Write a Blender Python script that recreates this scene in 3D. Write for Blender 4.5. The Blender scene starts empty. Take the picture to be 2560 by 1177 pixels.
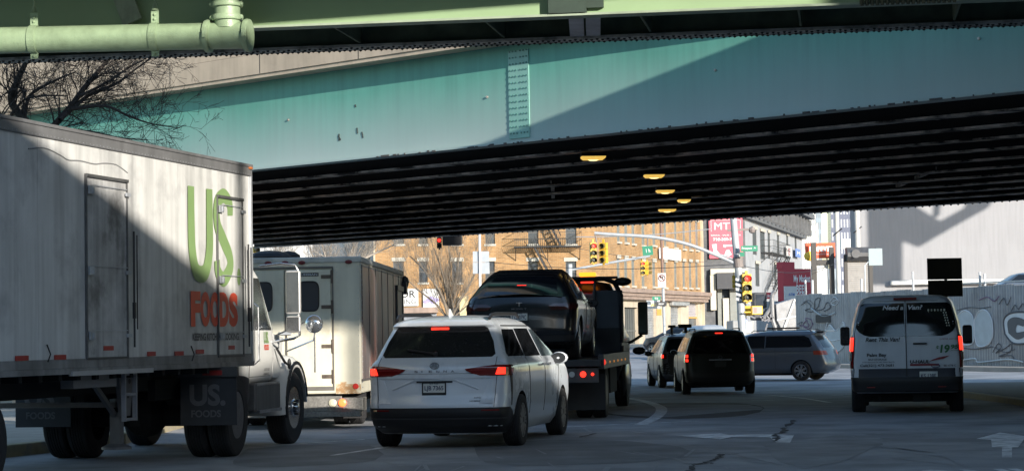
import bpy, bmesh, math, random
from mathutils import Vector, Matrix
R = math.radians
random.seed(7)
SC = bpy.context.scene
COL = SC.collection
# ---------------------------------------------------------------- camera
F, CX, CY, CAMZ = 5400.0, 1280.0, 588.5, 1.45
PITCH, ROLL = math.atan(253.5/F), 0.0165
CAMR = Matrix.Rotation(R(90)+PITCH, 3, 'X') @ Matrix.Rotation(-ROLL, 3, 'Z')
cd = bpy.data.cameras.new('camera'); cam = bpy.data.objects.new('camera', cd); COL.objects.link(cam)
cam.matrix_world = Matrix.Translation((0, 0, CAMZ)) @ CAMR.to_4x4()
cd.sensor_width = 36; cd.lens = F/2560*36; cd.clip_start = .5; cd.clip_end = 4000
SC.camera = cam
def ray(px, py): return (CAMR @ Vector((px-CX, -(py-CY), -F))).normalized()
def P(px, py, Y):
    d = ray(px, py); k = Y/d.y
    return Vector((d.x*k, Y, CAMZ+d.z*k))
def onplane(px, py, o, n):
    d = ray(px, py); c = Vector((0, 0, CAMZ)); t = (Vector(o)-c).dot(n)/d.dot(n)
    return c+d*t
def onground(px, py, z=0): return onplane(px, py, (0, 0, z), Vector((0, 0, 1)))
# ---------------------------------------------------------------- light
SUN_EL = R(14.0)
SH = Vector((.53, -.85, 0)).normalized()
SDIR = Vector((SH.x*math.cos(SUN_EL), SH.y*math.cos(SUN_EL), math.sin(SUN_EL)))
w = bpy.data.worlds.new('World'); SC.world = w; w.use_nodes = True
nt = w.node_tree; bg = nt.nodes['Background']
sk = nt.nodes.new('ShaderNodeTexSky'); sk.sky_type = 'NISHITA'; sk.sun_disc = False
sk.sun_elevation = SUN_EL; sk.sun_rotation = math.atan2(SDIR.x, SDIR.y); sk.air_density = 1.3; sk.dust_density = .6; sk.ozone_density = 3.0
nt.links.new(sk.outputs[0], bg.inputs[0]); bg.inputs[1].default_value = 0.14
sl = bpy.data.lights.new('sun', 'SUN'); sl.energy = 3.6; sl.angle = R(.32); sl.color = (1, .93, .82)
so = bpy.data.objects.new('sun', sl); COL.objects.link(so); so.rotation_euler = SDIR.to_track_quat('Z', 'Y').to_euler(); so.location = (30, -40, 30)
SC.view_settings.view_transform = 'Standard'; SC.view_settings.look = 'None'; SC.view_settings.gamma = 1; SC.view_settings.exposure = 1.2
# ---------------------------------------------------------------- materials
MATS = {}
def M(name, col, rough=.7, metal=0., ns=3., na=.15, bump=0., spec=.5, coat=0., emis=0., streak=0., col2=None, c2s=1., c2t=.55, bs=None, alpha=1.):
    if name in MATS: return MATS[name]
    m = bpy.data.materials.new(name); m.use_nodes = True; t = m.node_tree; n = t.nodes; b = n['Principled BSDF']; L = t.links.new
    b.inputs['Roughness'].default_value = rough; b.inputs['Metallic'].default_value = metal
    b.inputs['Specular IOR Level'].default_value = spec
    if coat: b.inputs['Coat Weight'].default_value = coat; b.inputs['Coat Roughness'].default_value = .08
    tc = n.new('ShaderNodeTexCoord')
    src = n.new('ShaderNodeRGB'); src.outputs[0].default_value = (*col, 1); out = src.outputs[0]
    if col2 is not None:
        a = n.new('ShaderNodeTexNoise'); a.inputs['Scale'].default_value = c2s; a.inputs['Detail'].default_value = 6; a.inputs['Roughness'].default_value = .65
        L(tc.outputs['Object'], a.inputs['Vector'])
        r = n.new('ShaderNodeMapRange'); r.inputs[1].default_value = c2t-.06; r.inputs[2].default_value = c2t+.1
        L(a.outputs['Fac'], r.inputs[0]); mx = n.new('ShaderNodeMix'); mx.data_type = 'RGBA'; mx.inputs[7].default_value = (*col2, 1)
        L(r.outputs[0], mx.inputs[0]); L(out, mx.inputs[6]); out = mx.outputs[2]
    if na or streak:
        a = n.new('ShaderNodeTexNoise'); a.inputs['Scale'].default_value = ns; a.inputs['Detail'].default_value = 7; a.inputs['Roughness'].default_value = .6
        L(tc.outputs['Object'], a.inputs['Vector'])
        r = n.new('ShaderNodeMapRange'); r.inputs[1].default_value = .3; r.inputs[2].default_value = .7; r.inputs[3].default_value = 1-na; r.inputs[4].default_value = 1+na*.6
        L(a.outputs['Fac'], r.inputs[0]); f = r.outputs[0]
        if streak:
            mp = n.new('ShaderNodeMapping'); mp.inputs['Scale'].default_value = (5, 5, .35); L(tc.outputs['Object'], mp.inputs['Vector'])
            s = n.new('ShaderNodeTexNoise'); s.inputs['Scale'].default_value = 1.4; s.inputs['Detail'].default_value = 5; L(mp.outputs[0], s.inputs['Vector'])
            q = n.new('ShaderNodeMapRange'); q.inputs[1].default_value = .4; q.inputs[2].default_value = .72; q.inputs[3].default_value = 1; q.inputs[4].default_value = 1-streak
            L(s.outputs['Fac'], q.inputs[0]); mu = n.new('ShaderNodeMath'); mu.operation = 'MULTIPLY'; L(f, mu.inputs[0]); L(q.outputs[0], mu.inputs[1]); f = mu.outputs[0]
        v = n.new('ShaderNodeVectorMath'); v.operation = 'SCALE'; L(out, v.inputs[0]); L(f, v.inputs['Scale']); out = v.outputs[0]
    L(out, b.inputs['Base Color'])
    if na:
        rr = n.new('ShaderNodeMapRange'); rr.inputs[3].default_value = max(0, rough-.08); rr.inputs[4].default_value = min(1, rough+.1)
        L(a.outputs['Fac'], rr.inputs[0]); L(rr.outputs[0], b.inputs['Roughness'])
    if bump:
        a2 = n.new('ShaderNodeTexNoise'); a2.inputs['Scale'].default_value = bs or ns*6; a2.inputs['Detail'].default_value = 5; L(tc.outputs['Object'], a2.inputs['Vector'])
        bp = n.new('ShaderNodeBump'); bp.inputs['Strength'].default_value = bump; bp.inputs['Distance'].default_value = .02
        L(a2.outputs['Fac'], bp.inputs['Height']); L(bp.outputs[0], b.inputs['Normal'])
    if emis:
        b.inputs['Emission Color'].default_value = (*col, 1); b.inputs['Emission Strength'].default_value = emis
    MATS[name] = m; return m
def brick_mat(name, c1, c2, mortar, scale=1., bw=.22, bh=.075):
    """brick courses: u = x+y (walls run along either), v = z"""
    m = bpy.data.materials.new(name); m.use_nodes = True; t = m.node_tree; n = t.nodes; b = n['Principled BSDF']; L = t.links.new
    tc = n.new('ShaderNodeTexCoord'); s = n.new('ShaderNodeSeparateXYZ'); L(tc.outputs['Object'], s.inputs[0])
    ad = n.new('ShaderNodeMath'); L(s.outputs[0], ad.inputs[0]); L(s.outputs[1], ad.inputs[1])
    c = n.new('ShaderNodeCombineXYZ'); L(ad.outputs[0], c.inputs[0]); L(s.outputs[2], c.inputs[1])
    k = n.new('ShaderNodeTexBrick'); k.inputs['Scale'].default_value = 1; k.inputs['Brick Width'].default_value = bw*scale; k.inputs['Row Height'].default_value = bh*scale
    k.inputs['Mortar Size'].default_value = .008*scale; k.inputs['Color1'].default_value = (*c1, 1); k.inputs['Color2'].default_value = (*c2, 1); k.inputs['Mortar'].default_value = (*mortar, 1)
    L(c.outputs[0], k.inputs['Vector'])
    a = n.new('ShaderNodeTexNoise'); a.inputs['Scale'].default_value = .8; a.inputs['Detail'].default_value = 8; a.inputs['Roughness'].default_value = .7; L(tc.outputs['Object'], a.inputs['Vector'])
    r = n.new('ShaderNodeMapRange'); r.inputs[1].default_value = .3; r.inputs[2].default_value = .7; r.inputs[3].default_value = .62; r.inputs[4].default_value = 1.22; L(a.outputs['Fac'], r.inputs[0])
    v = n.new('ShaderNodeVectorMath'); v.operation = 'SCALE'; L(k.outputs['Color'], v.inputs[0]); L(r.outputs[0], v.inputs['Scale']); L(v.outputs[0], b.inputs['Base Color'])
    b.inputs['Roughness'].default_value = .9
    bp = n.new('ShaderNodeBump'); bp.inputs['Strength'].default_value = .4; bp.inputs['Distance'].default_value = .01; L(k.outputs['Fac'], bp.inputs['Height']); bp.invert = True; L(bp.outputs[0], b.inputs['Normal'])
    MATS[name] = m; return m
# ---------------------------------------------------------------- mesh builder
class MB:
    def __init__(s): s.v = []; s.f = []; s.mi = []; s.m = 0
    def add(s, vs, fs):
        o = len(s.v); s.v += [tuple(v) for v in vs]
        for f in fs: s.f.append([i+o for i in f]); s.mi.append(s.m)
        return s
    def box(s, x0, x1, y0, y1, z0, z1, T=None):
        vs = [Vector((x, y, z)) for z in (z0, z1) for y in (y0, y1) for x in (x0, x1)]
        if T is not None: vs = [T @ v for v in vs]
        return s.add(vs, [(0, 2, 3, 1), (4, 5, 7, 6), (0, 1, 5, 4), (2, 6, 7, 3), (0, 4, 6, 2), (1, 3, 7, 5)])
    def beam(s, p, q, w, h=None, up=(0, 0, 1)):
        p = Vector(p); q = Vector(q); h = h or w; d = (q-p).normalized(); u = Vector(up)
        a = d.cross(u)
        if a.length < 1e-3: a = d.cross(Vector((1, 0, 0)))
        a.normalize(); b = a.cross(d).normalized(); a = a*w/2; b = b*h/2
        return s.add([p-a-b, p+a-b, p+a+b, p-a+b, q-a-b, q+a-b, q+a+b, q-a+b], [(0, 1, 2, 3), (7, 6, 5, 4), (0, 4, 5, 1), (1, 5, 6, 2), (2, 6, 7, 3), (3, 7, 4, 0)])
    def tube(s, pts, rs, n=8, cap=True):
        pts = [Vector(p) for p in pts]
        if not isinstance(rs, (list, tuple)): rs = [rs]*len(pts)
        o = len(s.v); a = None; vs = []; fs = []
        for i, p in enumerate(pts):
            d = (pts[min(i+1, len(pts)-1)]-pts[max(i-1, 0)]).normalized()
            if a is None:
                a = d.cross(Vector((0, 0, 1)))
                if a.length < .05: a = d.cross(Vector((0, 1, 0)))
            a = (a-d*a.dot(d)).normalized(); b = d.cross(a)
            for k in range(n):
                t = 2*math.pi*k/n; vs.append(p+a*(rs[i]*math.cos(t))+b*(rs[i]*math.sin(t)))
        for i in range(len(pts)-1):
            for k in range(n): fs.append((i*n+k, i*n+(k+1) % n, (i+1)*n+(k+1) % n, (i+1)*n+k))
        if cap: fs.append(tuple(range(n-1, -1, -1))); fs.append(tuple(range((len(pts)-1)*n, len(pts)*n)))
        return s.add(vs, fs)
    def cyl(s, p, q, r, n=12): return s.tube([p, q], r, n)
    def lathe(s, prof, o=(0, 0, 0), ax=(0, 0, 1), n=24, closed=False):
        """prof: (radius, height along axis)"""
        ax = Vector(ax).normalized(); a = ax.orthogonal().normalized(); b = ax.cross(a); o = Vector(o); vs = []; fs = []
        for r, h in prof:
            for k in range(n):
                t = 2*math.pi*k/n; vs.append(o+ax*h+a*(r*math.cos(t))+b*(r*math.sin(t)))
        m = len(prof)
        for i in range(m-1 if not closed else m):
            j = (i+1) % m
            for k in range(n): fs.append((i*n+k, i*n+(k+1) % n, j*n+(k+1) % n, j*n+k))
        if not closed:
            fs.append(tuple(range(n-1, -1, -1))); fs.append(tuple(range((m-1)*n, m*n)))
        return s.add(vs, fs)
    def ball(s, c, r, n=10, sx=1, sy=1, sz=1):
        c = Vector(c); vs = []; fs = []; m = n//2
        for i in range(1, m):
            ph = math.pi*i/m
            for k in range(n):
                t = 2*math.pi*k/n; vs.append(c+Vector((r*sx*math.sin(ph)*math.cos(t), r*sy*math.sin(ph)*math.sin(t), r*sz*math.cos(ph))))
        T = len(vs); vs += [c+Vector((0, 0, r*sz)), c-Vector((0, 0, r*sz))]
        for i in range(m-2):
            for k in range(n): fs.append((i*n+k, (i+1)*n+k, (i+1)*n+(k+1) % n, i*n+(k+1) % n))
        for k in range(n): fs.append((T, k, (k+1) % n)); fs.append((T+1, (m-2)*n+(k+1) % n, (m-2)*n+k))
        return s.add(vs, fs)
    def prism(s, poly, a, b):
        """poly: list of 3D points, extruded by vector from offset a to offset b"""
        a = Vector(a); b = Vector(b); n = len(poly); vs = [Vector(p)+a for p in poly]+[Vector(p)+b for p in poly]
        fs = [tuple(range(n-1, -1, -1)), tuple(range(n, 2*n))]+[(i, (i+1) % n, n+(i+1) % n, n+i) for i in range(n)]
        return s.add(vs, fs)
    def build(s, name, mat, parent=None, smooth=False, bevel=0, loc=None, ang=35, fix=True):
        me = bpy.data.meshes.new(name); me.from_pydata(s.v, [], s.f)
        mats = mat if isinstance(mat, (list, tuple)) else [mat]
        for m in mats: me.materials.append(m)
        me.polygons.foreach_set('material_index', s.mi)
        if fix:
            bm = bmesh.new(); bm.from_mesh(me); bmesh.ops.recalc_face_normals(bm, faces=bm.faces); bm.to_mesh(me); bm.free()
        if smooth:
            me.polygons.foreach_set('use_smooth', [True]*len(me.polygons)); me.set_sharp_from_angle(angle=R(ang))
        me.update(); o = bpy.data.objects.new(name, me); COL.objects.link(o)
        if parent is not None: o.parent = parent
        if loc is not None: o.location = loc
        if bevel:
            b = o.modifiers.new('bevel', 'BEVEL'); b.width = bevel; b.segments = 2; b.limit_method = 'ANGLE'; b.angle_limit = R(40)
        return o
def thing(name, label, cat, loc=(0, 0, 0), rz=0, group=None):
    o = bpy.data.objects.new(name, None); COL.objects.link(o); o.location = loc; o.rotation_euler = (0, 0, rz)
    o['label'] = label; o['category'] = cat
    if group: o['group'] = group
    return o
def tag(o, label, cat, group=None):
    o['label'] = label; o['category'] = cat
    if group: o['group'] = group
    return o
def struct(o, kind='structure'): o['kind'] = kind; return o
# text fitted in a box: o = bottom-left, r / u = unit vectors; returns (verts, faces) in 3D
def text_geo(s, bold=.0, shear=0.):
    c = bpy.data.curves.new('t', 'FONT'); c.body = s; c.offset = bold; c.shear = shear; c.resolution_u = 4
    o = bpy.data.objects.new('t', c); me = bpy.data.meshes.new_from_object(o)
    vs = [(v.co.x, v.co.y) for v in me.vertices]; fs = [tuple(p.vertices) for p in me.polygons]
    bpy.data.objects.remove(o); bpy.data.curves.remove(c); bpy.data.meshes.remove(me)
    x0 = min(v[0] for v in vs); x1 = max(v[0] for v in vs); y0 = min(v[1] for v in vs); y1 = max(v[1] for v in vs)
    return [((x-x0)/(x1-x0), (y-y0)/(y1-y0)) for x, y in vs], fs
def text(mb, s, o, r, u, wd, ht, bold=0., shear=0., fn=None):
    vs, fs = text_geo(s, bold, shear); o = Vector(o); r = Vector(r); u = Vector(u)
    pts = [o+r*(a*wd)+u*(b*ht) for a, b in vs]
    if fn: pts = [fn(p) for p in pts]
    return mb.add(pts, fs)
X, Y, Z = Vector((1, 0, 0)), Vector((0, 1, 0)), Vector((0, 0, 1))
# ---------------------------------------------------------------- shared materials
def red(e=6): return M('lit_red_lens', (1, .045, .02), .3, emis=e, na=0)
m_black = M('black_plastic', (.012, .012, .014), .5, na=.2, ns=8)
m_tyre = M('tyre_rubber', (.022, .022, .024), .85, na=.35, ns=6, bump=.3)
m_glass = M('dark_glass', (.008, .009, .011), .06, spec=.8, na=0)
m_glass2 = M('dusty_glass', (.02, .022, .025), .16, spec=.7, na=.3, ns=9)
m_chrome = M('chrome', (.6, .61, .63), .22, 1, na=.1, ns=9)
m_alu = M('brushed_aluminium', (.42, .43, .45), .38, .9, na=.25, ns=6)
m_galv = M('galvanised_steel', (.45, .47, .5), .5, .5, na=.25, ns=3)
m_under = M('grimy_underbody', (.012, .012, .013), .9, na=.4, ns=5)
m_redlens = M('dark_red_lens', (.16, .008, .008), .15, coat=1, na=.1)
m_redlit = M('lit_brake_lens', (1, .03, .015), .3, emis=1.1, na=0)
m_refl = M('red_reflector', (.35, .03, .025), .4, na=.1)
m_amber = M('amber_lens', (1, .42, .03), .3, emis=1.2, na=0)
m_plate = M('plate_white', (.62, .63, .6), .5, na=.1, ns=20)
m_ink = M('plate_ink', (.02, .03, .09), .6, na=0)
m_wlens = M('clear_lens', (.45, .45, .43), .2, na=.1)
# ================================================================ ground
def grd(y):
    T = ((-1e9, 0), (42, 0), (60, -.2), (84, -.2), (150, .72), (1e9, .72))
    for a, b in zip(T, T[1:]):
        if y <= b[0]: return a[1]+(b[1]-a[1])*(y-a[0])/(b[0]-a[0])
m_asph = M('worn_asphalt', (.32, .325, .34), .82, ns=.8, na=.32, bump=.6, bs=30, col2=(.215, .22, .23), c2s=.3, c2t=.5)
m_mark = M('worn_road_paint', (.78, .78, .78), .8, ns=5, na=.3, col2=(.45, .455, .47), c2s=3.5, c2t=.5)
m_tar = M('tar_crack', (.045, .045, .05), .8, na=.3)
m_conc = M('sidewalk_concrete', (.33, .31, .28), .9, ns=1.5, na=.25, bump=.3)
m_kerb = M('weathered_kerb', (.36, .31, .2), .85, ns=4, na=.3, col2=(.2, .19, .17), c2s=4)
mb = MB(); ys = [-120, -40, 0, 20, 42, 60, 84, 150, 200, 300, 600, 1500]; xs = [-700, -60, -20, 0, 20, 60, 700]
for y in ys:
    for x in xs: mb.v.append((x, y, grd(y)))
for j in range(len(ys)-1):
    for i in range(len(xs)-1):
        a = j*len(xs)+i; mb.f.append([a, a+1, a+len(xs)+1, a+len(xs)]); mb.mi.append(0)
struct(mb.build('road', m_asph, fix=False))
def strip(mb, pts, wd, z=.005, jag=0):
    """flat ribbon on the road through ground points"""
    pts = [Vector((p[0], p[1], 0)) for p in pts]; n = len(pts); o = len(mb.v)
    for i, p in enumerate(pts):
        d = (pts[min(i+1, n-1)]-pts[max(0, i-1)]).normalized(); s = Vector((d.y, -d.x, 0)); k = wd*(1+random.uniform(-jag, jag))/2 if not isinstance(wd, list) else wd[i]/2
        for q in (p-s*k, p+s*k): mb.v.append((q.x, q.y, z+grd(q.y)))
    for i in range(n-1): mb.f.append([o+2*i, o+2*i+1, o+2*i+3, o+2*i+2]); mb.mi.append(0)
def smooth_pts(pts, k=6):
    out = []; n = len(pts)
    for i in range(n-1):
        p0, p1, p2, p3 = pts[max(0, i-1)], pts[i], pts[i+1], pts[min(n-1, i+2)]
        for j in range(k):
            t = j/k; out.append(p1*1.0 if t == 0 else .5*((2*p1)+(p2-p0)*t+(2*p0-5*p1+4*p2-p3)*t*t+(3*p1-p0-3*p2+p3)*t**3))
    out.append(pts[-1]); return out
gl = lambda L: [onground(a, b) for a, b in L]
mb = MB()
strip(mb, smooth_pts(gl([(1566, 980), (1610, 992), (1645, 1010), (1654, 1025), (1640, 1042), (1600, 1062)])), .22)
strip(mb, gl([(1385, 1068), (1560, 1060), (1745, 1052)]), .14, jag=.3)
strip(mb, smooth_pts(gl([(1925, 973), (2000, 983), (2075, 1001)])), .13)
strip(mb, gl([(1905, 976), (2108, 974)]), .2)
for L in ([(830, 1138), (1000, 1112)], [(1880, 990), (1935, 992)], [(700, 1112), (910, 1098)]): strip(mb, gl(L), .1, jag=.5)
# left and through arrows and the lettering in the near lane
def poly(mb, L, z=.006): mb.add([onground(a, b, z) for a, b in L], [tuple(range(len(L)))])
poly(mb, [(1690, 1088), (1800, 1082), (1825, 1086), (1930, 1084), (1985, 1086), (1975, 1106), (1940, 1104), (1925, 1092), (1830, 1091), (1800, 1097)])
poly(mb, [(2440, 1096), (2500, 1080), (2600, 1094), (2560, 1097), (2545, 1117), (2480, 1117), (2478, 1098)])
poly(mb, [(2505, 1117), (2530, 1117), (2530, 1142), (2505, 1142)])
text(mb, 'ONLY', onground(2378, 1212, .006), (1, 0, 0), (0, 1, 0), 1.75, 2.3, .03)
struct(mb.build('road_markings', m_mark))
for nm, pl, cc in (('road_patch', [(1180, 1112), (1420, 1098), (1700, 1115), (1640, 1150), (1250, 1160)], (.19, .195, .205)), ('road_patch', [(1500, 1000), (1840, 1000), (1900, 1030), (1700, 1046), (1480, 1030)], (.07, .072, .078)), ('road_patch', [(1900, 1110), (2150, 1085), (2200, 1110), (2010, 1170)], (.27, .275, .285)), ('road_patch', [(620, 1120), (900, 1108), (930, 1150), (600, 1165)], (.20, .205, .215))):
    mb = MB(); base = [onground(a, b, .0) for a, b in pl]; pp_ = smooth_pts([Vector(p) for p in base+[base[0]]], 6)[:-1]; pp_ = [Vector((p.x+random.uniform(-.04, .04), p.y+random.uniform(-.12, .12), .0035+grd(p.y))) for p in pp_]
    mb.add(pp_, [tuple(range(len(pp_)))]); struct(mb.build(nm, M('patch_'+str(len(MATS)), cc, .85, ns=1.2, na=.35, bump=.4, bs=40)))
mb = MB()   # pale tyre-polished streaks and dusty drips
for i in range(60):
    a = onground(random.uniform(900, 2500), random.uniform(1065, 1200)); ln = random.uniform(.4, 2.2); h_ = random.uniform(-.35, .2)
    strip(mb, [a, a+Vector((ln*h_, ln, 0))], random.uniform(.02, .06), .0045, .6)
struct(mb.build('road_scuffs', M('pale_scuff', (.30, .305, .315), .85, na=.3)))
mb = MB()
for L, wd in (([(1985, 1050), (1965, 1068), (1955, 1080), (1935, 1086), (1950, 1094), (1930, 1104)], .09), ([(1800, 1135), (1795, 1146), (1770, 1154), (1740, 1160), (1720, 1177), (1690, 1195)], .08), ([(1795, 1136), (1850, 1134)], .04), ([(1740, 1160), (1790, 1158)], .04), ([(1450, 1094), (1500, 1080)], .06)):
    pp = []
    g = gl(L)
    for i in range(len(g)-1):
        for j in range(7): pp.append(g[i].lerp(g[i+1], j/7)+Vector((random.uniform(-.035, .035), random.uniform(-.12, .12), 0)))
    strip(mb, pp, wd*.75, .008, .8)
struct(mb.build('road_cracks', m_tar))
# sidewalks with kerbs
def slab(name, pts, h, mat):
    mb = MB(); mb.prism([(p[0], p[1], grd(p[1])-.05) for p in pts], (0, 0, 0), (0, 0, h+.05)); return struct(mb.build(name, mat, bevel=.02))
lf = [(-7.6, 25), (-5.75, 31.4), (-5.9, 62), (-40, 62), (-40, 25)]
slab('sidewalk', [(x-.2, y) for x, y in lf], .15, m_conc)
mb = MB()
for i in range(2): mb.beam((*lf[i], .06), (*lf[i+1], .06), .2, .2)
struct(mb.build('kerb', m_kerb, bevel=.02))
g0, g1 = onground(2318, 966), onground(2640, 1028)
slab('sidewalk', [(g0.x, g0.y+.3), (g1.x, g1.y+.3), (40, g1.y), (40, 62), (g0.x+1, 62)], .13, M('dark_island_paving', (.06, .06, .06), .9, na=.3, ns=1))
mb = MB(); mb.beam((g0.x, g0.y, .05+grd(g0.y)), (g1.x, g1.y, .05), .22, .2); struct(mb.build('kerb', m_kerb, bevel=.02))
slab('sidewalk', [(11.5, 95.5), (20.6, 80.4), (45, 72), (45, 90), (13, 110)], .15, m_conc)
slab('sidewalk', [(-30, 143), (7.5, 143), (24, 190), (23, 200), (-30, 160)], .15, M('pale_sidewalk', (.42, .39, .35), .9, na=.2, ns=.8))
# ================================================================ teal overpass
BO, BD, BN = Vector((7.8, 32.9, 0)), Vector((-.722, .692, 0)).normalized(), Vector((.692, .722, 0)).normalized()
def B(t, n, z): return BO+BD*t+BN*n+Z*z
def bbox(mb, t0, t1, n0, n1, z0, z1):
    vs = [B(t, n, z) for z in (z0, z1) for n in (n0, n1) for t in (t0, t1)]
    mb.add(vs, [(0, 2, 3, 1), (4, 5, 7, 6), (0, 1, 5, 4), (2, 6, 7, 3), (0, 4, 6, 2), (1, 3, 7, 5)])
T0, T1, ZB = -16, 48, 5.05
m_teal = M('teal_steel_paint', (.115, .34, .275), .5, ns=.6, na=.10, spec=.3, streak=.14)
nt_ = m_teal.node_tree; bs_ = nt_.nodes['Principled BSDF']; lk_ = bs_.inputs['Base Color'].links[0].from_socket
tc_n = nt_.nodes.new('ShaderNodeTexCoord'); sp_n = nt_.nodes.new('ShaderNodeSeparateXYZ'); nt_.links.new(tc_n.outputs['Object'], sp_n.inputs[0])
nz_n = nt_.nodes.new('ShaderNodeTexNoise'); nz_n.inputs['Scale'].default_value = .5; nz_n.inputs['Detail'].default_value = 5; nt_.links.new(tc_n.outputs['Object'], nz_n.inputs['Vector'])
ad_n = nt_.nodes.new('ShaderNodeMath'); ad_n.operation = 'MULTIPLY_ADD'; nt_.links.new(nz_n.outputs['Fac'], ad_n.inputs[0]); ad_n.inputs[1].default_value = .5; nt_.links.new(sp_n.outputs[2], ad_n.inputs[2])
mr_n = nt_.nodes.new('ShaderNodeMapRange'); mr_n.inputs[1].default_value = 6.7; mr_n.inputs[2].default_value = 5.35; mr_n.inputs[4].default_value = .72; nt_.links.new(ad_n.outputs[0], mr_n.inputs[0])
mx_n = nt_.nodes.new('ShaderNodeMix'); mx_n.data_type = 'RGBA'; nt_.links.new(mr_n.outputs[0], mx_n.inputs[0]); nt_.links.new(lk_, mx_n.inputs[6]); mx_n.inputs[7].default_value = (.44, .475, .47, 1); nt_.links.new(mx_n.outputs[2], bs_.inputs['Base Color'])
m_tealb = M('teal_bolts', (.07, .19, .165), .5, na=.15, ns=10)
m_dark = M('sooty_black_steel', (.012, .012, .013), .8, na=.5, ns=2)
m_flange = M('rusty_bounce_lit_flange', (.78, .70, .62), .75, ns=2.2, na=.5, col2=(.03, .028, .027), c2s=1.3, c2t=.5)  # pale base colour stands in for light bounced onto the flanges
m_dconc = M('overpass_concrete', (.50, .40, .30), .9, ns=1.2, na=.14, bump=.25, streak=.14)
br = thing('steel_overpass', 'wide teal steel girder overpass with beige concrete parapet crossing above the traffic', 'bridge')
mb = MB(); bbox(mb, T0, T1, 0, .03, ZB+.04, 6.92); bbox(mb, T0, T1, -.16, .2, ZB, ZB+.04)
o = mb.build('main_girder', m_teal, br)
# bolted splice plate found where the photograph shows it
tp = onplane(1299, 260, B(0, 0, 0), BN); ts = (tp-BO).dot(BD)
mb = MB(); bbox(mb, ts-.26, ts+.26, -.022, -.001, ZB+.1, 6.8); o = mb.build('splice_plate', M('splice_teal', (.20, .40, .345), .5, na=.12), br)
mb = MB()
for i in (-.215, -.135, -.055, .055, .135, .215):
    for k in range(14):
        p = B(ts+i, -.022, ZB+.2+k*.118); mb.cyl(p, p-BN*.014, .017, 8)
mb.build('bolt', m_tealb, o)['kind'] = 'stuff'
mb = MB()
for q in ((722, 300), (1219, 243), (1789, 176), (2448, 97)):
    p = onplane(*q, B(0, 0, 0), BN); mb.cyl(p, p-BN*.03, .022, 8)
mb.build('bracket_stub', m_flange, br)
mb = MB()
for q in ((848, 335, 848, 352), (893, 320, 894, 334), (905, 330, 908, 345), (888, 262, 890, 268), (846, 340, 852, 350)):
    a = onplane(q[0], q[1], B(0, -.002, 0), BN); b = onplane(q[2], q[3], B(0, -.002, 0), BN); mb.beam(a, b, .02, .03)
mb.build('paint_scrape', M('bare_rust', (.05, .06, .055), .9, na=.2), br)
mb = MB()   # crumbling dirt on the bottom flange edge
for i in range(90):
    t = random.uniform(-6, 15); a = random.uniform(.05, .25) if random.random() < .2 else random.uniform(.02, .07)
    bbox(mb, t, t+a, -.17-random.random()*.008, -.15, ZB-random.uniform(0, .012), ZB+random.uniform(.01, .03))
mb.build('flange_rust', M('flaking_rust', (.07, .065, .06), .95, na=.4, ns=6), br)
mb = MB(); bbox(mb, T0, T1, -.42, .3, 6.92, 7.0)
bbox(mb, T0, T1, -.45, -.1, 7.0, 7.42); bbox(mb, T0, T1, -.41, -.1, 7.43, 9.4)
mb.build('parapet', m_dconc, br)
mb = MB()
for k in range(22):
    t = T0+k*3.05; bbox(mb, t, t+.025, -.452, -.40, 7.002, 7.418); bbox(mb, t+1, t+1.02, -.415, -.39, 7.45, 9.38)
bbox(mb, T0, T1, -.43, -.12, 7.42, 7.43)
mb.build('expansion_joint', M('joint_dark', (.07, .06, .05), .9), br)
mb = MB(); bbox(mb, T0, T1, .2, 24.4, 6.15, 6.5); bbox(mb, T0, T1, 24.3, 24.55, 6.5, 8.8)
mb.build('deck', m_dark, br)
ns = [2.4+2.18*i for i in range(10)]
for n in ns+[24.35]:
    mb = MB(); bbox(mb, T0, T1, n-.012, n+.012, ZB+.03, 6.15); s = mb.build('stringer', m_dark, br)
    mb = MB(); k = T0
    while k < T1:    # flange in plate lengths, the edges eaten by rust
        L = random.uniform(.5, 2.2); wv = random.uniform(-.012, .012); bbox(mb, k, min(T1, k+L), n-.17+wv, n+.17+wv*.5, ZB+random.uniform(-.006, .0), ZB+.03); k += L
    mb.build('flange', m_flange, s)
mb = MB()
for i in range(len(ns)-1):
    for t in [-14+6.1*k+(i % 2)*.4 for k in range(10)]:
        mb.beam(B(t, ns[i]+.1, ZB+.25), B(t, ns[i+1]-.1, ZB+.25), .09, .09); mb.beam(B(t, ns[i]+.1, ZB+.3), B(t, ns[i+1]-.1, 5.95), .06, .06); mb.beam(B(t, ns[i]+.1, 5.95), B(t, ns[i+1]-.1, ZB+.3), .06, .06)
for a, b in (((0, 3), (4, 5)), ((10, 5), (14, 7)), ((18, 3), (22, 5)), ((-6, 5), (-2, 7))):
    mb.beam(B(a[0], ns[a[1]], ZB+.1), B(b[0], ns[b[1]], ZB+.1), .09, .07)
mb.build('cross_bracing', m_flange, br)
mb = MB()
for k in range(230):
    t = T0+k*.24+.1; p = B(t, 24.5, ZB-.0); mb.ball(p, .035, 6)
mb.build('rivet', m_dark, br)['kind'] = 'stuff'
for t, n in ((-14, 3), (-14, 12), (-14, 21)):
    mb = MB(); p = B(t, n, 0); mb.cyl(p, p+Z*(ZB-.02), .55, 20); mb.build('pier', m_dconc, br)
for nm_, pts_ in (('added_shade_wall', [(-10.4, 50), (-11.6, 50), (-12.6, 82), (-11.4, 82)]), ('added_shade_wall', [(16.6, 33), (17.8, 33), (17.8, 53), (16.6, 53)])):
    mb = MB(); mb.prism([(a, b, -.2) for a, b in pts_], (0, 0, 0), (0, 0, ZB+.1)); mb.build(nm_, m_dconc, br)  # walls added out of view to keep sky light from under the deck
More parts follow.
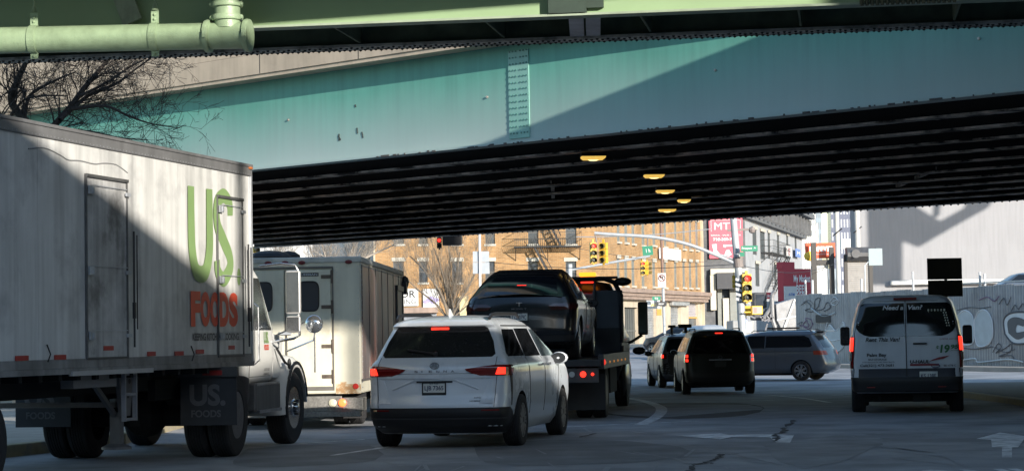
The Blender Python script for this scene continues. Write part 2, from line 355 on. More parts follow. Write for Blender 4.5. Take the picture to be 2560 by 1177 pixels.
# lamps under the deck
for i, (px, py, wd) in enumerate(((1483, 398, .5), (1635, 443, .46), (1663, 481, .46), (1710, 504, .34), (1668, 528, .5))):
    p = onplane(px, py, (0, 0, ZB-.12), Z)
    desc = ['nearest underdeck lamp, glowing yellow and largest of the five', 'second nearest underdeck lamp, glowing yellow, just above and left of the next', 'third underdeck lamp glowing yellow, midway along the row', 'small dim underdeck lamp set to the right of the row', 'lowest underdeck lamp glowing yellow close to the far edge of the overpass'][i]
    t = thing('underdeck_lamp', desc, 'lamp', p, R(4), 'lamps under the overpass')
    mb = MB(); mb.box(-wd/2, wd/2, -.16, .16, .05, .13); mb.box(-.05, .05, -.05, .05, .13, 1.2); mb.build('housing', m_dark, t)
    mb = MB(); k = wd/2-.01
    for z, q in ((.05, 1), (.02, .97), (-.015, .8)):
        o = len(mb.v); mb.v += [(-k*q, -.15*q, z), (k*q, -.15*q, z), (k*q, .15*q, z), (-k*q, .15*q, z)]
        if z < .05:
            for j in range(4): mb.f.append([o-4+j, o-4+(j+1) % 4, o+(j+1) % 4, o+j]); mb.mi.append(0)
    mb.f.append([o, o+1, o+2, o+3]); mb.mi.append(0)
    mb.build('lens', M('sodium_lamp_lens', (.8, .50, .10), .4, emis=.45, na=.4, ns=9), t)
    mb = MB(); mb.ball((0, 0, -.015), .11, 8, 1, .7, .2); mb.build('bulb', M('sodium_bulb', (1, .75, .3), .4, emis=1.0, na=0), t)
# ================================================================ green overpass (nearer)
ga = R(8.7); GD, GN, GO = Vector((math.cos(ga), -math.sin(ga), 0)), Vector((math.sin(ga), math.cos(ga), 0)), Vector((0, 28.55, 0))
def G(x, n, z): return GO+GD*x+GN*n+Z*z
def gbox(mb, t0, t1, n0, n1, z0, z1):
    vs = [G(t, n, z) for z in (z0, z1) for n in (n0, n1) for t in (t0, t1)]
    mb.add(vs, [(0, 2, 3, 1), (4, 5, 7, 6), (0, 1, 5, 4), (2, 6, 7, 3), (0, 4, 6, 2), (1, 3, 7, 5)])
m_green = M('pale_green_steel', (.27, .38, .215), .38, ns=1.2, na=.06)
m_green2 = M('pale_green_pipe', (.28, .375, .235), .36, ns=6, na=.16, bump=.25, bs=60, streak=.15)
m_greend = M('weathered_green_steel', (.10, .13, .085), .8, ns=2, na=.4)
gb = thing('green_overpass', 'pale green steel plate girder overpass crossing the top edge of the view', 'bridge')
ZG = 5.66
mb = MB(); gbox(mb, -16, 16, 0, .03, ZG+.03, 7.1); mb.build('near_girder', m_green, gb)
mb = MB(); gbox(mb, -16, 16, -.13, .16, ZG, ZG+.03); mb.build('bottom_flange', M('green_grey_flange', (.3, .36, .27), .6, na=.2), gb)
mb = MB(); gbox(mb, -16, 16, 2.2, 2.23, ZG+.03, 7.1); mb.build('far_girder', m_greend, gb)
mb = MB(); gbox(mb, -16, 16, 2.02, 2.4, ZG-.01, ZG+.03); mb.build('riveted_flange', M('greenish_riveted_plate', (.36, .36, .33), .8, na=.4, ns=4, col2=(.12, .13, .12), c2s=2.5), gb)
mb = MB()
for k in range(170):
    for j, n in enumerate((2.07, 2.14, 2.3, 2.36)):
        p = G(-13+k*.155+(j % 2)*.07, n, ZG-.012); mb.ball(p, .024, 6)
mb.build('rivet', M('rivet_dark', (.02, .022, .02), .8), gb)['kind'] = 'stuff'
mb = MB()
for k in range(13):
    t = -13+k*2.1; gbox(mb, t, t+.03, .1, 2.15, ZG+.05, 6.5); mb.beam(G(t+.3, .2, ZG+.1), G(t+1.2, 2.1, ZG+.6), .07)
mb.build('diaphragm', m_greend, gb)
mb = MB(); a, b = onplane(1430, 80, G(0, .6, 0), GN), onplane(1478, 52, G(0, .6, 0), GN)
mb.beam(G((a-GO).dot(GD)+.1, .25, ZG+.05), G((a-GO).dot(GD)-.1, 2.0, ZG+.03), .2, .02); mb.beam(G((a-GO).dot(GD)+.33, .25, ZG+.05), G((a-GO).dot(GD)+.13, 2.0, ZG+.03), .2, .02); mb.build('lateral_plate', m_galv, gb)
# deck; its sun-side edge is where it throws the shade seen on the girder web
def sunedge(px, py, z):
    p = onplane(px, py, G(0, 0, 0), GN); return p+SDIR*((z-p.z)/SDIR.z)
e0, e1 = sunedge(650, 62, 7.1), sunedge(1370, 10, 7.1); ed = (e1-e0)
L0, L1 = e0-ed*3, e0+ed*4
mb = MB(); pl = [L0, L1, G(16, 2.3, 7.1), G(-16, 2.3, 7.1)]
mb.prism([(p.x, p.y, 7.11) for p in pl], (0, 0, 0), (0, 0, .3)); mb.build('deck', m_greend, gb)
dv_ = SDIR*((8.9-7.1)/SDIR.z); u0, u1 = e0-ed*3+dv_, e0+ed*2.6+dv_
mb = MB(); mb.prism([(u0.x, u0.y, 8.9), (u1.x, u1.y, 8.9), (u1.x, 27, 8.9), (u0.x, 27, 8.9)], (0, 0, 0), (0, 0, .3)); mb.build('added_shade_slab', m_greend, gb)  # slab added above the view to darken the web and teal girder
# parapet: level top; the added side block throws the teal girder's diagonal shade
def to_par(px, py, dn=2.3):
    p = onplane(px, py, B(0, 0, 0), BN); q = G(0, dn, 0); k = (q-p).dot(GN)/SDIR.dot(GN); r = p+SDIR*k
    return (r-G(0, dn, 0)).dot(GD), r.z
(xa, za), (xb, zb) = to_par(1225, 350), to_par(2065, 96)
sl_ = (zb-za)/(xb-xa); zt = lambda x: za+sl_*(x-xa)
mb = MB(); mb.prism([G(-16, 2.25, 7.4), G(22, 2.25, 7.4), G(22, 2.25, 7.9), G(-16, 2.25, 7.9)], (0, 0, 0), GN*.2)
mb.build('parapet', m_dconc, gb)
mb = MB()
for k in range(20):
    t = -12+k*1.35; gbox(mb, t, t+.02, -.11, -.001, ZG+.04, 7.05)
    if abs(t) > 90: pass
mb.build('stiffener', m_greend, gb) if False else None
mb = MB(); gt = lambda px, py=20, n=-.1: (onplane(px, py, G(0, n, 0), GN)-GO).dot(GD)
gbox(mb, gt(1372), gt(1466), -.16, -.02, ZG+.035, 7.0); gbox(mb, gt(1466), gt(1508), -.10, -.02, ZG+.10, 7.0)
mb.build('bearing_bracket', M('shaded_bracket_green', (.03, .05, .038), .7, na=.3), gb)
mb = MB()
for k in range(19):
    p = G(gt(2155)+k*.065, -.14, ZG+.03); mb.cyl(p-GN*.05+Z*.03, p-GN*.05-Z*.06, .022, 8); mb.cyl(p+Z*.03, p-Z*.03, .03, 6)
mb.build('bolt_row', M('dirty_bolts', (.1, .1, .07), .7, .3, na=.3), gb)
mb = MB(); q0, q1 = onplane(332, 56, G(0, -.12, 0), GN), onplane(285, -70, G(0, -.12, 0), GN); mb.beam(q0, q1, .28, .05, GN)
mb.build('bracing_strut', M('grey_green_strut', (.28, .33, .24), .5, na=.2, ns=5, streak=.3), gb)
mb = MB()
for x in (150, 520, 900, 1215): mb.box(0, 0.02, 0, .1, 0, .1, Matrix.Translation(G(gt(x), -.1, ZG+.1)))
# drain pipe
pp = thing('drain_pipe', 'fat pale green drain pipe with tee joint hung under the green overpass', 'pipe', G(0, -.6, 0))
pc = lambda px, py: onplane(px, py, G(0, -.6, 0), GN)-G(0, -.6, 0)
pa, pb, pe = pc(-60, 103), pc(569, 90), pc(624, 89)
mb = MB(); mb.tube([pa-(pb-pa)*.1, pe], .178, 28); mb.build('pipe_run', m_green2, pp, smooth=True)
up = Vector((0, 0, 1)); dr = (pe-pa).normalized()
mb = MB(); mb.tube([pb+up*.1, pb+up*1.2], .17, 28); mb.build('riser', m_green2, pp, smooth=True)
def coupling(c, ax, r):
    mb = MB(); mb.lathe([(r, -.04), (r+.035, -.035), (r+.045, 0), (r+.035, .035), (r, .04)], c, ax, 28)
    o_ = ax.cross(GN).normalized()
    for s in (1, -1):
        q = c-GN*(r*.75)*(1 if abs(ax.z) < .5 else .4)+o_*s*(.03 if abs(ax.z) < .5 else r+.03)
        mb.ball(q-GN*(.05 if abs(ax.z) < .5 else 0), .034, 8); 
    if abs(ax.z) < .5: mb.beam(c-GN*(r+.045)-Z*.05, c-GN*(r+.045)+Z*.05, .035, .04)
    mb.build('coupling', m_green2, pp, smooth=True)
coupling(pc(521, 91), dr, .178); coupling(pc(619, 89), dr, .178); coupling(pb+up*.24, up, .17); coupling(pb+up*.42, up, .17)
for hx in (87, 389):
    c = pc(hx, 101-(hx-87)*.02); c = pa+dr*((c-pa).dot(dr))
    mb = MB(); k = 28; R0 = .19; pts = []
    for i in range(17):
        a = -math.pi/2+math.pi*i/16; pts.append(c-GN*(R0*math.cos(a))+Z*(R0*math.sin(a)))
    for i in range(16): mb.beam(pts[i], pts[i+1], .012, .105, dr)
    mb.beam(c+Z*.18-GN*.02, c+Z*.36-GN*.02, .012, .105, dr); mb.beam(c-Z*.18-GN*.02, c-Z*.26-GN*.02, .012, .105, dr)
    mb.lathe([(.05, 0), (.03, .05), (.022, .09)], c+Z*.36-GN*.02, Z, 10); mb.tube([c+Z*.4-GN*.02, c+Z*1.3-GN*.02], .012, 8)
    h = mb.build('hanger', m_green2, pp)
    mb = MB()
    for dz in (.30, .24, -.23): mb.lathe([(.02, 0), (.018, .018), (.006, .026)], c+Z*dz-GN*.026, -GN, 8)
    mb.build('bolt', m_green2, h)
# ================================================================ helper for unseen blocks added behind the camera to shade the street
def behind(px, py, n, o, Yc=-10):
    p = onplane(px, py, o, n); return p+SDIR*((Yc-p.y)/SDIR.y)
# ================================================================ vehicles: z-level lofted bodies
class Body:
    """levels: (z, rear y, front y, half width, rear corner r, front corner r, rear bow)"""
    def __init__(s, levels, barrel=.05): s.lv = levels; s.bar = barrel
    def at(s, z):
        L = s.lv
        if z <= L[0][0]: return L[0][1:]
        for a, b in zip(L, L[1:]):
            if z <= b[0]:
                k = (z-a[0])/(b[0]-a[0]); return [p+(q-p)*k for p, q in zip(a[1:], b[1:])]
        return L[-1][1:]
    def half(s, z):
        yr, yf, w, rr, rf, bow = s.at(z); ym = (yr+yf)/2+.1; h = (yf-yr)/2
        ws = lambda y: w-s.bar*abs((y-ym)/h)**2.5*1.0
        y0 = yr+bow+rr; y1 = yf-.12-rf; w0 = ws(y0); w1 = ws(y1); pts = []
        for i in range(9): x = (w0-rr)*i/8; pts.append((x, yr+bow*(i/8)**2))
        for i in range(1, 8):
            a = math.pi/2*i/8; pts.append((w0-rr+rr*math.sin(a), yr+bow+rr-rr*math.cos(a)))
        for i in range(15): y = y0+(y1-y0)*i/14; pts.append((ws(y), y))
        for i in range(1, 7):
            a = math.pi/2*i/7; pts.append((w1-rf+rf*math.cos(a), y1+rf*math.sin(a)))
        for i in range(5): x = (w1-rf)*(1-i/4); pts.append((x, yf-.12*(x/(w1-rf+1e-6))**2))
        return pts
    def pt(s, z, q, side=1):
        """q: ('s', arc length from rear centre) or ('y', y) -> position, outward normal"""
        H = s.half(z)
        if q[0] == 's':
            v = q[1]; sd = 1 if v >= 0 else -1; v = abs(v); acc = 0
            for a, b in zip(H, H[1:]):
                l = math.hypot(b[0]-a[0], b[1]-a[1])
                if acc+l >= v: break
                acc += l
            k = (v-acc)/max(l, 1e-6)
        else:
            sd = side
            for a, b in list(zip(H, H[1:]))[15:]:
                if b[1] >= q[1]: break
            k = (q[1]-a[1])/max(b[1]-a[1], 1e-6); k = max(0, min(1, k))
        x = a[0]+(b[0]-a[0])*k; y = a[1]+(b[1]-a[1])*k; d = Vector((b[0]-a[0], b[1]-a[1], 0)).normalized()
        n = Vector((d.y, -d.x, 0)); return Vector((x*sd, y, z)), Vector((n.x*sd, n.y, 0))
    def rear_y(s, x, z):
        x = abs(x); H = s.half(z)
        for a, b in zip(H, H[1:]):
            if b[0] >= x: return a[1]+(b[1]-a[1])*(x-a[0])/max(b[0]-a[0], 1e-6)
        return H[15][1]
    def mesh(s, sub=5, cut=None):
        mb = MB(); zs = []
        for a, b in zip(s.lv, s.lv[1:]):
            n = max(1, min(sub, int((b[0]-a[0])/.05)))
            for i in range(n): zs.append(a[0]+(b[0]-a[0])*i/n)
        zs.append(s.lv[-1][0]); rings = []
        for z in zs:
            H = s.half(z); ring = [(x, y, z) for x, y in H]+[(-x, y, z) for x, y in H[-2:0:-1]]
            rings.append(ring)
        n = len(rings[0])
        for r_ in rings: mb.v += r_
        for i in range(len(rings)-1):
            for k in range(n): mb.f.append([i*n+k, i*n+(k+1) % n, (i+1)*n+(k+1) % n, (i+1)*n+k]); mb.mi.append(0)
        mb.f.append(list(range(n-1, -1, -1))); mb.mi.append(0); mb.f.append(list(range((len(rings)-1)*n, len(rings)*n))); mb.mi.append(0)
        return mb
def boolcut(o, cutter_mb, mat):
    c = cutter_mb.build('cutter', mat)
    m = o.modifiers.new('b', 'BOOLEAN'); m.operation = 'DIFFERENCE'; m.object = c; m.solver = 'EXACT'; m.material_mode = 'TRANSFER'
    par = o.parent; o.parent = None
    dg = bpy.context.evaluated_depsgraph_get(); me = bpy.data.meshes.new_from_object(o.evaluated_get(dg))
    o.modifiers.clear(); o.data = me; o.parent = par
    bpy.data.objects.remove(c)
    me.polygons.foreach_set('use_smooth', [True]*len(me.polygons)); me.set_sharp_from_angle(angle=R(32))
def patch(B_, rows, off=.006, nc=10, side=1, skirt=.03, sub=3, mb=None):
    """skin panel following the body; rows: (z, ('s'|'y', a), ('s'|'y', b))"""
    rr = []
    for a, b in zip(rows, rows[1:]):
        for i in range(sub):
            k = i/sub; rr.append((a[0]+(b[0]-a[0])*k, a[1][1]+(b[1][1]-a[1][1])*k, a[2][1]+(b[2][1]-a[2][1])*k))
    rr.append((rows[-1][0], rows[-1][1][1], rows[-1][2][1])); kind = rows[0][1][0]
    g = []; gi = []
    for z, a, b in rr:
        l1 = []; l2 = []
        for j in range(nc+1):
            p, n = B_.pt(z, (kind, a+(b-a)*j/nc), side); l1.append(p+n*off); l2.append(p-n*skirt)
        g.append(l1); gi.append(l2)
    mb = mb or MB(); nr = len(g); c = nc+1
    vs = [p for l in g for p in l]; o = len(vs); vs += [p for l in gi for p in l]
    fs = [(i*c+j, i*c+j+1, (i+1)*c+j+1, (i+1)*c+j) for i in range(nr-1) for j in range(nc)]
    ring = [(0, j) for j in range(nc)]+[(i, nc) for i in range(nr-1)]+[(nr-1, j) for j in range(nc, 0, -1)]+[(i, 0) for i in range(nr-1, 0, -1)]
    for k in range(len(ring)):
        a = ring[k]; b = ring[(k+1) % len(ring)]; ia, ib = a[0]*c+a[1], b[0]*c+b[1]; fs.append((ia, o+ia, o+ib, ib))
    mb.add(vs, fs); return mb
S = lambda v: ('s', v)
Yv = lambda v: ('y', v)
def seam(B_, pts, off=.003, wd=.009, side=1, mb=None):
    """thin dark shut line along body: pts (z, q)"""
    mb = mb or MB(); pp = []
    for (za, qa), (zb, qb) in zip(pts, pts[1:]):
        for i in range(6):
            k = i/6; p, n = B_.pt(za+(zb-za)*k, (qa[0], qa[1]+(qb[1]-qa[1])*k), side); pp.append(p+n*off)
    p, n = B_.pt(pts[-1][0], pts[-1][1], side); pp.append(p+n*off); mb.tube(pp, wd/2, 4); return mb
def wheel(root, x, y, r, w, out, rim=None, spokes=5, z=None, dual=False, style='car', steer=0):
    """wheel part (tyre) with rim child; out = +1/-1 outward side"""
    z = r if z is None else z; ax = Vector((out, 0, 0)); c = Vector((0, 0, 0)); ri = r*(.66 if style == 'car' else .57)
    mb = MB()
    h = w/2; pr = [(ri, -h), (r*.93, -h), (r*.985, -h*.85), (r, -h*.6)]
    for k in range(5): a = -h*.5+k*h*.25; pr += [(r, a-.008), (r-.012, a), (r, a+.008)]
    pr += [(r, h*.6), (r*.985, h*.85), (r*.93, h), (ri+.02, h*1.02), (ri, h*.9)]
    mb.lathe(pr, c, ax, 36, closed=True)
    if dual: mb.lathe([(a, b-w*1.12) for a, b in pr], c, ax, 32, closed=True)
    o = mb.build('wheel', m_tyre, root, smooth=True, ang=30, loc=(x, y, z)); o.rotation_euler = (0, 0, steer)
    mb = MB()
    if style == 'car':
        mb.lathe([(.03, h*.55), (ri*.9, h*.45), (ri, h*.9), (ri+.006, h*.9), (ri+.006, -h*.8), (ri*.9, -h*.8), (ri*.85, 0), (.05, .0)], c, ax, 30, closed=True)
        m2 = MB()
        for k in range(spokes*2):
            a = 2*math.pi*(k//2)/spokes+(.13 if k % 2 else -.13); d = Vector((0, math.cos(a), math.sin(a))); d2 = Vector((0, math.cos(a*1), math.sin(a)))
            m2.beam(d*.04+ax*(h*.8), d*ri*.97+ax*(h*.82), .035 if spokes > 5 else .05, .03, ax)
        m2.lathe([(.0, h*.86), (.055, h*.86), (.07, h*.7)], c, ax, 14); m2.lathe([(ri*.93, h*.7), (ri*.93, h*.9), (ri*1.005, h*.93), (ri*1.005, h*.7)], c, ax, 30, closed=True)
        mb.build('rim', m_under, o, smooth=True); m2.build('spokes', rim or m_alu, o)
    elif style == 'hub':   # steer axle truck wheel: flat aluminium disc, hand holes, stepped hub
        mb.lathe([(ri, h*.95), (ri*.94, h*.75), (ri*.86, h*.62), (ri*.62, h*.8), (ri*.45, h*.95), (ri*.42, h*1.1), (ri*.25, h*1.15), (ri*.22, h*1.45), (.02, h*1.5)], c, ax, 36)
        q = mb.build('rim', rim or m_chrome, o, smooth=True, ang=50); m2 = MB()
        for k in range(10):
            a = 2*math.pi*k/10; d = Vector((0, math.cos(a), math.sin(a))); m2.lathe([(.03, 0), (.03, .004)], d*ri*.75+ax*(h*.735), (ax+d*.35), 10)
            m2.lathe([(.014, 0), (.012, .03)], d*ri*.33+ax*(h*1.12), ax, 6)
        m2.build('hand_holes', m_black, o)
    else:                  # deep dish rear wheel
        mb.lathe([(ri, h*.95), (ri*.95, h*.6), (ri*.9, -h*.2), (ri*.55, -h*.45), (ri*.5, -h*.1), (ri*.28, 0), (ri*.25, h*.5), (.02, h*.55)], c, ax, 32)
        mb.build('rim', rim or M('dull_white_rim', (.13, .13, .14), .6, na=.4, ns=8), o, smooth=True, ang=50)
    return o
def make_vehicle(name, label, cat, loc, head, lv, paint, wheels, wr, ww, arch=None, barrel=.05, group=None, spokes=5, rim=None, zoff=0):
    t = thing(name, label, cat, loc, -R(head), group)
    B_ = Body(lv, barrel); o = B_.mesh().build('body', [paint, m_under], None, smooth=True)
    cut = MB(); hw = max(l[3] for l in lv)
    for (x, y) in wheels:
        s = 1 if x > 0 else -1; cut.cyl((s*(hw-.32), y, wr), (s*(hw+.3), y, wr), wr*(arch or 1.14), 32)
    boolcut(o, cut, m_under); o.parent = t
    if len(o.data.materials) < 2: o.data.materials.append(m_under)
    for (x, y) in wheels: wheel(t, x, y, wr, ww, 1 if x > 0 else -1, spokes=spokes, rim=rim)
    mb = MB(); mb.box(-.75, .75, lv[0][1]+.5, lv[0][2]-.4, wr*.55, lv[0][0]+.05); mb.cyl((-.6, .55, .3), (.6, .55, .3), .09, 12); mb.cyl((-.8, wheels[0][1], wr), (.8, wheels[0][1], wr), .05, 8); mb.build('chassis', m_under, t)
    return t, B_
def mirror(t, x, y, z, s, mat, sz=(.1, .09, .075)):
    mb = MB(); mb.ball((x+s*.13, y, z), 1, 12, sz[0], sz[1], sz[2]); mb.beam((x-s*.06, y+.02, z-.05), (x+s*.07, y, z-.03), .06, .04)
    o = mb.build('wing_mirror', mat, t, smooth=True)
    mb = MB(); mb.lathe([(sz[2]*.86, 0), (sz[2]*.86, .006)], (x+s*.13, y-sz[1]*.88, z), (0, -1, 0), 14); 
    for i, v in enumerate(mb.v): mb.v[i] = (x+s*.13+(v[0]-(x+s*.13))*sz[0]/sz[2]*.98, v[1], v[2])
    mb.build('mirror_glass', m_glass2, o)
def plate(t, B_, x, z, s1, s2=None, w=.30, h=.152, dy=.02, frame=True, tilt=0):
    y = B_.rear_y(x, z)-dy if B_ else dy
    mb = MB(); mb.box(x-w/2, x+w/2, y-.006, y, z-h/2, z+h/2); o = mb.build('licence_plate', m_plate, t, bevel=.003)
    mb = MB(); text(mb, s1, (x-w*.42, y-.009, z-h*.28), X, Z, w*.84, h*.5, .015)
    if s2: text(mb, s2, (x-w*.2, y-.009, z+h*.31), X, Z, w*.4, h*.12, 0)
    mb.build('lettering', m_ink, o)
    if frame:
        mb = MB()
        for a, b, c, d in ((-w/2-.012, w/2+.012, h/2-.012, h/2+.014), (-w/2-.012, w/2+.012, -h/2-.014, -h/2+.02), (-w/2-.012, -w/2+.004, -h/2, h/2), (w/2-.004, w/2+.012, -h/2, h/2)): mb.box(x+a, x+b, y-.012, y-.0065, z+c, z+d)
        mb.build('plate_frame', m_black, o)
    return o
# ---------------------------------------------------------------- white minivan in front
m_white = M('pearl_white_paint', (.60, .64, .69), .28, ns=1.5, na=.03, coat=.6, col2=(.5, .5, .5), c2s=2.2, c2t=.66)
lv = [(.20, .28, 4.9, .85, .2, .3, .06), (.30, .08, 5.05, .93, .22, .35, .08), (.46, .0, 5.14, .965, .25, .4, .10), (.60, .0, 5.17, .98, .27, .4, .11), (.66, .035, 5.16, .985, .27, .4, .11), (.86, .07, 5.12, .99, .26, .4, .11),
      (.98, .085, 4.98, .99, .24, .4, .11), (1.06, .09, 4.8, .985, .22, .4, .11), (1.12, .115, 4.55, .965, .2, .4, .11), (1.18, .16, 4.25, .925, .26, .4, .12), (1.30, .23, 4.0, .875, .25, .4, .12), (1.45, .345, 3.65, .810, .24, .4, .11), (1.58, .455, 3.3, .755, .22, .4, .10),
      (1.615, .39, 3.15, .735, .18, .4, .10), (1.66, .43, 3.0, .70, .2, .4, .09), (1.695, .55, 2.8, .64, .24, .4, .07), (1.73, .80, 2.6, .52, .25, .3, .05), (1.755, 1.15, 2.2, .32, .2, .2, .02)]
van, VB = make_vehicle('minivan', 'white minivan with red brake lights in the middle, nearest vehicle to the viewer', 'minivan', (-1.06, 28.2, 0), 11.5, lv, m_white,
                       [(.87, 1.05), (-.87, 1.05), (.87, 4.11), (-.87, 4.11)], .345, .235, spokes=10, rim=M('dark_machined_alloy', (.16, .16, .17), .4, .7, na=.2))
patch(VB, [(1.20, S(-.74), S(.74)), (1.235, S(-.785), S(.785)), (1.40, S(-.74), S(.74)), (1.575, S(-.64), S(.64)), (1.60, S(-.60), S(.60))], nc=18).build('rear_window', M('speckled_rear_glass', (.018, .018, .02), .12, spec=.8, ns=60, na=.5, col2=(.07, .068, .065), c2s=38, c2t=.66), van, smooth=True)
# lamps: blade shaped clusters that wrap round the corner
for s in (1, -1):
    rows = [(.955, S(s*.60), S(s*1.12)), (.985, S(s*.50), S(s*1.16)), (1.02, S(s*.42), S(s*1.2)), (1.045, S(s*.40), S(s*1.22)), (1.075, S(s*.60), S(s*1.2)), (1.095, S(s*.78), S(s*1.12))]
    lp = patch(VB, rows, off=.016, nc=14).build('tail_lamp', m_redlens, van, smooth=True)
    patch(VB, [(.972, S(s*.80), S(s*.93)), (1.06, S(s*.83), S(s*.93))], off=.022, nc=4, skirt=.01).build('brake_light', m_redlit, lp)
    patch(VB, [(1.03, S(s*.46), S(s*.78)), (1.038, S(s*.46), S(s*.78))], off=.02, nc=5, skirt=.01).build('light_bar', M('dim_red_strip', (.3, .02, .02), .3, na=.1), lp)
    patch(VB, [(.56, S(s*1.19), S(s*1.22)), (.80, S(s*1.10), S(s*1.20)), (.955, S(s*1.04), S(s*1.16))], off=.004, nc=4).build('corner_gill', m_black, van)
patch(VB, [(.205, S(-1.1), S(1.1)), (.29, S(-1.25), S(1.25)), (.40, S(-1.36), S(1.36)), (.50, S(-1.22), S(1.22)), (.545, S(-1.10), S(1.10))], off=.012, nc=30).build('rear_bumper', m_black, van, smooth=True)
patch(VB, [(.395, S(-1.0), S(1.0)), (.41, S(-1.0), S(1.0))], off=.03, nc=20, skirt=.0).build('bumper_trim', M('dark_grey_trim', (.05, .052, .058), .45, na=.1), van)
mb = MB(); patch(VB, [(.502, S(.62), S(.86)), (.52, S(.62), S(.86))], off=.018, nc=4, mb=mb); mb.build('reflector', m_redlens, van); mb = MB(); patch(VB, [(.502, S(-.86), S(-.62)), (.52, S(-.86), S(-.62))], off=.018, nc=4, mb=mb); mb.build('reflector', m_redlens, van)
mb = MB()
for s in (1, -1): seam(VB, [(.55, S(s*.79)), (.955, S(s*.82))], mb=mb); seam(VB, [(1.09, S(s*.80)), (1.2, S(s*.81))], mb=mb)
seam(VB, [(.985, S(-.52)), (.985, S(.52))], mb=mb)
mb.build('tailgate_seam', m_black, van)
patch(VB, [(.925, S(-.80), S(.80)), (.945, S(-.76), S(.76)), (.985, S(-.44), S(.44))], off=.016, nc=20).build('tailgate_ledge', m_white, van, smooth=True)
for s in (1, -1): patch(VB, [(.60, S(s*.60), S(s*.78)), (.76, S(s*.66), S(s*.78)), (.90, S(s*.72), S(s*.79))], off=.014, nc=5).build('tailgate_flank', m_white, van, smooth=True)
# number plate recess: a raised brow over a trapezoid
mb = MB(); yb = lambda x, z: VB.rear_y(x, z)
for q in ([(-.58, .78), (-.27, .905)], [(-.27, .905), (.27, .905)], [(.27, .905), (.58, .78)]):
    (xa_, za_), (xb_, zb_) = q; mb.beam((xa_, yb(xa_, za_)-.006, za_), (xb_, yb(xb_, zb_)-.006, zb_), .03, .022)
mb.build('plate_brow', m_white, van, bevel=.006)
mb = MB(); mb.box(-.24, .24, yb(.24, .89)-.02, yb(.24, .89)+.02, .872, .893); mb.build('handle', m_black, van)
plate(van, VB, 0, .80, 'LJB 7365', 'NEW YORK', dy=.005)
mb = MB()
for i, ch in enumerate('SIENNA'): text(mb, ch, (-.27+i*.098, 0, 1.005), X, Z, .045 if ch != 'I' else .01, .028, .02, fn=lambda p: Vector((p.x, yb(p.x, p.z)-.012, p.z)))
text(mb, 'XLE', (-.72, 0, .60), X, Z, .07, .022, .02, fn=lambda p: Vector((p.x, yb(p.x, p.z)-.008, p.z)))
text(mb, 'AWD', (.52, 0, .66), X, Z, .09, .022, .02, fn=lambda p: Vector((p.x, yb(p.x, p.z)-.008, p.z)))
text(mb, 'HYBRID', (.47, 0, .62), X, Z, .15, .02, .02, fn=lambda p: Vector((p.x, yb(p.x, p.z)-.008, p.z)))
mb.build('badge_lettering', M('dark_chrome', (.2, .2, .22), .3, .8, na=0), van)
mb = MB(); yc = yb(0, 1.09)-.014
def ell(mb, cx, cz, a, b, y, r=.006, n=22, rot=0): mb.tube([(cx+a*math.cos(2*math.pi*i/n), y, cz+b*math.sin(2*math.pi*i/n)) for i in range(n+1)], r, 5)
mb.lathe([(.045, 0), (.045, .008)], (0, yc+.006, 1.09), (0, -1, 0), 20); ell(mb, 0, 1.09, .058, .042, yc-.004); ell(mb, 0, 1.09, .018, .04, yc-.006, .005); ell(mb, 0, 1.107, .038, .016, yc-.006, .005)
mb.build('emblem', m_chrome, van)
patch(VB, [(1.628, S(-.15), S(.15)), (1.655, S(-.15), S(.15))], off=.006, nc=6).build('high_brake_light', m_redlit, van) if False else None
mb = MB(); mb.box(-.12, .12, VB.rear_y(0, 1.58)-.02, VB.rear_y(0, 1.58)+.03, 1.562, 1.588); mb.build('high_brake_light', m_redlit, van)
mb = MB(); mb.beam((-.02, yb(0, 1.24)-.03, 1.25), (-.40, yb(-.4, 1.30)-.03, 1.305), .03, .02); mb.ball((0, yb(0, 1.24)-.02, 1.245), .035, 8); mb.build('rear_wiper', m_black, van)
for s in (1, -1):
    mb = MB(); mb.tube([(s*.63, .62, 1.70), (s*.63, .72, 1.745), (s*.63, 1.0, 1.765), (s*.62, 2.4, 1.775), (s*.61, 2.65, 1.73)], [.02, .026, .024, .024, .02], 8); mb.build('roof_rail', m_black, van, smooth=True)
    # side glass in three panes, beltline rising to the rear
    mb = MB(); g = patch(VB, [(1.20, Yv(.58), Yv(1.5)), (1.24, Yv(.55), Yv(1.5)), (1.56, Yv(.86), Yv(1.5))], side=s, nc=6); g.build('side_window', m_glass, van, smooth=True)
    patch(VB, [(1.19, Yv(1.56), Yv(2.62)), (1.57, Yv(1.56), Yv(2.5))], side=s, nc=6).build('side_window', m_glass, van, smooth=True)
    patch(VB, [(1.18, Yv(2.70), Yv(3.80)), (1.40, Yv(2.64), Yv(3.38)), (1.56, Yv(2.60), Yv(2.92))], side=s, nc=6).build('side_window', M('reflecting_side_glass', (.05, .07, .085), .08, spec=.9, na=.2), van, smooth=True)
    mb = MB()
    seam(VB, [(.42, Yv(2.62)), (1.18, Yv(2.64))], side=s, mb=mb); seam(VB, [(.42, Yv(3.62)), (.95, Yv(3.72)), (1.16, Yv(3.8))], side=s, mb=mb); seam(VB, [(.42, Yv(1.62)), (1.18, Yv(1.52))], side=s, mb=mb)
    mb.build('door_seam', m_black, van)
    mb = MB()
    for y in (2.45, 2.85): p, n = VB.pt(1.07, Yv(y), s); mb.beam(p+n*.03-Y*.1, p+n*.03+Y*.1, .022, .03)
    mb.build('door_handle', m_chrome if s > 0 else m_white, van)
    mb = MB(); p, n = VB.pt(.9, Yv(.95), s)
    patch(VB, [(1.60, Yv(.9), Yv(2.9)), (1.615, Yv(.9), Yv(2.9))], side=s, off=.01, nc=8, mb=mb); mb.build('window_trim', m_black, van)
    mirror(van, s*.90, 3.55, 1.14, s, m_white, (.13, .09, .09))
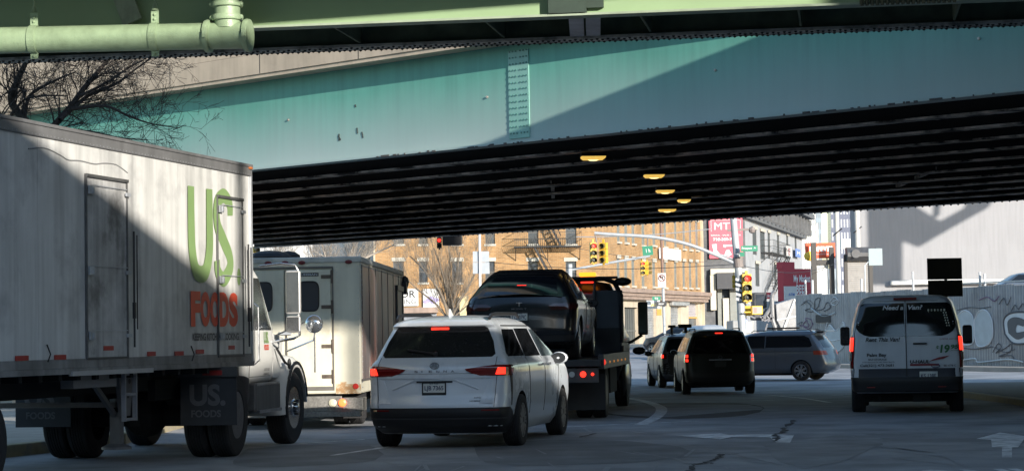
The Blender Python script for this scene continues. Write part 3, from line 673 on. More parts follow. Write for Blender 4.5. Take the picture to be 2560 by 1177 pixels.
mb = MB(); mb.prism([(-.012, 1.0, 1.745), (-.012, 1.2, 1.745), (-.012, 1.02, 1.84)], (0, 0, 0), (.024, 0, 0)); mb.build('antenna_fin', m_white, van)
mb = MB(); p, n = VB.pt(.98, Yv(.80), 1); mb.ball(p+n*.01, .028, 8, .4, 1, .7); mb.build('side_glint', m_amber, van) if False else None
# ---------------------------------------------------------------- dark minivan
m_darkp = M('dark_green_grey_paint', (.016, .018, .017), .4, coat=.1, na=.05)
lv2 = [(.24, .25, 4.8, .84, .2, .3, .06), (.34, .06, 4.98, .92, .22, .35, .08), (.52, .0, 5.05, .95, .25, .4, .10), (.66, .04, 5.05, .96, .25, .4, .1), (.92, .10, 4.95, .965, .24, .4, .1), (1.06, .13, 4.6, .95, .22, .4, .1), (1.14, .16, 4.2, .92, .2, .4, .1),
       (1.35, .28, 3.8, .85, .18, .4, .08), (1.56, .42, 3.35, .76, .15, .4, .07), (1.66, .42, 3.1, .72, .15, .4, .06), (1.71, .55, 2.8, .62, .2, .4, .05), (1.75, .9, 2.3, .4, .2, .2, .02)]
def rear_lamps(t, B_, s0, s1, z0, z1, lit0, lit1, mat=m_redlens, lits=((0, 1),), only=None):
    for s in (1, -1):
        o = patch(B_, [(z0, S(s*s0), S(s*s1)), ((z0+z1)/2, S(s*s0), S(s*(s1+.05))), (z1, S(s*(s0+.02)), S(s*s1))], off=.014, nc=6).build('tail_lamp', mat, t, smooth=True)
        mb = MB()
        for a, b in lits: patch(B_, [(z0+(z1-z0)*a, S(s*lit0), S(s*lit1)), (z0+(z1-z0)*b, S(s*lit0), S(s*lit1))], off=.022, nc=3, skirt=0, mb=mb)
        if lits: mb.build('brake_light', m_redlit, o)
def side_glass(t, B_, panes, mat=m_glass):
    for s in (1, -1):
        for p in panes: patch(B_, [(z, Yv(a), Yv(b)) for z, a, b in p], side=s, nc=5).build('side_window', mat, t, smooth=True)
def rails(t, x, y0, y1, z, h=.045):
    for s in (1, -1):
        mb = MB(); mb.tube([(s*x, y0, z-.01), (s*x, y0+.12, z+h), (s*x, y1-.12, z+h), (s*x, y1, z-.01)], .016, 6); mb.build('roof_rail', m_black, t)
def seams(t, B_, lst):
    mb = MB()
    for s in (1, -1):
        for L in lst: seam(B_, L, side=s, mb=mb)
    mb.build('door_seam', m_black, t)
dv, DB = make_vehicle('minivan', 'dark green-grey minivan with three glowing brake lights beside the silver hatchback', 'minivan', (5.50, 57.6, grd(58)), .3, lv2, m_darkp, [(.86, .95), (-.86, .95), (.86, 3.98), (-.86, 3.98)], .34, .22, spokes=5)
patch(DB, [(1.10, S(-.78), S(.78)), (1.14, S(-.82), S(.82)), (1.56, S(-.66), S(.66)), (1.60, S(-.6), S(.6))], nc=14).build('rear_window', m_glass, dv, smooth=True)
rear_lamps(dv, DB, .80, 1.08, .86, 1.10, .86, .94, lits=((.12, .42), (.58, .9)))
mb = MB(); mb.box(-.10, .10, DB.rear_y(0, 1.66)-.015, DB.rear_y(0, 1.66)+.03, 1.63, 1.655); mb.build('high_brake_light', m_redlit, dv)
side_glass(dv, DB, [[(1.15, .6, 1.5), (1.52, .8, 1.5)], [(1.15, 1.56, 2.6), (1.54, 1.56, 2.5)], [(1.15, 2.68, 3.75), (1.38, 2.62, 3.3), (1.54, 2.58, 2.95)]])
seams(dv, DB, [[(.42, Yv(2.6)), (1.14, Yv(2.62))], [(.42, Yv(3.6)), (1.1, Yv(3.75))]])
patch(DB, [(.36, S(-1.2), S(1.2)), (.62, S(-1.15), S(1.15))], off=.014, nc=20).build('rear_bumper', m_black, dv, smooth=True)
mb = MB(); mb.box(-.3, .3, DB.rear_y(.3, .93)-.03, DB.rear_y(.3, .93), .92, .95); ell(mb, 0, 1.0, .05, .035, DB.rear_y(0, 1.0)-.015); mb.build('tailgate_trim', m_chrome, dv)
plate(dv, DB, 0, .82, 'HKT 4209', None, frame=False)
bpy.data.objects.remove([c for c in bpy.data.objects if c.name.startswith('licence_plate') and c.parent == dv][0].children[0]); 
[c for c in dv.children if c.name.startswith('licence_plate')][0].data.materials[0] = M('unlit_plate', (.05, .05, .05), .6)
rails(dv, .60, .8, 2.8, 1.72)
for s in (1, -1): mirror(dv, s*.88, 3.45, 1.12, s, m_darkp)
mb = MB(); mb.box(-1.02+.0, -.66, 1.2, 1.4, 1.80, 1.90); mb.box(-.86, -.78, 1.25, 1.35, 1.66, 1.81); mb.build('roof_box', m_black, dv, bevel=.01)
# ---------------------------------------------------------------- small silver crossover ahead of it
m_silver = M('silver_blue_paint', (.09, .10, .12), .4, .3, na=.06, coat=.2)
lv3 = [(.26, .25, 4.2, .80, .2, .3, .05), (.38, .04, 4.4, .87, .22, .35, .07), (.55, .0, 4.46, .9, .25, .4, .09), (.80, .06, 4.45, .91, .24, .4, .09), (.98, .10, 4.2, .905, .22, .4, .09), (1.08, .14, 3.7, .88, .2, .4, .09),
       (1.3, .28, 3.2, .80, .18, .4, .08), (1.5, .42, 2.75, .71, .15, .35, .06), (1.58, .40, 2.5, .68, .15, .3, .05), (1.64, .6, 2.2, .56, .2, .3, .04), (1.67, .9, 1.8, .35, .2, .2, .02)]
sv, SB = make_vehicle('hatchback', 'silver hatchback half hidden behind the left side of the dark minivan', 'car', (5.45, 66.6, grd(67)), -3.4, lv3, m_silver, [(.80, .85), (-.80, .85), (.80, 3.5), (-.80, 3.5)], .34, .22)
patch(SB, [(1.04, S(-.74), S(.74)), (1.46, S(-.62), S(.62)), (1.52, S(-.55), S(.55))], nc=12).build('rear_window', m_glass, sv, smooth=True)
rear_lamps(sv, SB, .74, 1.02, .90, 1.06, .84, .94, lits=((.2, .8),))
side_glass(sv, SB, [[(1.08, .5, 1.2), (1.42, .75, 1.2)], [(1.06, 1.26, 2.05), (1.48, 1.26, 2.0)], [(1.04, 2.1, 3.05), (1.3, 2.08, 2.75), (1.48, 2.05, 2.4)]], M('sky_reflecting_glass', (.12, .15, .18), .08, spec=1, na=.2))
seams(sv, SB, [[(.4, Yv(2.1)), (1.06, Yv(2.1))], [(.4, Yv(3.0)), (1.04, Yv(3.1))], [(.4, Yv(1.25)), (1.06, Yv(1.22))]])
patch(SB, [(.36, S(-1.3), S(1.3)), (.62, S(-1.2), S(1.2)), (.80, S(-.70), S(.70)), (1.02, S(-.7), S(.7))], off=.010, nc=20).build('tailgate', m_black, sv, smooth=True)
rails(sv, .55, .7, 2.3, 1.62)
for s in (1, -1): mirror(sv, s*.84, 2.95, 1.05, s, m_black, (.12, .1, .09))
mb = MB(); mb.cyl((-.42, 1.2, 1.55), (-.42, 1.2, 1.88), .05, 10); mb.box(-.53, -.31, 1.12, 1.28, 1.86, 1.94); mb.build('roof_sensor', m_black, sv)
mb = MB(); mb.box(-.05, .45, 1.1, 1.5, 1.69, 1.75); mb.build('roof_strip', M('yellow_strap', (.5, .36, .08), .6), sv)
# ---------------------------------------------------------------- silver grey minivan crossing
m_grey = M('grey_blue_metallic', (.12, .14, .165), .3, .4, na=.06, coat=.5)
lv4 = [(.26, .3, 4.85, .84, .2, .3, .06), (.36, .08, 5.0, .92, .22, .35, .08), (.50, .0, 5.08, .95, .25, .4, .10), (.68, .03, 5.1, .96, .25, .4, .1), (.92, .12, 4.95, .965, .24, .4, .1), (1.06, .17, 4.6, .95, .22, .4, .1), (1.12, .20, 4.2, .93, .2, .4, .1),
       (1.30, .34, 3.9, .87, .18, .4, .08), (1.56, .56, 3.35, .78, .15, .4, .07), (1.62, .50, 3.15, .75, .15, .4, .06), (1.68, .60, 2.85, .68, .2, .4, .05), (1.72, .9, 2.3, .45, .2, .2, .02)]
hd = -66.0
hv = Vector((math.sin(R(hd)), math.cos(R(hd)), 0)); rv = Vector((hv.y, -hv.x, 0))
wp = onground(2003, 951, -.2); rt = wp-hv*1.05+rv*.93
gv, GB = make_vehicle('minivan', 'grey-blue minivan seen from the side crossing between the dark minivan and the rental van', 'minivan', (rt.x, rt.y, -.2), hd, lv4, m_grey, [(.86, 1.05), (-.86, 1.05), (.86, 4.05), (-.86, 4.05)], .335, .22, spokes=7, rim=m_chrome)
patch(GB, [(1.13, S(-.72), S(.72)), (1.5, S(-.64), S(.64)), (1.55, S(-.6), S(.6))], nc=12).build('rear_window', m_glass2, gv, smooth=True)
for s in (1, -1):
    patch(GB, [(.88, S(s*.62), S(s*1.22)), (1.02, S(s*.66), S(s*1.18))], off=.012, nc=10).build('tail_lamp', M('unlit_orange_red_lens', (.28, .04, .02), .3), gv, smooth=True)
side_glass(gv, GB, [[(1.14, .72, 2.3), (1.2, .66, 2.3), (1.45, .78, 2.3), (1.53, .95, 2.3)], [(1.12, 2.34, 3.0), (1.54, 2.34, 2.95)], [(1.12, 3.06, 3.95), (1.35, 3.04, 3.55), (1.53, 3.0, 3.2)]])
seams(gv, GB, [[(.4, Yv(1.95)), (1.12, Yv(1.95))], [(.4, Yv(3.0)), (1.12, Yv(3.02))], [(1.0, Yv(.5)), (1.0, Yv(3.0))], [(.4, Yv(3.9)), (1.1, Yv(4.0))]])
patch(GB, [(.36, S(-1.2), S(1.2)), (.60, S(-1.25), S(1.25))], off=.014, nc=20).build('rear_bumper', m_grey, gv, smooth=True)
rails(gv, .62, .7, 2.9, 1.68)
for s in (1, -1): mirror(gv, s*.88, 3.7, 1.08, s, m_grey)
mb = MB(); mb.box(-.62, .62, .28, .62, 1.665, 1.70); mb.build('roof_spoiler', m_grey, gv, bevel=.01)
mb = MB()
for x, z in ((-.1, 1.3), (-.5, 1.25)): mb.box(0, .01, 0, .01, 0, .01)
mb = MB(); mb.beam((-.35, 2.2, 1.78), (.35, 2.2, 1.78), .05, .05); mb.beam((.2, 1.4, 1.8), (.3, 2.6, 1.8), .05, .06); mb.build('roof_rack', m_black, gv)
# ---------------------------------------------------------------- rental cargo van
m_rent = M('rental_white_paint', (.56, .58, .62), .35, ns=2, na=.08, coat=.3, streak=.08)
lt = [(.36, .14, 5.2, .93, .12, .3, .04), (.40, .03, 5.3, .97, .14, .3, .05), (.58, .0, 5.4, .99, .15, .3, .05), (.66, .03, 5.4, 1.01, .12, .3, .04), (.95, .05, 5.3, 1.03, .12, .35, .04), (1.30, .08, 4.6, 1.01, .13, .35, .04), (1.60, .13, 4.1, .96, .14, .35, .05), (1.88, .19, 3.7, .88, .15, .35, .05),
      (1.96, .215, 3.6, .845, .16, .35, .05), (2.02, .26, 3.45, .79, .2, .35, .05), (2.06, .36, 3.3, .68, .2, .3, .04), (2.08, .6, 3.0, .5, .2, .2, .02)]
tc_ = onground(2260, 1052)
tv, TB = make_vehicle('cargo_van', 'white rental cargo van with lettered rear doors beside the fence on the right', 'van', ((2260-1280)/143, 37.8, 0), 10.3, lt, m_rent, [(.86, 1.1), (-.86, 1.1), (.86, 4.4), (-.86, 4.4)], .35, .24, barrel=.07)
for s in (1, -1):
    rows = [(1.35, .022, .62), (1.375, .022, .72), (1.43, .022, .81), (1.50, .022, .86), (1.62, .022, .865), (1.86, .022, .80), (1.91, .022, .775), (1.935, .022, .72)]
    patch(TB, [(z, S(s*a), S(s*b)) for z, a, b in rows], nc=10, off=.008).build('rear_window', m_glass, tv, smooth=True)
    lo = patch(TB, [(.80, S(s*.93), S(s*1.16)), (1.05, S(s*.905), S(s*1.15)), (1.30, S(s*.89), S(s*1.12)), (1.37, S(s*.89), S(s*1.04))], off=.018, nc=6).build('tail_lamp', m_redlens, tv, smooth=True)
    patch(TB, [(1.10, S(s*.92), S(s*1.06)), (1.34, S(s*.90), S(s*1.03))], off=.026, nc=4, skirt=0).build('brake_light', m_redlit, lo)
    patch(TB, [(.93, S(s*.95), S(s*1.06)), (1.07, S(s*.935), S(s*1.06))], off=.024, nc=4, skirt=0).build('reverse_light', M('grey_clear_lens', (.16, .15, .15), .3), lo)
    patch(TB, [(.66, S(s*.95), S(s*1.12)), (.77, S(s*.96), S(s*1.12))], off=.02, nc=4).build('corner_step', M('pale_step', (.34, .35, .37), .5), tv)
    mb = MB(); mb.box(s*1.16-.09, s*1.16+.09, 3.86, 3.97, 1.18, 1.54); o = mb.build('wing_mirror', m_black, tv, bevel=.04); mb = MB(); mb.box(s*1.16-.07, s*1.16+.07, 3.852, 3.858, 1.22, 1.50); mb.build('mirror_glass', m_glass2, o)
    patch(TB, [(1.30, Yv(3.0), Yv(4.2)), (1.75, Yv(3.0), Yv(3.6))], side=s, nc=4).build('side_window', m_glass, tv, smooth=True)
patch(TB, [(.38, S(-1.3), S(1.3)), (.45, S(-1.3), S(1.3)), (.60, S(-1.25), S(1.25)), (.64, S(-1.2), S(1.2))], off=.03, nc=24).build('rear_bumper', m_black, tv, smooth=True)
patch(TB, [(.64, S(-.94), S(.94)), (.79, S(-.92), S(.92))], off=.006, nc=16).build('door_base', M('dark_blue_paint', (.012, .016, .03), .4, na=.1), tv, smooth=True)
mb = MB(); seam(TB, [(.66, S(0)), (1.98, S(0))], off=.009, wd=.014, mb=mb)
for s in (1, -1): seam(TB, [(.66, S(s*.93)), (1.4, S(s*.90)), (1.9, S(s*.80)), (1.97, S(s*.72))], mb=mb)
seam(TB, [(1.97, S(-.72)), (1.97, S(.72))], mb=mb); mb.build('door_seam', m_black, tv)
mb = MB(); mb.box(-.20, .20, .19, .26, 1.985, 2.03); mb.build('high_brake_light', m_redlens, tv)
mb = MB(); mb.box(.12, .36, TB.rear_y(.2, 1.22)-.035, TB.rear_y(.2, 1.22), 1.205, 1.235); mb.build('door_handle', m_black, tv, bevel=.008)
plate(tv, TB, .375, .66, 'KS 138E', None, w=.31, h=.15, dy=.02, frame=False)
for x in (-.62, .6): mb = MB(); mb.box(x-.07, x+.07, -.038, -.02, .46, .475); mb.build('reflector', M('dim_red_reflector', (.25, .02, .02), .3), tv)
on = lambda p, d=.022: Vector((p.x, TB.rear_y(p.x, p.z)-d, p.z))
inkd = M('van_dark_lettering', (.015, .018, .022), .5, na=0)
mb = MB(); text(mb, 'Rent This Van!', (-.70, 0, 1.262), X, Z, .60, .075, .03, .25, on)
text(mb, 'Palm Bay', (-.68, 0, .985), X, Z, .34, .075, .03, 0, on); text(mb, 'SELF-STORAGE', (-.66, 0, .935), X, Z, .32, .032, .02, 0, on)
text(mb, '1730 Babcock St NE, Palm Bay FL', (-.76, 0, .890), X, Z, .56, .026, .01, 0, on); text(mb, 'Call(321) 473-3681', (-.80, 0, .815), X, Z, .58, .056, .02, 0, on)
text(mb, 'BE 1778 C', (.64, 0, .815), X, Z, .21, .035, .01, 0, on); text(mb, 'U-HAUL', (.06, 0, .875), X, Z, .34, .06, .04, .1, on); mb.build('door_lettering', inkd, tv)
mb = MB(); text(mb, 'Need a', (-.39, 0, 1.815), X, Z, .36, .08, .03, .25, lambda p: on(p, .02)); text(mb, 'Van?', (.05, 0, 1.815), X, Z, .25, .08, .03, .25, lambda p: on(p, .02)); text(mb, 'THANKS', (-.65, 0, 1.195), X, Z, .24, .03, .0, .2, on)
mb.build('white_lettering', M('white_vinyl', (.55, .56, .58), .5, na=0), tv)
mb = MB(); text(mb, '19', (.58, 0, 1.05), X, Z, .17, .145, .04, .15, on); text(mb, '$', (.51, 0, 1.10), X, Z, .05, .08, .03, .15, on); text(mb, '95', (.77, 0, 1.12), X, Z, .13, .075, .03, .15, on); text(mb, 'plus mileage', (.77, 0, 1.085), X, Z, .13, .02, .01, .1, on)
mb.build('price_lettering', M('green_vinyl', (.02, .14, .04), .5, na=0), tv)
mb = MB()
for i in range(4): mb.add([on(Vector(q)) for q in ((.38+i*.05, 0, .90+i*.014), (.46+i*.05, 0, .945+i*.014), (.60+i*.05, 0, .99+i*.006), (.48+i*.05, 0, .93+i*.006))], [(0, 1, 2, 3)])
mb.add([on(Vector(q)) for q in ((.06, 0, .835), (.56, 0, .835), (.56, 0, .868), (.06, 0, .868))], [(0, 1, 2, 3)]); text(mb, 'U-MOVE. ANY DAY!', (.58, 0, 1.28), X, Z, .34, .03, 0, .1, on)
mb.build('red_decal', M('red_vinyl', (.22, .02, .03), .5, na=0), tv)
mb = MB(); ell(mb, .50, .83, .07, .03, TB.rear_y(.56, .77)-.012, .008); mb.build('emblem', M('blue_oval', (.03, .05, .12), .3), tv)
mb = MB()   # pale dots set on the glass, for a perforated headrest panel
for i in range(6): mb.ball((.40+i*.055, TB.rear_y(.4, 1.8)-.014, 1.80), .017, 6, 1, .2, 1.3)
for i in range(6):
    for x in (.40, .44, .66, .70)[: 4]: mb.ball((x+(.0 if x < .5 else .01*i), TB.rear_y(.5, 1.75-i*.04)-.012, 1.755-i*.045), .013, 6, 1, .2, 1.3) if not (x == .44) else None
mb.build('panel_dots', M('perforated_panel', (.5, .5, .42), .6), tv)
mb = MB(); mb.box(.10, .4, .3, .4, .20, .4); mb.box(-.5, -.46, .3, .4, .22, .4); mb.lathe([(.05, -.04), (.14, -.02), (.14, .02), (.05, .04)], (0, .9, .34), X, 14); mb.build('hitch', m_under, tv)
# ================================================================ semi trailer
TH = R(14.2); TF = Vector((math.sin(TH), math.cos(TH), 0)); TR = Vector((TF.y, -TF.x, 0)); TO = Vector((-3.38, 27.9, 0))
tr = thing('semi_trailer', 'long dirty white box trailer with green and red lettering on its side', 'trailer', TO, -TH)
def TL(px, py, off=0):   # pixel -> trailer local point on its right side (x = 0)
    p = onplane(px, py, TO+TR*off, TR)-TO; return Vector((p.dot(TR), p.dot(TF), p.z))
m_tw = M('grimy_white_trailer', (.60, .60, .585), .5, ns=1.1, na=.13, streak=.32, col2=(.40, .40, .40), c2s=.9, c2t=.56)
m_td = M('scuffed_door_panel', (.45, .45, .45), .5, ns=3, na=.3, streak=.4, col2=(.2, .2, .2), c2s=1.6, c2t=.58)
m_rail = M('dull_grey_rail', (.20, .20, .205), .5, .3, ns=2, na=.2, streak=.2)
ZT = TL(625, 414).z; ZTB = TL(625, 441).z; ZL = TL(625, 908).z; LEN = 9.5
print('trailer', ZT, ZTB, ZL)
mb = MB(); mb.box(-2.55, -.02, -LEN, 0, ZL, ZT-.03); mb.build('box', m_tw, tr)
mb = MB(); k = 0
while k < LEN:   # side skin sheets
    mb.box(-.02, 0, -min(k+1.2, LEN), -k-.004, ZL+.12, ZTB); k += 1.2
mb.build('side_panel', m_tw, tr)
mb = MB(); mb.box(-.03, .025, -LEN, .012, ZTB, ZT); mb.box(-.06, .04, -LEN, .02, ZT-.028, ZT+.01); mb.build('top_rail', m_rail, tr, bevel=.006)
mb = MB()
for i in range(110): mb.ball((.027, -.05-i*.085, ZTB+.02), .006, 5)
mb.build('rivet', m_galv, tr)['kind'] = 'stuff'
mb = MB(); mb.box(-.03, .012, -LEN, .01, ZL+.03, ZL+.13); mb.box(-.03, .03, -LEN, .015, ZL-.03, ZL+.03); mb.build('bottom_rail', M('stained_lower_rail', (.27, .265, .26), .6, .2, ns=2, na=.35, streak=.35), tr, bevel=.004)
mb = MB(); mb.box(-.05, .02, -.03, .03, ZL, ZT-.02); mb.build('corner_post', m_galv, tr, bevel=.006)
mb = MB(); mb.ball((0.03, -.06, ZT-.04), .05, 8, .6, 1.4, .4); mb.build('marker_lamp', M('faded_orange_lens', (.5, .16, .05), .4), tr)
for (a, b, c, d) in ((35, 888, 68, 905), (133, 886, 162, 902), (366, 878, 386, 890), (434, 877, 456, 888), (487, 873, 507, 884)):
    p, q = TL(a, d), TL(c, b); mb = MB(); mb.box(.012, .018, p.y, q.y, q.z-.05, q.z); mb.build('reflective_tape', m_refl, tr)
def sdoor(x0, x1, ytop, ybot, name):
    a, b = TL(x0, ytop), TL(x1, ybot); y0, y1, zb = a.y, b.y, b.z; zt_ = a.z
    mb = MB(); mb.box(.003, .010, y0, y1, zb, zt_); o = mb.build(name, m_td, tr, bevel=.006)
    mb = MB(); g = .022
    mb.box(.003, .03, y0-g, y0, zb-g, zt_+g); mb.box(.003, .025, y1, y1+g, zb-g, zt_+g); mb.box(.003, .024, y0, y1, zb-g, zb); mb.box(.003, .04, y0-.02, y1+.02, zt_, zt_+.035)
    mb.build('door_frame', M('dark_gasket_metal', (.12, .12, .12), .5, .4, na=.3, ns=5), o, bevel=.004)
    mb = MB()
    for f in (.07, .52, .88):
        z = zb+(zt_-zb)*(1-f); mb.box(.031, .05, y0+.01, y0+.13, z-.045, z+.045); mb.box(.05, .06, y0+.08, y0+.12, z-.03, z+.03); mb.box(.031, .05, y1-.06, y1+.05, z-.02, z+.02); mb.box(.031, .036, y0+.1, y1-.02, z+.052, z+.06)
    mb.build('hinge', m_galv, o)
    mb = MB(); mb.cyl((.07, y1+.07, zb+.1), (.07, y1+.07, zb+(zt_-zb)*.72), .012, 8); mb.cyl((.08, y1+.13, zb+.3), (.08, y1+.13, zb+(zt_-zb)*.7), .008, 6); mb.beam((.08, y1+.05, zb+.42), (.08, y1+.05, zb+.60), .04, .03); mb.build('lock_rod', M('black_latch', (.04, .04, .045), .5, .3, na=.2), o)
    mb = MB(); p, q = TL(x0+(x1-x0)*.38, ybot-25), TL(x0+(x1-x0)*.66, ybot-12); mb.box(.0105, .014, y0+(y1-y0)*.4, y0+(y1-y0)*.65, zb+.07, zb+.12); mb.build('reflective_tape', m_refl, o)
    return o
sdoor(212, 316, 442, 890, 'side_door'); d2 = sdoor(540, 606, 494, 886, 'front_side_door'); d2.data.materials[0] = m_tw
# lettering: "US." green, "FOODS" red, slogan; a copy on the small door stands proud of it
m_gv = M('green_lettering', (.19, .29, .115), .5, ns=2, na=.08); m_rv = M('red_lettering', (.62, .075, .035), .5, ns=2, na=.08); m_kv = M('grey_lettering', (.08, .08, .085), .5, na=0)
y_a, y_b = TL(540, 600).y-.03, TL(606, 600).y+.03
dz_ = lambda p: Vector((.0135, p.y, p.z))
def stroke_text(mb, pl, wd, n=14):
    """thick bent stroke in the side plane; pl list of (y,z,width)"""
    ps = [Vector(q) for q in smooth_pts([Vector((q[0], q[1], q[2])) for q in pl], n)]; o = len(mb.v); m = len(ps)
    for i, p in enumerate(ps):
        d = Vector((ps[min(i+1, m-1)].x-ps[max(i-1, 0)].x, ps[min(i+1, m-1)].y-ps[max(i-1, 0)].y)).normalized(); s = Vector((-d.y, d.x))*p.z/2
        for k in (-1, 1): mb.v.append(tuple(dz_(Vector((0, p.x+s.x*k, p.y+s.y*k)))))
    for i in range(m-1): mb.f.append([o+2*i, o+2*i+1, o+2*i+3, o+2*i+2]); mb.mi.append(0)
mb = MB()
q = lambda px, py: TL(px, py)
yu0, yu1 = q(475, 480).y, q(521, 480).y; zt1, zb1 = q(480, 466).z, q(508, 700).z
yc_ = (yu0+yu1)/2; wv = .215
stroke_text(mb, [(yu0, zt1, wv*.9), (yu0, zt1-.35, wv*.95), (yu0+.02, zb1+.38, wv), (yu0+.12, zb1+.13, wv), (yc_+.0, zb1+.07, wv*.95), (yu1-.12, zb1+.13, wv), (yu1-.01, zb1+.38, wv), (yu1, zt1-.35, wv*.95), (yu1, zt1, wv*.9)], wv)
ys0, ys1 = q(540, 600).y, q(572, 600).y; ym_ = (ys0+ys1)/2; zt2 = q(560, 478).z; zb2 = q(560, 712).z
stroke_text(mb, [(ys1+.02, zt2-.30, wv*.8), (ys1+.0, zt2-.15, wv*.9), (ym_+.02, zt2-.06, wv*.85), (ys0+.02, zt2-.17, wv*.9), (ys0+.02, zt2-.42, wv*.95), (ym_, zt2-.62, wv), (ys1-.02, zt2-.80, wv*.95), (ys1+.0, zb2+.22, wv*.95), (ym_, zb2+.07, wv*.9), (ys0+.03, zb2+.16, wv*.85), (ys0, zb2+.30, wv*.8)], wv)
p = q(595, 692); n_ = 20; mb.add([dz_(Vector((0, p.y+.062*math.cos(2*math.pi*i/n_), p.z+.11*math.sin(2*math.pi*i/n_)))) for i in range(n_)], [tuple(range(n_))])
mb.build('green_lettering', m_gv, tr)
mb = MB(); a, b = q(475, 816), q(592, 732); vs = 5; wl = (b.y-a.y)/5*1.0
for i, ch in enumerate('FOODS'): text(mb, ch, (0, a.y+i*wl*1.0, a.z), Y, Z, wl*.99, b.z-a.z, .06, fn=dz_)
mb.build('red_lettering', m_rv, tr)
mb = MB(); a, b = q(479, 851), q(596, 836); text(mb, 'KEEPING KITCHENS COOKING.', (0, a.y, a.z), Y, Z, b.y-a.y, .09, .03, fn=dz_); mb.build('slogan_lettering', m_kv, tr)
mb = MB()   # wavy drip scar under the top rail and cable loops
pts = [TL(x, y)+X*.004 for x, y in ((70, 372), (110, 370), (150, 388), (170, 400), (200, 402), (235, 410), (260, 408), (290, 412), (318, 432))]
mb.tube(smooth_pts(pts, 4), .008, 4); mb.build('drip_line', M('drip_stain', (.3, .3, .3), .7), tr)
mb = MB()
for px in (113, 474): p = TL(px, 885); mb.tube([p+X*.02+Z*.1, p+X*.05+Y*.02, p+X*.03-Z*.08], .008, 5)
mb.build('cable_hook', m_black, tr)
mb = MB()
for i in range(20): mb.box(-2.5, -.05, -.5-i*.45, -.42-i*.45, ZL-.1, ZL)
mb.box(-1.9, -1.8, -LEN, 0, ZL-.3, ZL-.02); mb.box(-.8, -.7, -LEN, 0, ZL-.3, ZL-.02); mb.build('subframe', m_under, tr)
# landing gear, tool box
a, b = TL(322, 935), TL(354, 1050)
mb = MB(); y = (a.y+b.y)/2
for yy in (a.y+.04, b.y): mb.beam((-.08, yy, ZL-.03), (-.08, yy, b.z), .03, .05)
for z in (b.z+.02, b.z+.30, ZL-.06): mb.beam((-.08, a.y+.04, z), (-.08, b.y, z), .04, .03)
mb.build('ladder_bracket', M('bracket_galv', (.28, .28, .3), .6, .4, na=.3), tr)
a, b = TL(356, 935), TL(398, 1060); y = (a.y+b.y)/2-.02
mb = MB(); mb.prism([(-.35, y-.19, ZL-.03), (-.35, y+.23, ZL-.03), (-.35, y+.12, .62), (-.35, y-.10, .62)], (0, 0, 0), (.05, 0, 0)); o = mb.build('landing_gear', M('galvanised_grimy', (.16, .16, .17), .6, .4, na=.3), tr)
mb = MB()
for yy, z in ((y-.03, ZL-.17), (y+.1, ZL-.15), (y-.04, .85), (y+.06, .85)): mb.lathe([(.03, 0), (.03, .003)], (-.299, yy, z), X, 10)
mb.build('holes', m_black, o)
mb = MB()
for x in (-.42, -2.1): mb.box(x-.06, x+.06, y-.05, y+.07, .28, .66); mb.lathe([(.17, 0), (.17, .03), (.08, .07)], (x, y, .24), Z, 16)
mb.beam((-.5, y-.6, ZL-.05), (-.42, y, .6), .05); mb.beam((-.42, y, .75), (-2.1, y, .75), .06); mb.build('leg', M('galvanised_grimy', (.16, .16, .17)), tr)
a, b = TL(205, 938), TL(312, 960); mb = MB(); mb.box(-.25, -.1, a.y, b.y, b.z-.02, ZL-.03); mb.build('placard_box', M('placard_grey', (.16, .16, .17), .6), tr)
a, b = TL(172, 925), TL(375, 935); mb = MB(); mb.box(.0, .045, a.y, b.y, ZL-.05, ZL-.0); mb.build('side_guard_strip', M('pale_worn_strip', (.4, .39, .38), .6), tr)
for y in (-7.15, -8.5):
    for s in (0, 1):
        wheel(tr, -.14 if not s else -2.41, y, .50, .27, 1 if not s else -1, style='dish', dual=True)
mb = MB(); mb.box(-2.3, -.3, -9.4, -6.7, .75, ZL-.25); mb.cyl((-2.4, -7.55, .5), (-.2, -7.55, .5), .08, 10); mb.build('bogie', m_under, tr)
mb = MB(); mb.box(-.75, -.1, -6.85, -6.82, .45, ZL-.1); mb.build('mud_flap', m_black, tr)
# ================================================================ truck tractor
tt = thing('truck_tractor', 'white day-cab truck pulling the lettered box trailer, with chrome mirrors', 'truck', (-4.71, 27.67, 0), -R(8))
m_cab = M('truck_white_paint', (.68, .68, .66), .3, ns=1.5, na=.06, coat=.4)
for s in (1, -1): wheel(tt, s*1.07, 0, .52, .27, s, style='dish', dual=True)
for s in (1, -1): wheel(tt, s*1.03, 3.15, .51, .28, s, style='hub', rim=m_chrome, steer=R(-3) if s > 0 else R(-3))
mb = MB()
for s in (1, -1): mb.box(s*.45-.05, s*.45+.05, -1.2, 4.2, .75, 1.0)
mb.cyl((-1.0, 0, .52), (1.0, 0, .52), .13, 12); mb.ball((0, 0, .55), .3, 12); mb.box(-.5, .5, -.4, .5, 1.0, 1.08); mb.box(-.6, .6, 1.1, 3.9, .5, 1.0); mb.cyl((-1, 3.15, .5), (1, 3.15, .5), .07, 8); mb.build('chassis', m_under, tt)
for s in (1, -1):
    mb = MB(); mb.box(s*1.07-.42, s*1.07+.30, -.66, -.645, .42, 1.02); f = mb.build('mud_flap', M('worn_mud_flap', (.035, .037, .042), .7, na=.3), tt)
    mb = MB(); x0 = s*1.07-.30; text(mb, 'US.', (x0, -.665, .66), X, Z, .46, .27, .04); text(mb, 'FOODS', (x0+.02, -.665, .52), X, Z, .38, .09, .03); mb.build('lettering', M('grey_flap_print', (.12, .12, .125), .7, na=.3), f)
    mb = MB(); mb.box(s*1.07-.44, s*1.07+.32, -.70, -.62, 1.02, 1.14); mb.build('flap_bracket', M('bracket_grey', (.08, .08, .08), .6, .3), tt)
mb = MB(); mb.box(-1.15, -.6, -.69, -.67, .84, .87); mb.box(-.4, -.34, -.75, -.70, .80, .83)
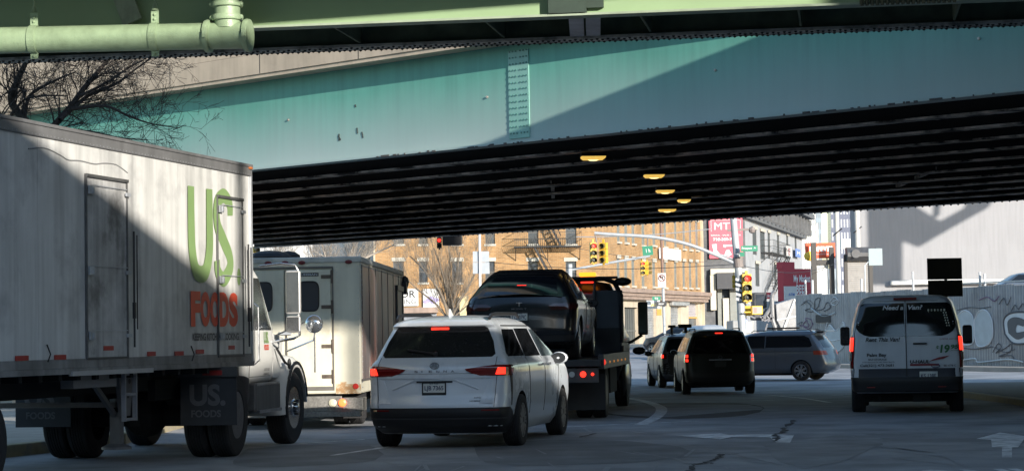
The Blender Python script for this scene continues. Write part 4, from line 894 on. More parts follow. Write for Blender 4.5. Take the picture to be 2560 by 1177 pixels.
mb = MB(); mb.box(.1, .18, -1.25, -1.2, .76, .79); mb.build('tail_light', m_redlit, tt)
mb = MB(); mb.box(.95, 1.2, -.71, -.70, 1.04, 1.10); mb.build('reflector', m_refl, tt)
# cab by lofted body: floor .95 to roof
lc = [(.86, .92, 2.45, 1.02, .06, .2, .01), (.95, .90, 2.55, 1.08, .08, .25, .01), (1.25, .90, 2.6, 1.10, .10, .25, .01), (1.62, .90, 2.55, 1.10, .10, .25, .01), (1.72, .90, 2.48, 1.09, .10, .25, .01), (2.30, .92, 2.12, 1.02, .12, .25, .01), (2.46, .96, 1.98, .96, .15, .25, .02), (2.56, 1.05, 1.85, .85, .2, .2, .02), (2.60, 1.2, 1.7, .65, .2, .2, .02)]
CB = Body(lc, .02); CB.mesh().build('cab', m_cab, tt, smooth=True)
for s in (1, -1):
    g = patch(CB, [(1.60, Yv(1.15), Yv(2.28)), (1.70, Yv(1.12), Yv(2.25)), (2.22, Yv(1.15), Yv(1.92)), (2.30, Yv(1.22), Yv(1.85))], side=s, nc=6, off=.008).build('side_window', m_glass2, tt, smooth=True)
    mb = MB(); seam(CB, [(.95, Yv(1.06)), (2.34, Yv(1.08))], side=s, wd=.015, mb=mb); seam(CB, [(.95, Yv(2.33)), (1.7, Yv(2.30)), (2.34, Yv(1.9))], side=s, wd=.015, mb=mb); seam(CB, [(.98, Yv(1.06)), (.98, Yv(2.33))], side=s, mb=mb); mb.build('door_seam', M('seam_grey', (.2, .2, .2), .7), tt)
    mb = MB(); p, n = CB.pt(1.4, Yv(1.2), s); mb.tube([p+n*.02+Z*.55, p+n*.08+Z*.5, p+n*.08-Z*.2, p+n*.02-Z*.25], .014, 8); mb.build('grab_handle', m_chrome, tt)
mb = MB(); fn = lambda p: CB.pt(p.z, Yv(p.y), 1)[0]+X*.008
text(mb, 'US.', (0, 1.72, 1.42), Y, Z, .26, .16, .04, fn=fn); mb.build('green_lettering', m_gv, tt)
mb = MB(); text(mb, 'FOODS', (0, 1.74, 1.33), Y, Z, .24, .075, .04, fn=fn); mb.build('red_lettering', m_rv, tt)
mb = MB()
for i, (s_, z_, w_) in enumerate((('35812', 1.18, .12), ('US DOT 87632', 1.05, .3), ('ROSEMONT IL', .99, .28))): text(mb, s_, (0, 1.42 if i == 0 else 1.75, z_), Y, Z, w_, .035, .01, fn=fn)
mb.build('small_lettering', m_kv, tt)
# hood with fenders
lh = [(.95, 2.3, 4.2, .60, .05, .3, 0), (1.15, 2.3, 4.35, .66, .05, .35, 0), (1.45, 2.3, 4.3, .74, .05, .4, 0), (1.60, 2.3, 4.0, .74, .1, .45, 0), (1.68, 2.3, 3.6, .66, .1, .4, 0), (1.72, 2.35, 3.1, .45, .1, .3, 0)]
Body(lh, .1).mesh().build('hood', m_cab, tt, smooth=True)
for s in (1, -1):
    mb = MB(); R1 = .66; prof = []; n_ = 16   # fender arch: swept band
    secs = [(.62, .06), (.9, .07), (1.12, .03), (1.20, -.05), (1.20, -.12), (1.14, -.04), (.9, .0), (.62, .0)]
    vs = []; fs = []
    for i in range(n_+1):
        a = R(-8)+(math.pi*1.02)*i/n_
        for xx, dr_ in secs: vs.append((s*xx, 3.18-math.cos(a)*(R1+dr_), .52+math.sin(a)*(R1+dr_+.02)))
    m = len(secs)
    for i in range(n_):
        for k in range(m): fs.append((i*m+k, i*m+(k+1) % m, (i+1)*m+(k+1) % m, (i+1)*m+k))
    mb.add(vs, fs); mb.prism([(s*.6, 2.3, .95), (s*.6, 2.62, .95), (s*.6, 2.75, 1.2), (s*.6, 2.9, 1.5), (s*.6, 2.3, 1.55)], (0, 0, 0), (s*.48, 0, 0)); mb.build('fender', m_cab, tt, smooth=True, ang=50)
    mb = MB(); pts = []
    for i in range(15): a = R(-12)+(math.pi*1.0)*i/14; pts.append((s*1.19, 3.18-math.cos(a)*.60, .52+math.sin(a)*.62))
    mb.tube(pts, .028, 6); mb.build('fender_lip', m_black, tt)
    # side steps and tank
    mb = MB(); mb.box(s*.95-.22, s*.95+.22, 1.05, 2.35, .52, .90); mb.build('tank_box', M('tank_grey', (.14, .14, .14), .5, .3, na=.3, streak=.3), tt, bevel=.03)
    mb = MB(); mb.box(s*1.18-.12, s*1.18+.02, 1.1, 2.3, .50, .54); mb.box(s*1.15-.12, s*1.15+.02, 1.1, 2.3, .86, .90); mb.build('step', m_alu, tt)
mb = MB(); mb.tube([(.98, .95, .95), (1.0, .85, .75), (1.0, .75, .55), (.9, .6, .48)], [.12, .13, .11, .1], 12); mb.build('exhaust_elbow', M('dark_steel', (.06, .06, .065), .5, .5, na=.3), tt, smooth=True)
# mirrors on the right and left
for s in (1, -1):
    if s > 0:
        mp = P(715, 712, 29.6); l = tt.matrix_world
    c = Vector((s*1.42, 2.12, 2.12)); mb = MB()
    mb.box(c.x-.105, c.x+.105, c.y-.03, c.y+.05, c.z-.31, c.z+.29); o = mb.build('wing_mirror', M('mirror_shell_white', (.5, .5, .5), .3, .4), tt, bevel=.03)
    mb = MB(); mb.box(c.x-.088, c.x+.088, c.y-.036, c.y-.031, c.z-.28, c.z+.265); mb.build('mirror_glass', M('mirror_face', (.30, .33, .35), .12, .8, na=.3, ns=3), o)
    mb = MB(); mb.box(c.x-.10, c.x+.10, c.y-.03, c.y+.05, c.z-.56, c.z-.33); o2 = mb.build('convex_mirror', M('mirror_shell_white', (.5, .5, .5), .3), tt, bevel=.03); mb = MB(); mb.box(c.x-.085, c.x+.085, c.y-.036, c.y-.031, c.z-.54, c.z-.35); mb.build('mirror_glass', m_chrome, o2)
    mb = MB(); mb.tube([(s*.98, 2.0, 2.47), (s*1.25, 2.08, 2.50), (s*1.45, 2.12, 2.48), (s*1.50, 2.13, 2.38), (s*1.50, 2.13, 1.52), (s*1.42, 2.13, 1.48), (s*1.0, 2.2, 1.42)], .018, 8); mb.beam((s*1.5, 2.13, 2.3), (s*1.42, 2.13, 2.3), .03); mb.build('mirror_arm', m_chrome, tt, smooth=True)
    mb = MB(); mb.ball((s*1.50, 3.0, 1.68), .13, 16, 1, .6, 1); mb.build('hood_mirror', M('mirror_face2', (.5, .52, .55), .12, .9, na=0), tt, smooth=True)
    mb = MB(); mb.tube([(s*.95, 3.6, 1.3), (s*1.45, 3.15, 1.45), (s*1.50, 3.05, 1.58)], .013, 6); mb.tube([(s*.8, 3.3, 1.5), (s*1.45, 3.1, 1.75)], .011, 6); mb.tube([(s*1.5, 3.02, 1.5), (s*1.5, 3.02, 1.0)], .01, 6); mb.build('hood_mirror_arm', m_chrome, tt)
mb = MB(); mb.tube([(1.12, 2.35, 1.35), (1.2, 2.5, 1.15), (1.22, 2.62, 1.12)], .018, 6); mb.ball((1.22, 2.66, 1.13), .05, 8, .6, .6, 1.6); mb.build('hood_latch', m_black, tt)
mb = MB()
for x in (-.5, -.25, 0, .25, .5, .8): mb.ball((x, 1.6, 2.63), .05, 8, 1.3, 1, .7)
mb.build('roof_marker', m_amber, tt)
# ================================================================ old box truck
bt = thing('box_truck', 'old cream box truck with double rear doors and rust-stained bumper', 'truck', (-3.78, 35.9, 0), -R(2.0))
m_cream = M('old_cream_paint', (.64, .61, .50), .6, ns=1.3, na=.1, streak=.12, col2=(.5, .45, .33), c2s=1.6, c2t=.62)
bw = 1.25; zf, zr = .56, 2.82
mb = MB(); mb.box(-bw, bw, 0, 8.2, zf, zr); mb.build('body', m_cream, bt, bevel=.03)
mb = MB(); mb.box(bw, bw+.008, .16, 8.1, zf+.2, zr-.12); mb.build('side_panel', M('mottled_red_grey_side', (.23, .20, .20), .45, .2, ns=.9, na=.2, streak=.35, col2=(.32, .15, .12), c2s=.7, c2t=.5), bt)
mb = MB(); mb.box(-bw-.02, bw+.02, -.015, 8.22, zr-.09, zr+.01); mb.build('roof_rail', M('dusty_white_rail', (.5, .5, .47), .6, na=.3, ns=3), bt, bevel=.02)
mb = MB()
for i in range(7): y = .16+i*1.15; mb.box(bw+.008, bw+.016, y, y+.02, zf+.2, zr-.12)
mb.box(bw+.008, bw+.014, .0, 8.1, zf+.2, zf+.24); mb.build('side_seam', M('seam_dark', (.1, .09, .09), .7), bt)
mb = MB()
for i in range(2):
    for k in range(26): mb.ball((bw+.009, .05+i*.08, zf+.1+k*.085), .009, 5); 
for k in range(60): mb.ball((bw+.012, .2+k*.13, zr-.14), .009, 5)
for k in range(25): mb.ball((bw-.04, -.003, zf+.08+k*.088), .009, 5); mb.ball((.86, -.003, zf+.08+k*.088), .007, 5)
mb.build('rivet', m_galv, bt)['kind'] = 'stuff'
for s, x0, x1 in ((1, .02, .76), (-1, -.76, -.02)):
    mb = MB(); mb.box(x0, x1, -.03, 0, .68, 2.62); o = mb.build('rear_door', m_cream, bt, bevel=.01)
    cx = (x0+x1)/2; mb = MB(); a, b = .17, .245; pts = []
    for i in range(32):
        t = 2*math.pi*i/32; pts.append((cx+a*abs(math.cos(t))**.45*(1 if math.cos(t) > 0 else -1), -.036, 2.18+b*abs(math.sin(t))**.45*(1 if math.sin(t) > 0 else -1)))
    mb.prism(pts, (0, 0, 0), (0, .01, 0)); w_ = mb.build('door_window', M('smoky_window', (.03, .033, .04), .3, na=.2), o)
    mb = MB(); mb.tube(pts+[pts[0]], .012, 5); mb.build('window_gasket', m_black, w_)
    mb = MB(); e = x1 if s > 0 else x0
    for z in (.85, 1.35, 2.0, 2.5): mb.cyl((e+s*.02, -.035, z-.11), (e+s*.02, -.035, z+.11), .02, 8); mb.box(min(e, e-s*.16), max(e, e-s*.16), -.045, -.03, z-.03, z+.03)
    mb.build('hinge', M('rusty_hinge', (.13, .10, .08), .7, .3, na=.4, ns=8), o)
mb = MB(); mb.box(-.80, .80, -.015, -.001, .62, .68); mb.box(.78, .80, -.02, -.001, .62, 2.66); mb.box(-.80, -.78, -.02, -.001, .62, 2.66); mb.box(-.8, .8, -.035, -.001, 2.64, 2.67); mb.box(-.008, .012, -.036, -.03, .68, 2.62); mb.build('door_frame', M('door_frame_dark', (.14, .13, .12), .6, na=.3), bt)
mb = MB(); mb.box(.14, .56, -.036, -.031, 2.51, 2.57); o = mb.build('name_badge', M('badge_black', (.03, .03, .03), .5), bt)
mb = MB(); text(mb, 'GRUMMAN', (.16, -.038, 2.522), X, Z, .38, .036, .03); mb.build('lettering', m_galv, o)
mb = MB(); mb.box(-.1, .1, -.07, -.03, 1.55, 1.6); mb.cyl((.15, -.06, 1.62), (.15, -.03, 1.62), .035, 10); mb.build('door_latch', m_galv, bt)
mb = MB()
for x in (-1.1, -.28, .0, .28, 1.06): mb.ball((x, -.02, 2.74), .045, 8, 1.4, .7, .8)
mb.build('marker_lamp', M('dark_red_marker', (.16, .02, .02), .4), bt)
mb = MB(); mb.box(.82, bw-.01, -.003, .0, zf, zf+.16); mb.box(.9, 1.0, -.004, -.002, zf+.05, zf+.2); mb.build('rust_patch', M('rust_bloom', (.40, .24, .12), .9, ns=5, na=.3, col2=(.62, .57, .44), c2s=7, c2t=.5), bt)
mb = MB(); mb.lathe([(.05, 0), (.04, .02)], (1.15, -.004, .68), -Y, 14); mb.build('reflector', M('bright_red_reflector', (.6, .03, .02), .4), bt)
mb = MB(); mb.box(-.62, .95, -.28, -.24, .28, .53); mb.box(-1.15, 1.25, -.30, .1, .19, .28); mb.box(.95, 1.3, -.26, .3, .28, .5); o = mb.build('rear_bumper', M('tread_plate', (.26, .25, .23), .5, .5, ns=30, na=.4, streak=.3), bt, bevel=.01)
mb = MB(); mb.lathe([(.06, 0), (.065, .02), (.03, .035)], (.80, -.28, .42), -Y, 16); mb.build('reverse_light', M('cream_lens', (.6, .56, .42), .4), o)
mb = MB(); mb.lathe([(.06, 0), (.065, .02), (.03, .035)], (.96, -.285, .42), -Y, 16); mb.build('brake_light', M('orange_red_lens', (1, .12, .03), .4, emis=1.5, na=0), o)
for s in (1, -1):
    for y in (1.6, 6.8): wheel(bt, s*1.0, y, .42, .24, s, style='dish', dual=(y < 3))
mb = MB(); mb.box(-.9, .9, .1, 7.8, .35, zf); mb.cyl((-.9, 1.6, .42), (.9, 1.6, .42), .1, 10); mb.build('chassis', m_under, bt)
mb = MB(); mb.box(.8, 1.22, 1.0, 1.02, .12, zf); mb.build('mud_flap', m_black, bt)
mb = MB(); y0, y1 = 6.4, 7.8; mb.box(bw+.01, bw+.05, y0, y0+.12, zf+.3, 2.45); mb.box(bw+.01, bw+.05, y1-.12, y1, zf+.3, 2.45); mb.box(bw+.01, bw+.06, y0, y1, 2.4, 2.5); o = mb.build('cab_door_frame', M('black_door_frame', (.03, .03, .03), .5), bt)
mb = MB(); mb.box(bw+.012, bw+.03, y0+.12, y1-.12, zf+.3, 2.4); mb.build('cab_door', M('grey_door', (.16, .15, .16), .5, streak=.3), bt)
mb = MB(); mb.ball((bw+.05, 8.1, 2.6), .09, 8, 1, 1, 1.5); mb.box(bw, bw+.1, 7.9, 8.2, 2.35, 2.6); mb.build('mirror_bracket', m_black, bt)
mb = MB(); mb.ball((-.35, .6, zr+.02), .4, 14, 1, .6, .35); mb.ball((-.05, .7, zr+.04), .22, 10, 1, .6, .5); mb.build('roof_tarp', m_black, bt)
# ================================================================ flatbed tow truck
tw = thing('tow_truck', 'black flatbed tow truck carrying a black car, amber beacon lit', 'tow truck', (.25, 36.8, 0), -R(7))
m_bk = M('black_truck_paint', (.012, .012, .014), .3, coat=.5, na=.2)
m_bed = M('worn_black_bed', (.03, .03, .033), .5, .3, ns=3, na=.4)
mb = MB(); mb.box(-1.22, 1.22, 0, 6.4, .93, 1.04)
for s in (1, -1): mb.box(s*1.22-.05, s*1.22+.05, .15, 6.4, .88, 1.13)
mb.build('flatbed', m_bed, tw, bevel=.01)
mb = MB(); mb.box(.55, 1.18, .05, .09, .66, .90); mb.box(-1.18, -.55, .05, .09, .66, .90); o = mb.build('lamp_panel', M('grey_lamp_panel', (.06, .06, .06), .6), tw)
for s in (1, -1):
    mb = MB(); mb.lathe([(.052, 0), (.052, .02), (.03, .03)], (s*.92, .05, .80), -Y, 16); mb.ball((s*1.08, .04, .80), .028, 8); mb.build('brake_light', m_redlit, o)
    mb = MB(); mb.lathe([(.05, 0), (.05, .02)], (s*.73, .05, .80), -Y, 14); mb.build('reverse_light', m_wlens, o)
mb = MB()
for i in range(6): mb.ball((1.275, .4+i*.95, .99), .03, 8, .6, 1.3, .8)
mb.build('side_marker', M('dim_orange_markers', (.5, .2, .05), .4, emis=.3, na=0), tw)
mb = MB(); mb.ball((1.275, .2, 1.0), .04, 8, .6, 1, 1.3); mb.build('red_side_marker', M('dim_red_marker', (.6, .03, .02), .4, emis=.6, na=0), tw)
mb = MB(); mb.box(-.5, .5, .3, 8.4, .62, .92); mb.cyl((-1, 1.9, .5), (1, 1.9, .5), .12, 10); mb.box(.55, 1.15, 3.0, 4.6, .4, .86); mb.box(-1.15, -.55, 3.0, 4.6, .4, .86); mb.build('chassis', m_under, tw)
for s in (1, -1): wheel(tw, s*1.05, 1.9, .48, .25, s, style='dish', dual=True, rim=m_bed); wheel(tw, s*1.02, 7.7, .48, .25, s, style='hub', rim=m_bed)
for s in (1, -1): mb = MB(); mb.box(s*.85-.36, s*.85+.36, 1.05, 1.07, .16, .78); mb.build('mud_flap', M('grey_black_flap', (.03, .03, .032), .8, na=.3), tw)
lcab = [(.55, 6.9, 9.0, 1.02, .1, .3, .01), (.9, 6.85, 9.2, 1.12, .1, .35, .01), (1.4, 6.85, 9.2, 1.13, .12, .35, .01), (1.55, 6.85, 8.5, 1.10, .12, .35, .01), (1.65, 6.86, 8.2, 1.08, .12, .3, .01), (2.3, 6.9, 7.75, .96, .12, .3, .01), (2.5, 6.98, 7.6, .85, .15, .2, .02), (2.55, 7.15, 7.4, .6, .1, .1, .01)]
KB = Body(lcab, .02); KB.mesh().build('cab', m_bk, tw, smooth=True)
for s in (1, -1):
    patch(KB, [(1.62, Yv(7.05), Yv(8.0)), (2.25, Yv(7.05), Yv(7.6))], side=s, nc=4).build('side_window', m_glass, tw, smooth=True)
    mb = MB(); mb.box(s*1.48-.1, s*1.48+.1, 7.55, 7.66, 1.45, 2.12); o = mb.build('wing_mirror', m_black, tw, bevel=.03); mb = MB(); mb.box(s*1.48-.08, s*1.48+.08, 7.54, 7.548, 1.5, 2.08); mb.build('mirror_glass', M('greenish_mirror', (.04, .06, .05), .1, .6, na=.5, ns=5), o)
    mb = MB(); mb.tube([(s*1.05, 7.7, 1.25), (s*1.25, 7.62, 1.32), (s*1.46, 7.6, 1.45)], .03, 8); mb.build('mirror_arm', m_black, tw)
    mb = MB(); mb.ball((s*1.3, 9.0, 1.12), .12, 10, 1.2, .8, .7); mb.build('hood_mirror', m_black, tw)
    mb = MB(); mb.ball((s*1.07, 7.75, .62), 1, 16, .14, .72, .52); mb.build('fender', m_bk, tw, smooth=True)
# headboard with rolled top tube and beacon
mb = MB(); mb.tube([(-1.12, 6.45, 1.05), (-1.12, 6.45, 2.25), (-1.0, 6.45, 2.5), (-.8, 6.45, 2.58), (.8, 6.45, 2.58), (1.0, 6.45, 2.5), (1.12, 6.45, 2.25), (1.12, 6.45, 1.05)], .05, 8); mb.box(-1.1, 1.1, 6.42, 6.46, 1.05, 1.6)
for x in (-.6, 0, .6): mb.cyl((x, 6.45, 1.6), (x, 6.45, 2.55), .025, 6)
mb.build('headboard', m_bk, tw, smooth=True)
mb = MB(); mb.box(.55, 1.15, 6.48, 6.56, 1.2, 2.35); mb.build('control_panel', M('grey_plastic_panel', (.05, .055, .065), .5), tw, bevel=.02)
mb = MB(); mb.box(-.5, 1.05, 6.55, 6.7, 2.58, 2.63); mb.ball((1.15, 6.62, 2.52), .09, 10, 2.0, 1, 1); mb.build('beacon_bar', m_black, tw)
mb = MB(); mb.box(.28, .62, 6.52, 6.75, 2.635, 2.72); mb.build('amber_beacon', M('lit_amber_beacon', (1, .26, .02), .3, emis=1.3, na=0), tw, bevel=.03)
mb = MB(); mb.box(.32, .58, 6.50, 6.52, 2.50, 2.57); mb.build('red_beacon', m_redlit, tw)
mb = MB(); mb.box(1.08, 1.12, 6.86, 6.9, 2.0, 2.12); mb.build('marker_light', M('warm_marker', (1, .6, .15), .3, emis=2.5, na=0), tw)
mb = MB(); mb.box(-.35, .0, 0.02, .05, .6, .8)
for s in (1, -1): mb.beam((s*1.26, 4.2, 1.28), (s*1.26, 6.0, 1.28), .05, .05)
mb.build('side_rail', m_bed, tw)
# ---------------------------------------------------------------- black car on the flatbed
lb = [tuple([a[0], a[1], a[2], a[3]*1.05, *a[4:]]) for a in [(.18, .25, 4.3, .82, .2, .3, .06), (.30, .06, 4.6, .9, .22, .4, .09), (.50, .0, 4.72, .945, .28, .45, .12), (.74, .02, 4.75, .96, .3, .45, .14), (.92, .06, 4.5, .96, .3, .5, .15), (1.02, .10, 4.0, .93, .28, .5, .15), (1.08, .13, 3.6, .90, .26, .5, .14), (1.12, .20, 3.5, .87, .22, .5, .14),
      (1.22, .34, 3.3, .81, .2, .45, .13), (1.35, .58, 3.0, .74, .2, .4, .12), (1.48, .95, 2.7, .66, .2, .35, .1), (1.55, 1.25, 2.45, .61, .2, .3, .07), (1.60, 1.6, 2.2, .55, .15, .2, .04)]]
hd_ = R(7); fw = Vector((math.sin(hd_), math.cos(hd_), 0))
bc, BB = make_vehicle('car', 'glossy black hatchback-style car loaded on the flatbed of the tow truck', 'car', (Vector((.06, 36.8, 1.05))+fw*.3), 7, lb, M('gloss_black_paint', (.006, .007, .009), .22, coat=.35, na=0), [(.84, .9), (-.84, .9), (.84, 3.8), (-.84, 3.8)], .36, .24, spokes=5, rim=m_chrome)
patch(BB, [(1.13, S(-.66), S(.66)), (1.35, S(-.60), S(.60)), (1.48, S(-.5), S(.5))], nc=12).build('rear_window', m_glass, bc, smooth=True)
mb = MB(); mb.add([(x, BB.rear_y(x, 1.1)+dy, 1.10+dz-.05*(x/.7)**2) for dy, dz in ((-.05, .03), (.1, .045), (.1, .0)) for x in [-.72+.09*i for i in range(17)]], [(r*17+i, r*17+i+1, (r+1)*17+i+1, (r+1)*17+i) for r in (0, 1) for i in range(16)]); mb.build('spoiler', M('grey_gloss_spoiler', (.05, .055, .06), .15, coat=1, na=0), bc, smooth=True)
mb = MB(); mb.box(-.08, .08, BB.rear_y(0, 1.30)-.02, BB.rear_y(0, 1.3)+.05, 1.285, 1.30); mb.box(-.12, -.0, BB.rear_y(0, 1.3), BB.rear_y(0, 1.3)+.02, 1.28, 1.29); mb.build('high_brake_light', m_redlit, bc)
for s in (1, -1): patch(BB, [(.86, S(s*.55), S(s*1.05)), (.93, S(s*.5), S(s*1.15)), (.97, S(s*.6), S(s*1.15))], off=.012, nc=8).build('tail_lamp', M('very_dark_red_lens', (.05, .005, .005), .12, coat=1), bc, smooth=True)
plate(bc, BB, 0, .74, 'T128079C', 'NEW YORK', dy=.012)
mb = MB(); y = BB.rear_y(0, .97)-.02; mb.beam((-.05, y, .985), (.05, y, .985), .012, .012); mb.beam((0, y, .985), (0, y, .92), .016, .012); mb.build('emblem', m_chrome, bc)
mb = MB(); text(mb, 'MODEL Y', (-.13, BB.rear_y(.1, .86)-.02, .865), X, Z, .26, .03, .02); mb.build('lettering', M('dim_grey_script', (.10, .10, .105), .4), bc)
side_glass(bc, BB, [[(1.06, .9, 1.75), (1.40, 1.2, 1.75)], [(1.06, 1.8, 2.7), (1.48, 1.8, 2.4)], [(1.05, 2.75, 3.4), (1.3, 2.6, 2.9)]], M('sky_reflecting_glass', (.12, .15, .18), .08, spec=1, na=.2))
seams(bc, BB, [[(.3, Yv(1.75)), (1.05, Yv(1.78))], [(.3, Yv(2.75)), (1.05, Yv(2.75))]])
patch(BB, [(.26, S(-1.0), S(1.0)), (.42, S(-1.0), S(1.0))], off=.014, nc=16).build('rear_bumper', m_black, bc, smooth=True)
for s in (1, -1): mirror(bc, s*.9, 3.0, 1.0, s, m_bk)
# ================================================================ background street
class Fc:
    """wall frame: o = foot point, d = direction to the right as seen from the street"""
    def __init__(s, o, d): s.o = Vector(o); s.d = Vector(d).normalized(); s.n = Z.cross(s.d)
    def uv(s, px, py): p = onplane(px, py, s.o, s.n)-s.o; return p.dot(s.d), p.z
    def w(s, x, z, k=0): return s.o+s.d*x+Z*z+s.n*k
    def rect(s, x0, y0, x1, y1): a = s.uv((x0+x1)/2, y1)[1]; b = s.uv((x0+x1)/2, y0)[1]; return s.uv(x0, (y0+y1)/2)[0], s.uv(x1, (y0+y1)/2)[0], a, b
def fbox(mb, F_, root, x0, x1, z0, z1, k0, k1):
    r0 = Vector(root); vs = [F_.w(x, z, k)-r0 for z in (z0, z1) for k in (k0, k1) for x in (x0, x1)]
    mb.add(vs, [(0, 2, 3, 1), (4, 5, 7, 6), (0, 1, 5, 4), (2, 6, 7, 3), (0, 4, 6, 2), (1, 3, 7, 5)])
def wall(mb, F_, root, x0, x1, z0, z1, holes, dep=.25):
    xs = sorted({x0, x1, *[h[0] for h in holes], *[h[1] for h in holes]}); zs = sorted({z0, z1, *[h[2] for h in holes], *[h[3] for h in holes]}); r0 = Vector(root)
    for a, b in zip(xs, xs[1:]):
        for c, d in zip(zs, zs[1:]):
            mx, mz = (a+b)/2, (c+d)/2
            if any(h[0] < mx < h[1] and h[2] < mz < h[3] for h in holes): continue
            mb.add([F_.w(a, c)-r0, F_.w(b, c)-r0, F_.w(b, d)-r0, F_.w(a, d)-r0], [(0, 1, 2, 3)])
    for h in holes:
        q = [(h[0], h[2]), (h[1], h[2]), (h[1], h[3]), (h[0], h[3])]
        for i in range(4): a, b = q[i], q[(i+1) % 4]; mb.add([F_.w(*a)-r0, F_.w(*b)-r0, F_.w(*b, dep)-r0, F_.w(*a, dep)-r0], [(0, 1, 2, 3)])
m_sash = M('dark_sash', (.10, .10, .10), .6, na=.1); m_stone = M('pale_stone_trim', (.42, .40, .35), .85, na=.2, ns=3)
m_bglass = M('building_glass', (.05, .06, .075), .12, spec=.8, na=.4, ns=1.2)
def window(F_, root, par, h, lintel=True, sill=True, sash=None, glass=None, midrail=True, name='window', ks=0):
    x0, x1, z0, z1 = h; fbox = lambda m, F, r, a, b, c, d, e, f: globals()['fbox'](m, F, r, a, b, c, d, e+ks, f+ks); t = .05; mb = MB()
    fbox(mb, F_, root, x0, x0+t, z0, z1, .10, .17); fbox(mb, F_, root, x1-t, x1, z0, z1, .10, .17); fbox(mb, F_, root, x0+t, x1-t, z0, z0+t, .10, .17); fbox(mb, F_, root, x0+t, x1-t, z1-t, z1, .10, .17)
    if midrail: fbox(mb, F_, root, x0+t, x1-t, (z0+z1)/2-.03, (z0+z1)/2+.03, .11, .16)
    o = mb.build(name, sash or m_sash, par)
    mb = MB(); fbox(mb, F_, root, x0+.02, x1-.02, z0+.02, z1-.02, .14, .155); mb.build('pane', glass or m_bglass, o)
    if sill: mb = MB(); fbox(mb, F_, root, x0-.08, x1+.08, z0-.14, z0-.002, -.07, .1); mb.build('sill', m_stone, o)
    if lintel: mb = MB(); fbox(mb, F_, root, x0-.1, x1+.1, z1+.002, z1+.26, -.03, .05); mb.build('lintel', m_stone, o)
    return o
m_brick = brick_mat('golden_brown_brick', (.37, .205, .085), (.27, .15, .062), (.34, .26, .16), 1.35)
GB_ = .72
ro = Vector((6.1, 150, GB_)); bb_ = thing('brick_building', 'golden-brown brick corner building with iron fire escape and row of narrow windows', 'building', ro)
F1 = Fc(ro, (1, 0, 0)); F2 = Fc(ro, (.33, .944, 0)); HT = 14.5
x_l = F1.uv(938, 650)[0]; holes1 = []
for a, b in ((983, 1010), (1047, 1069), (1130, 1156), (1213, 1237), (1320, 1345), (1414, 1441)):
    for y0, y1 in ((553, 610), (653, 706)): holes1.append(F1.rect(a, y0, b, y1))
zc0 = F1.uv(1480, 745)[1]
dh = [F1.rect(1120, 768, 1150, 850), F1.rect(1475, 775, 1492, 855)]
mb = MB(); wall(mb, F1, ro, x_l, 0, -.5, HT, holes1+dh); wallo = mb.build('wall', m_brick, bb_)
for h in holes1: window(F1, ro, bb_, h)
holes2 = []
for x, yb3, yt2, yb2 in ((1545, 604, 646, 713), (1564, 606, 648, 714), (1582, 609, 650, 714), (1607, 613, 653, 716), (1634, 613, 655, 716), (1662, 616, 656, 718), (1688, 619, 656, 718), (1709, 622, 655, 718), (1725, 624, 656, 719), (1741, 625, 657, 719)):
    wd = 3.2 if x < 1640 else 2.6
    holes2.append(F2.rect(x-wd, yb3-70, x+wd, yb3)); holes2.append(F2.rect(x-wd, yt2, x+wd, yb2))
x_r = F2.uv(1752, 650)[0]
doors = [F2.rect(1517, 787, 1537, 860), F2.rect(1562, 768, 1597, 862), F2.rect(1612, 758, 1641, 850), F2.rect(1677, 765, 1702, 835), F2.rect(1722, 757, 1746, 830)]
mb = MB(); wall(mb, F2, ro, 0, x_r, 3.3, HT, holes2); mb.build('wall', m_brick, bb_)
m_sfront = M('beige_storefront_stone', (.44, .38, .30), .85, ns=1, na=.2, streak=.15)
mb = MB(); wall(mb, F2, ro, 0, x_r, -.5, 3.3, doors, .4); mb.build('ground_floor_wall', m_sfront, bb_)
for h in holes2: window(F2, ro, bb_, h, ks=-.11, sash=M('grey_sash', (.22, .21, .19), .6), glass=M('grey_dusty_pane', (.14, .15, .15), .3, na=.3))
mb = MB(); mb.add([F1.w(x_l, HT)-ro, F1.w(0, HT)-ro, F2.w(x_r, HT)-ro, Vector((x_l, 25, HT))], [(0, 1, 2, 3)]); fbox(mb, F1, ro, x_l-.1, x_l, -.5, HT, 0, 22); fbox(mb, F2, ro, x_r, x_r+.2, -.5, HT, -.2, 8); mb.build('roof', m_dconc, bb_)
m_shut = M('steel_roller_shutter', (.36, .37, .38), .55, .4, ns=2, na=.25, streak=.2)
def shutter(F_, root, par, h, mat=m_shut, k=.25, n=None, name='roller_shutter'):
    x0, x1, z0, z1 = h; mb = MB(); n = n or max(4, int((z1-z0)/.12)); r0 = Vector(root); d = (z1-z0)/n
    for i in range(n):
        a = z0+d*i; mb.add([F_.w(x, z, kk)-r0 for z, kk in ((a, k), (a+d*.5, k-.05), (a+d, k)) for x in (x0, x1)], [(0, 1, 3, 2), (2, 3, 5, 4)])
    fbox(mb, F_, root, x0, x1, z0, z1, k+.02, k+.05)
    return mb.build(name, mat, par)
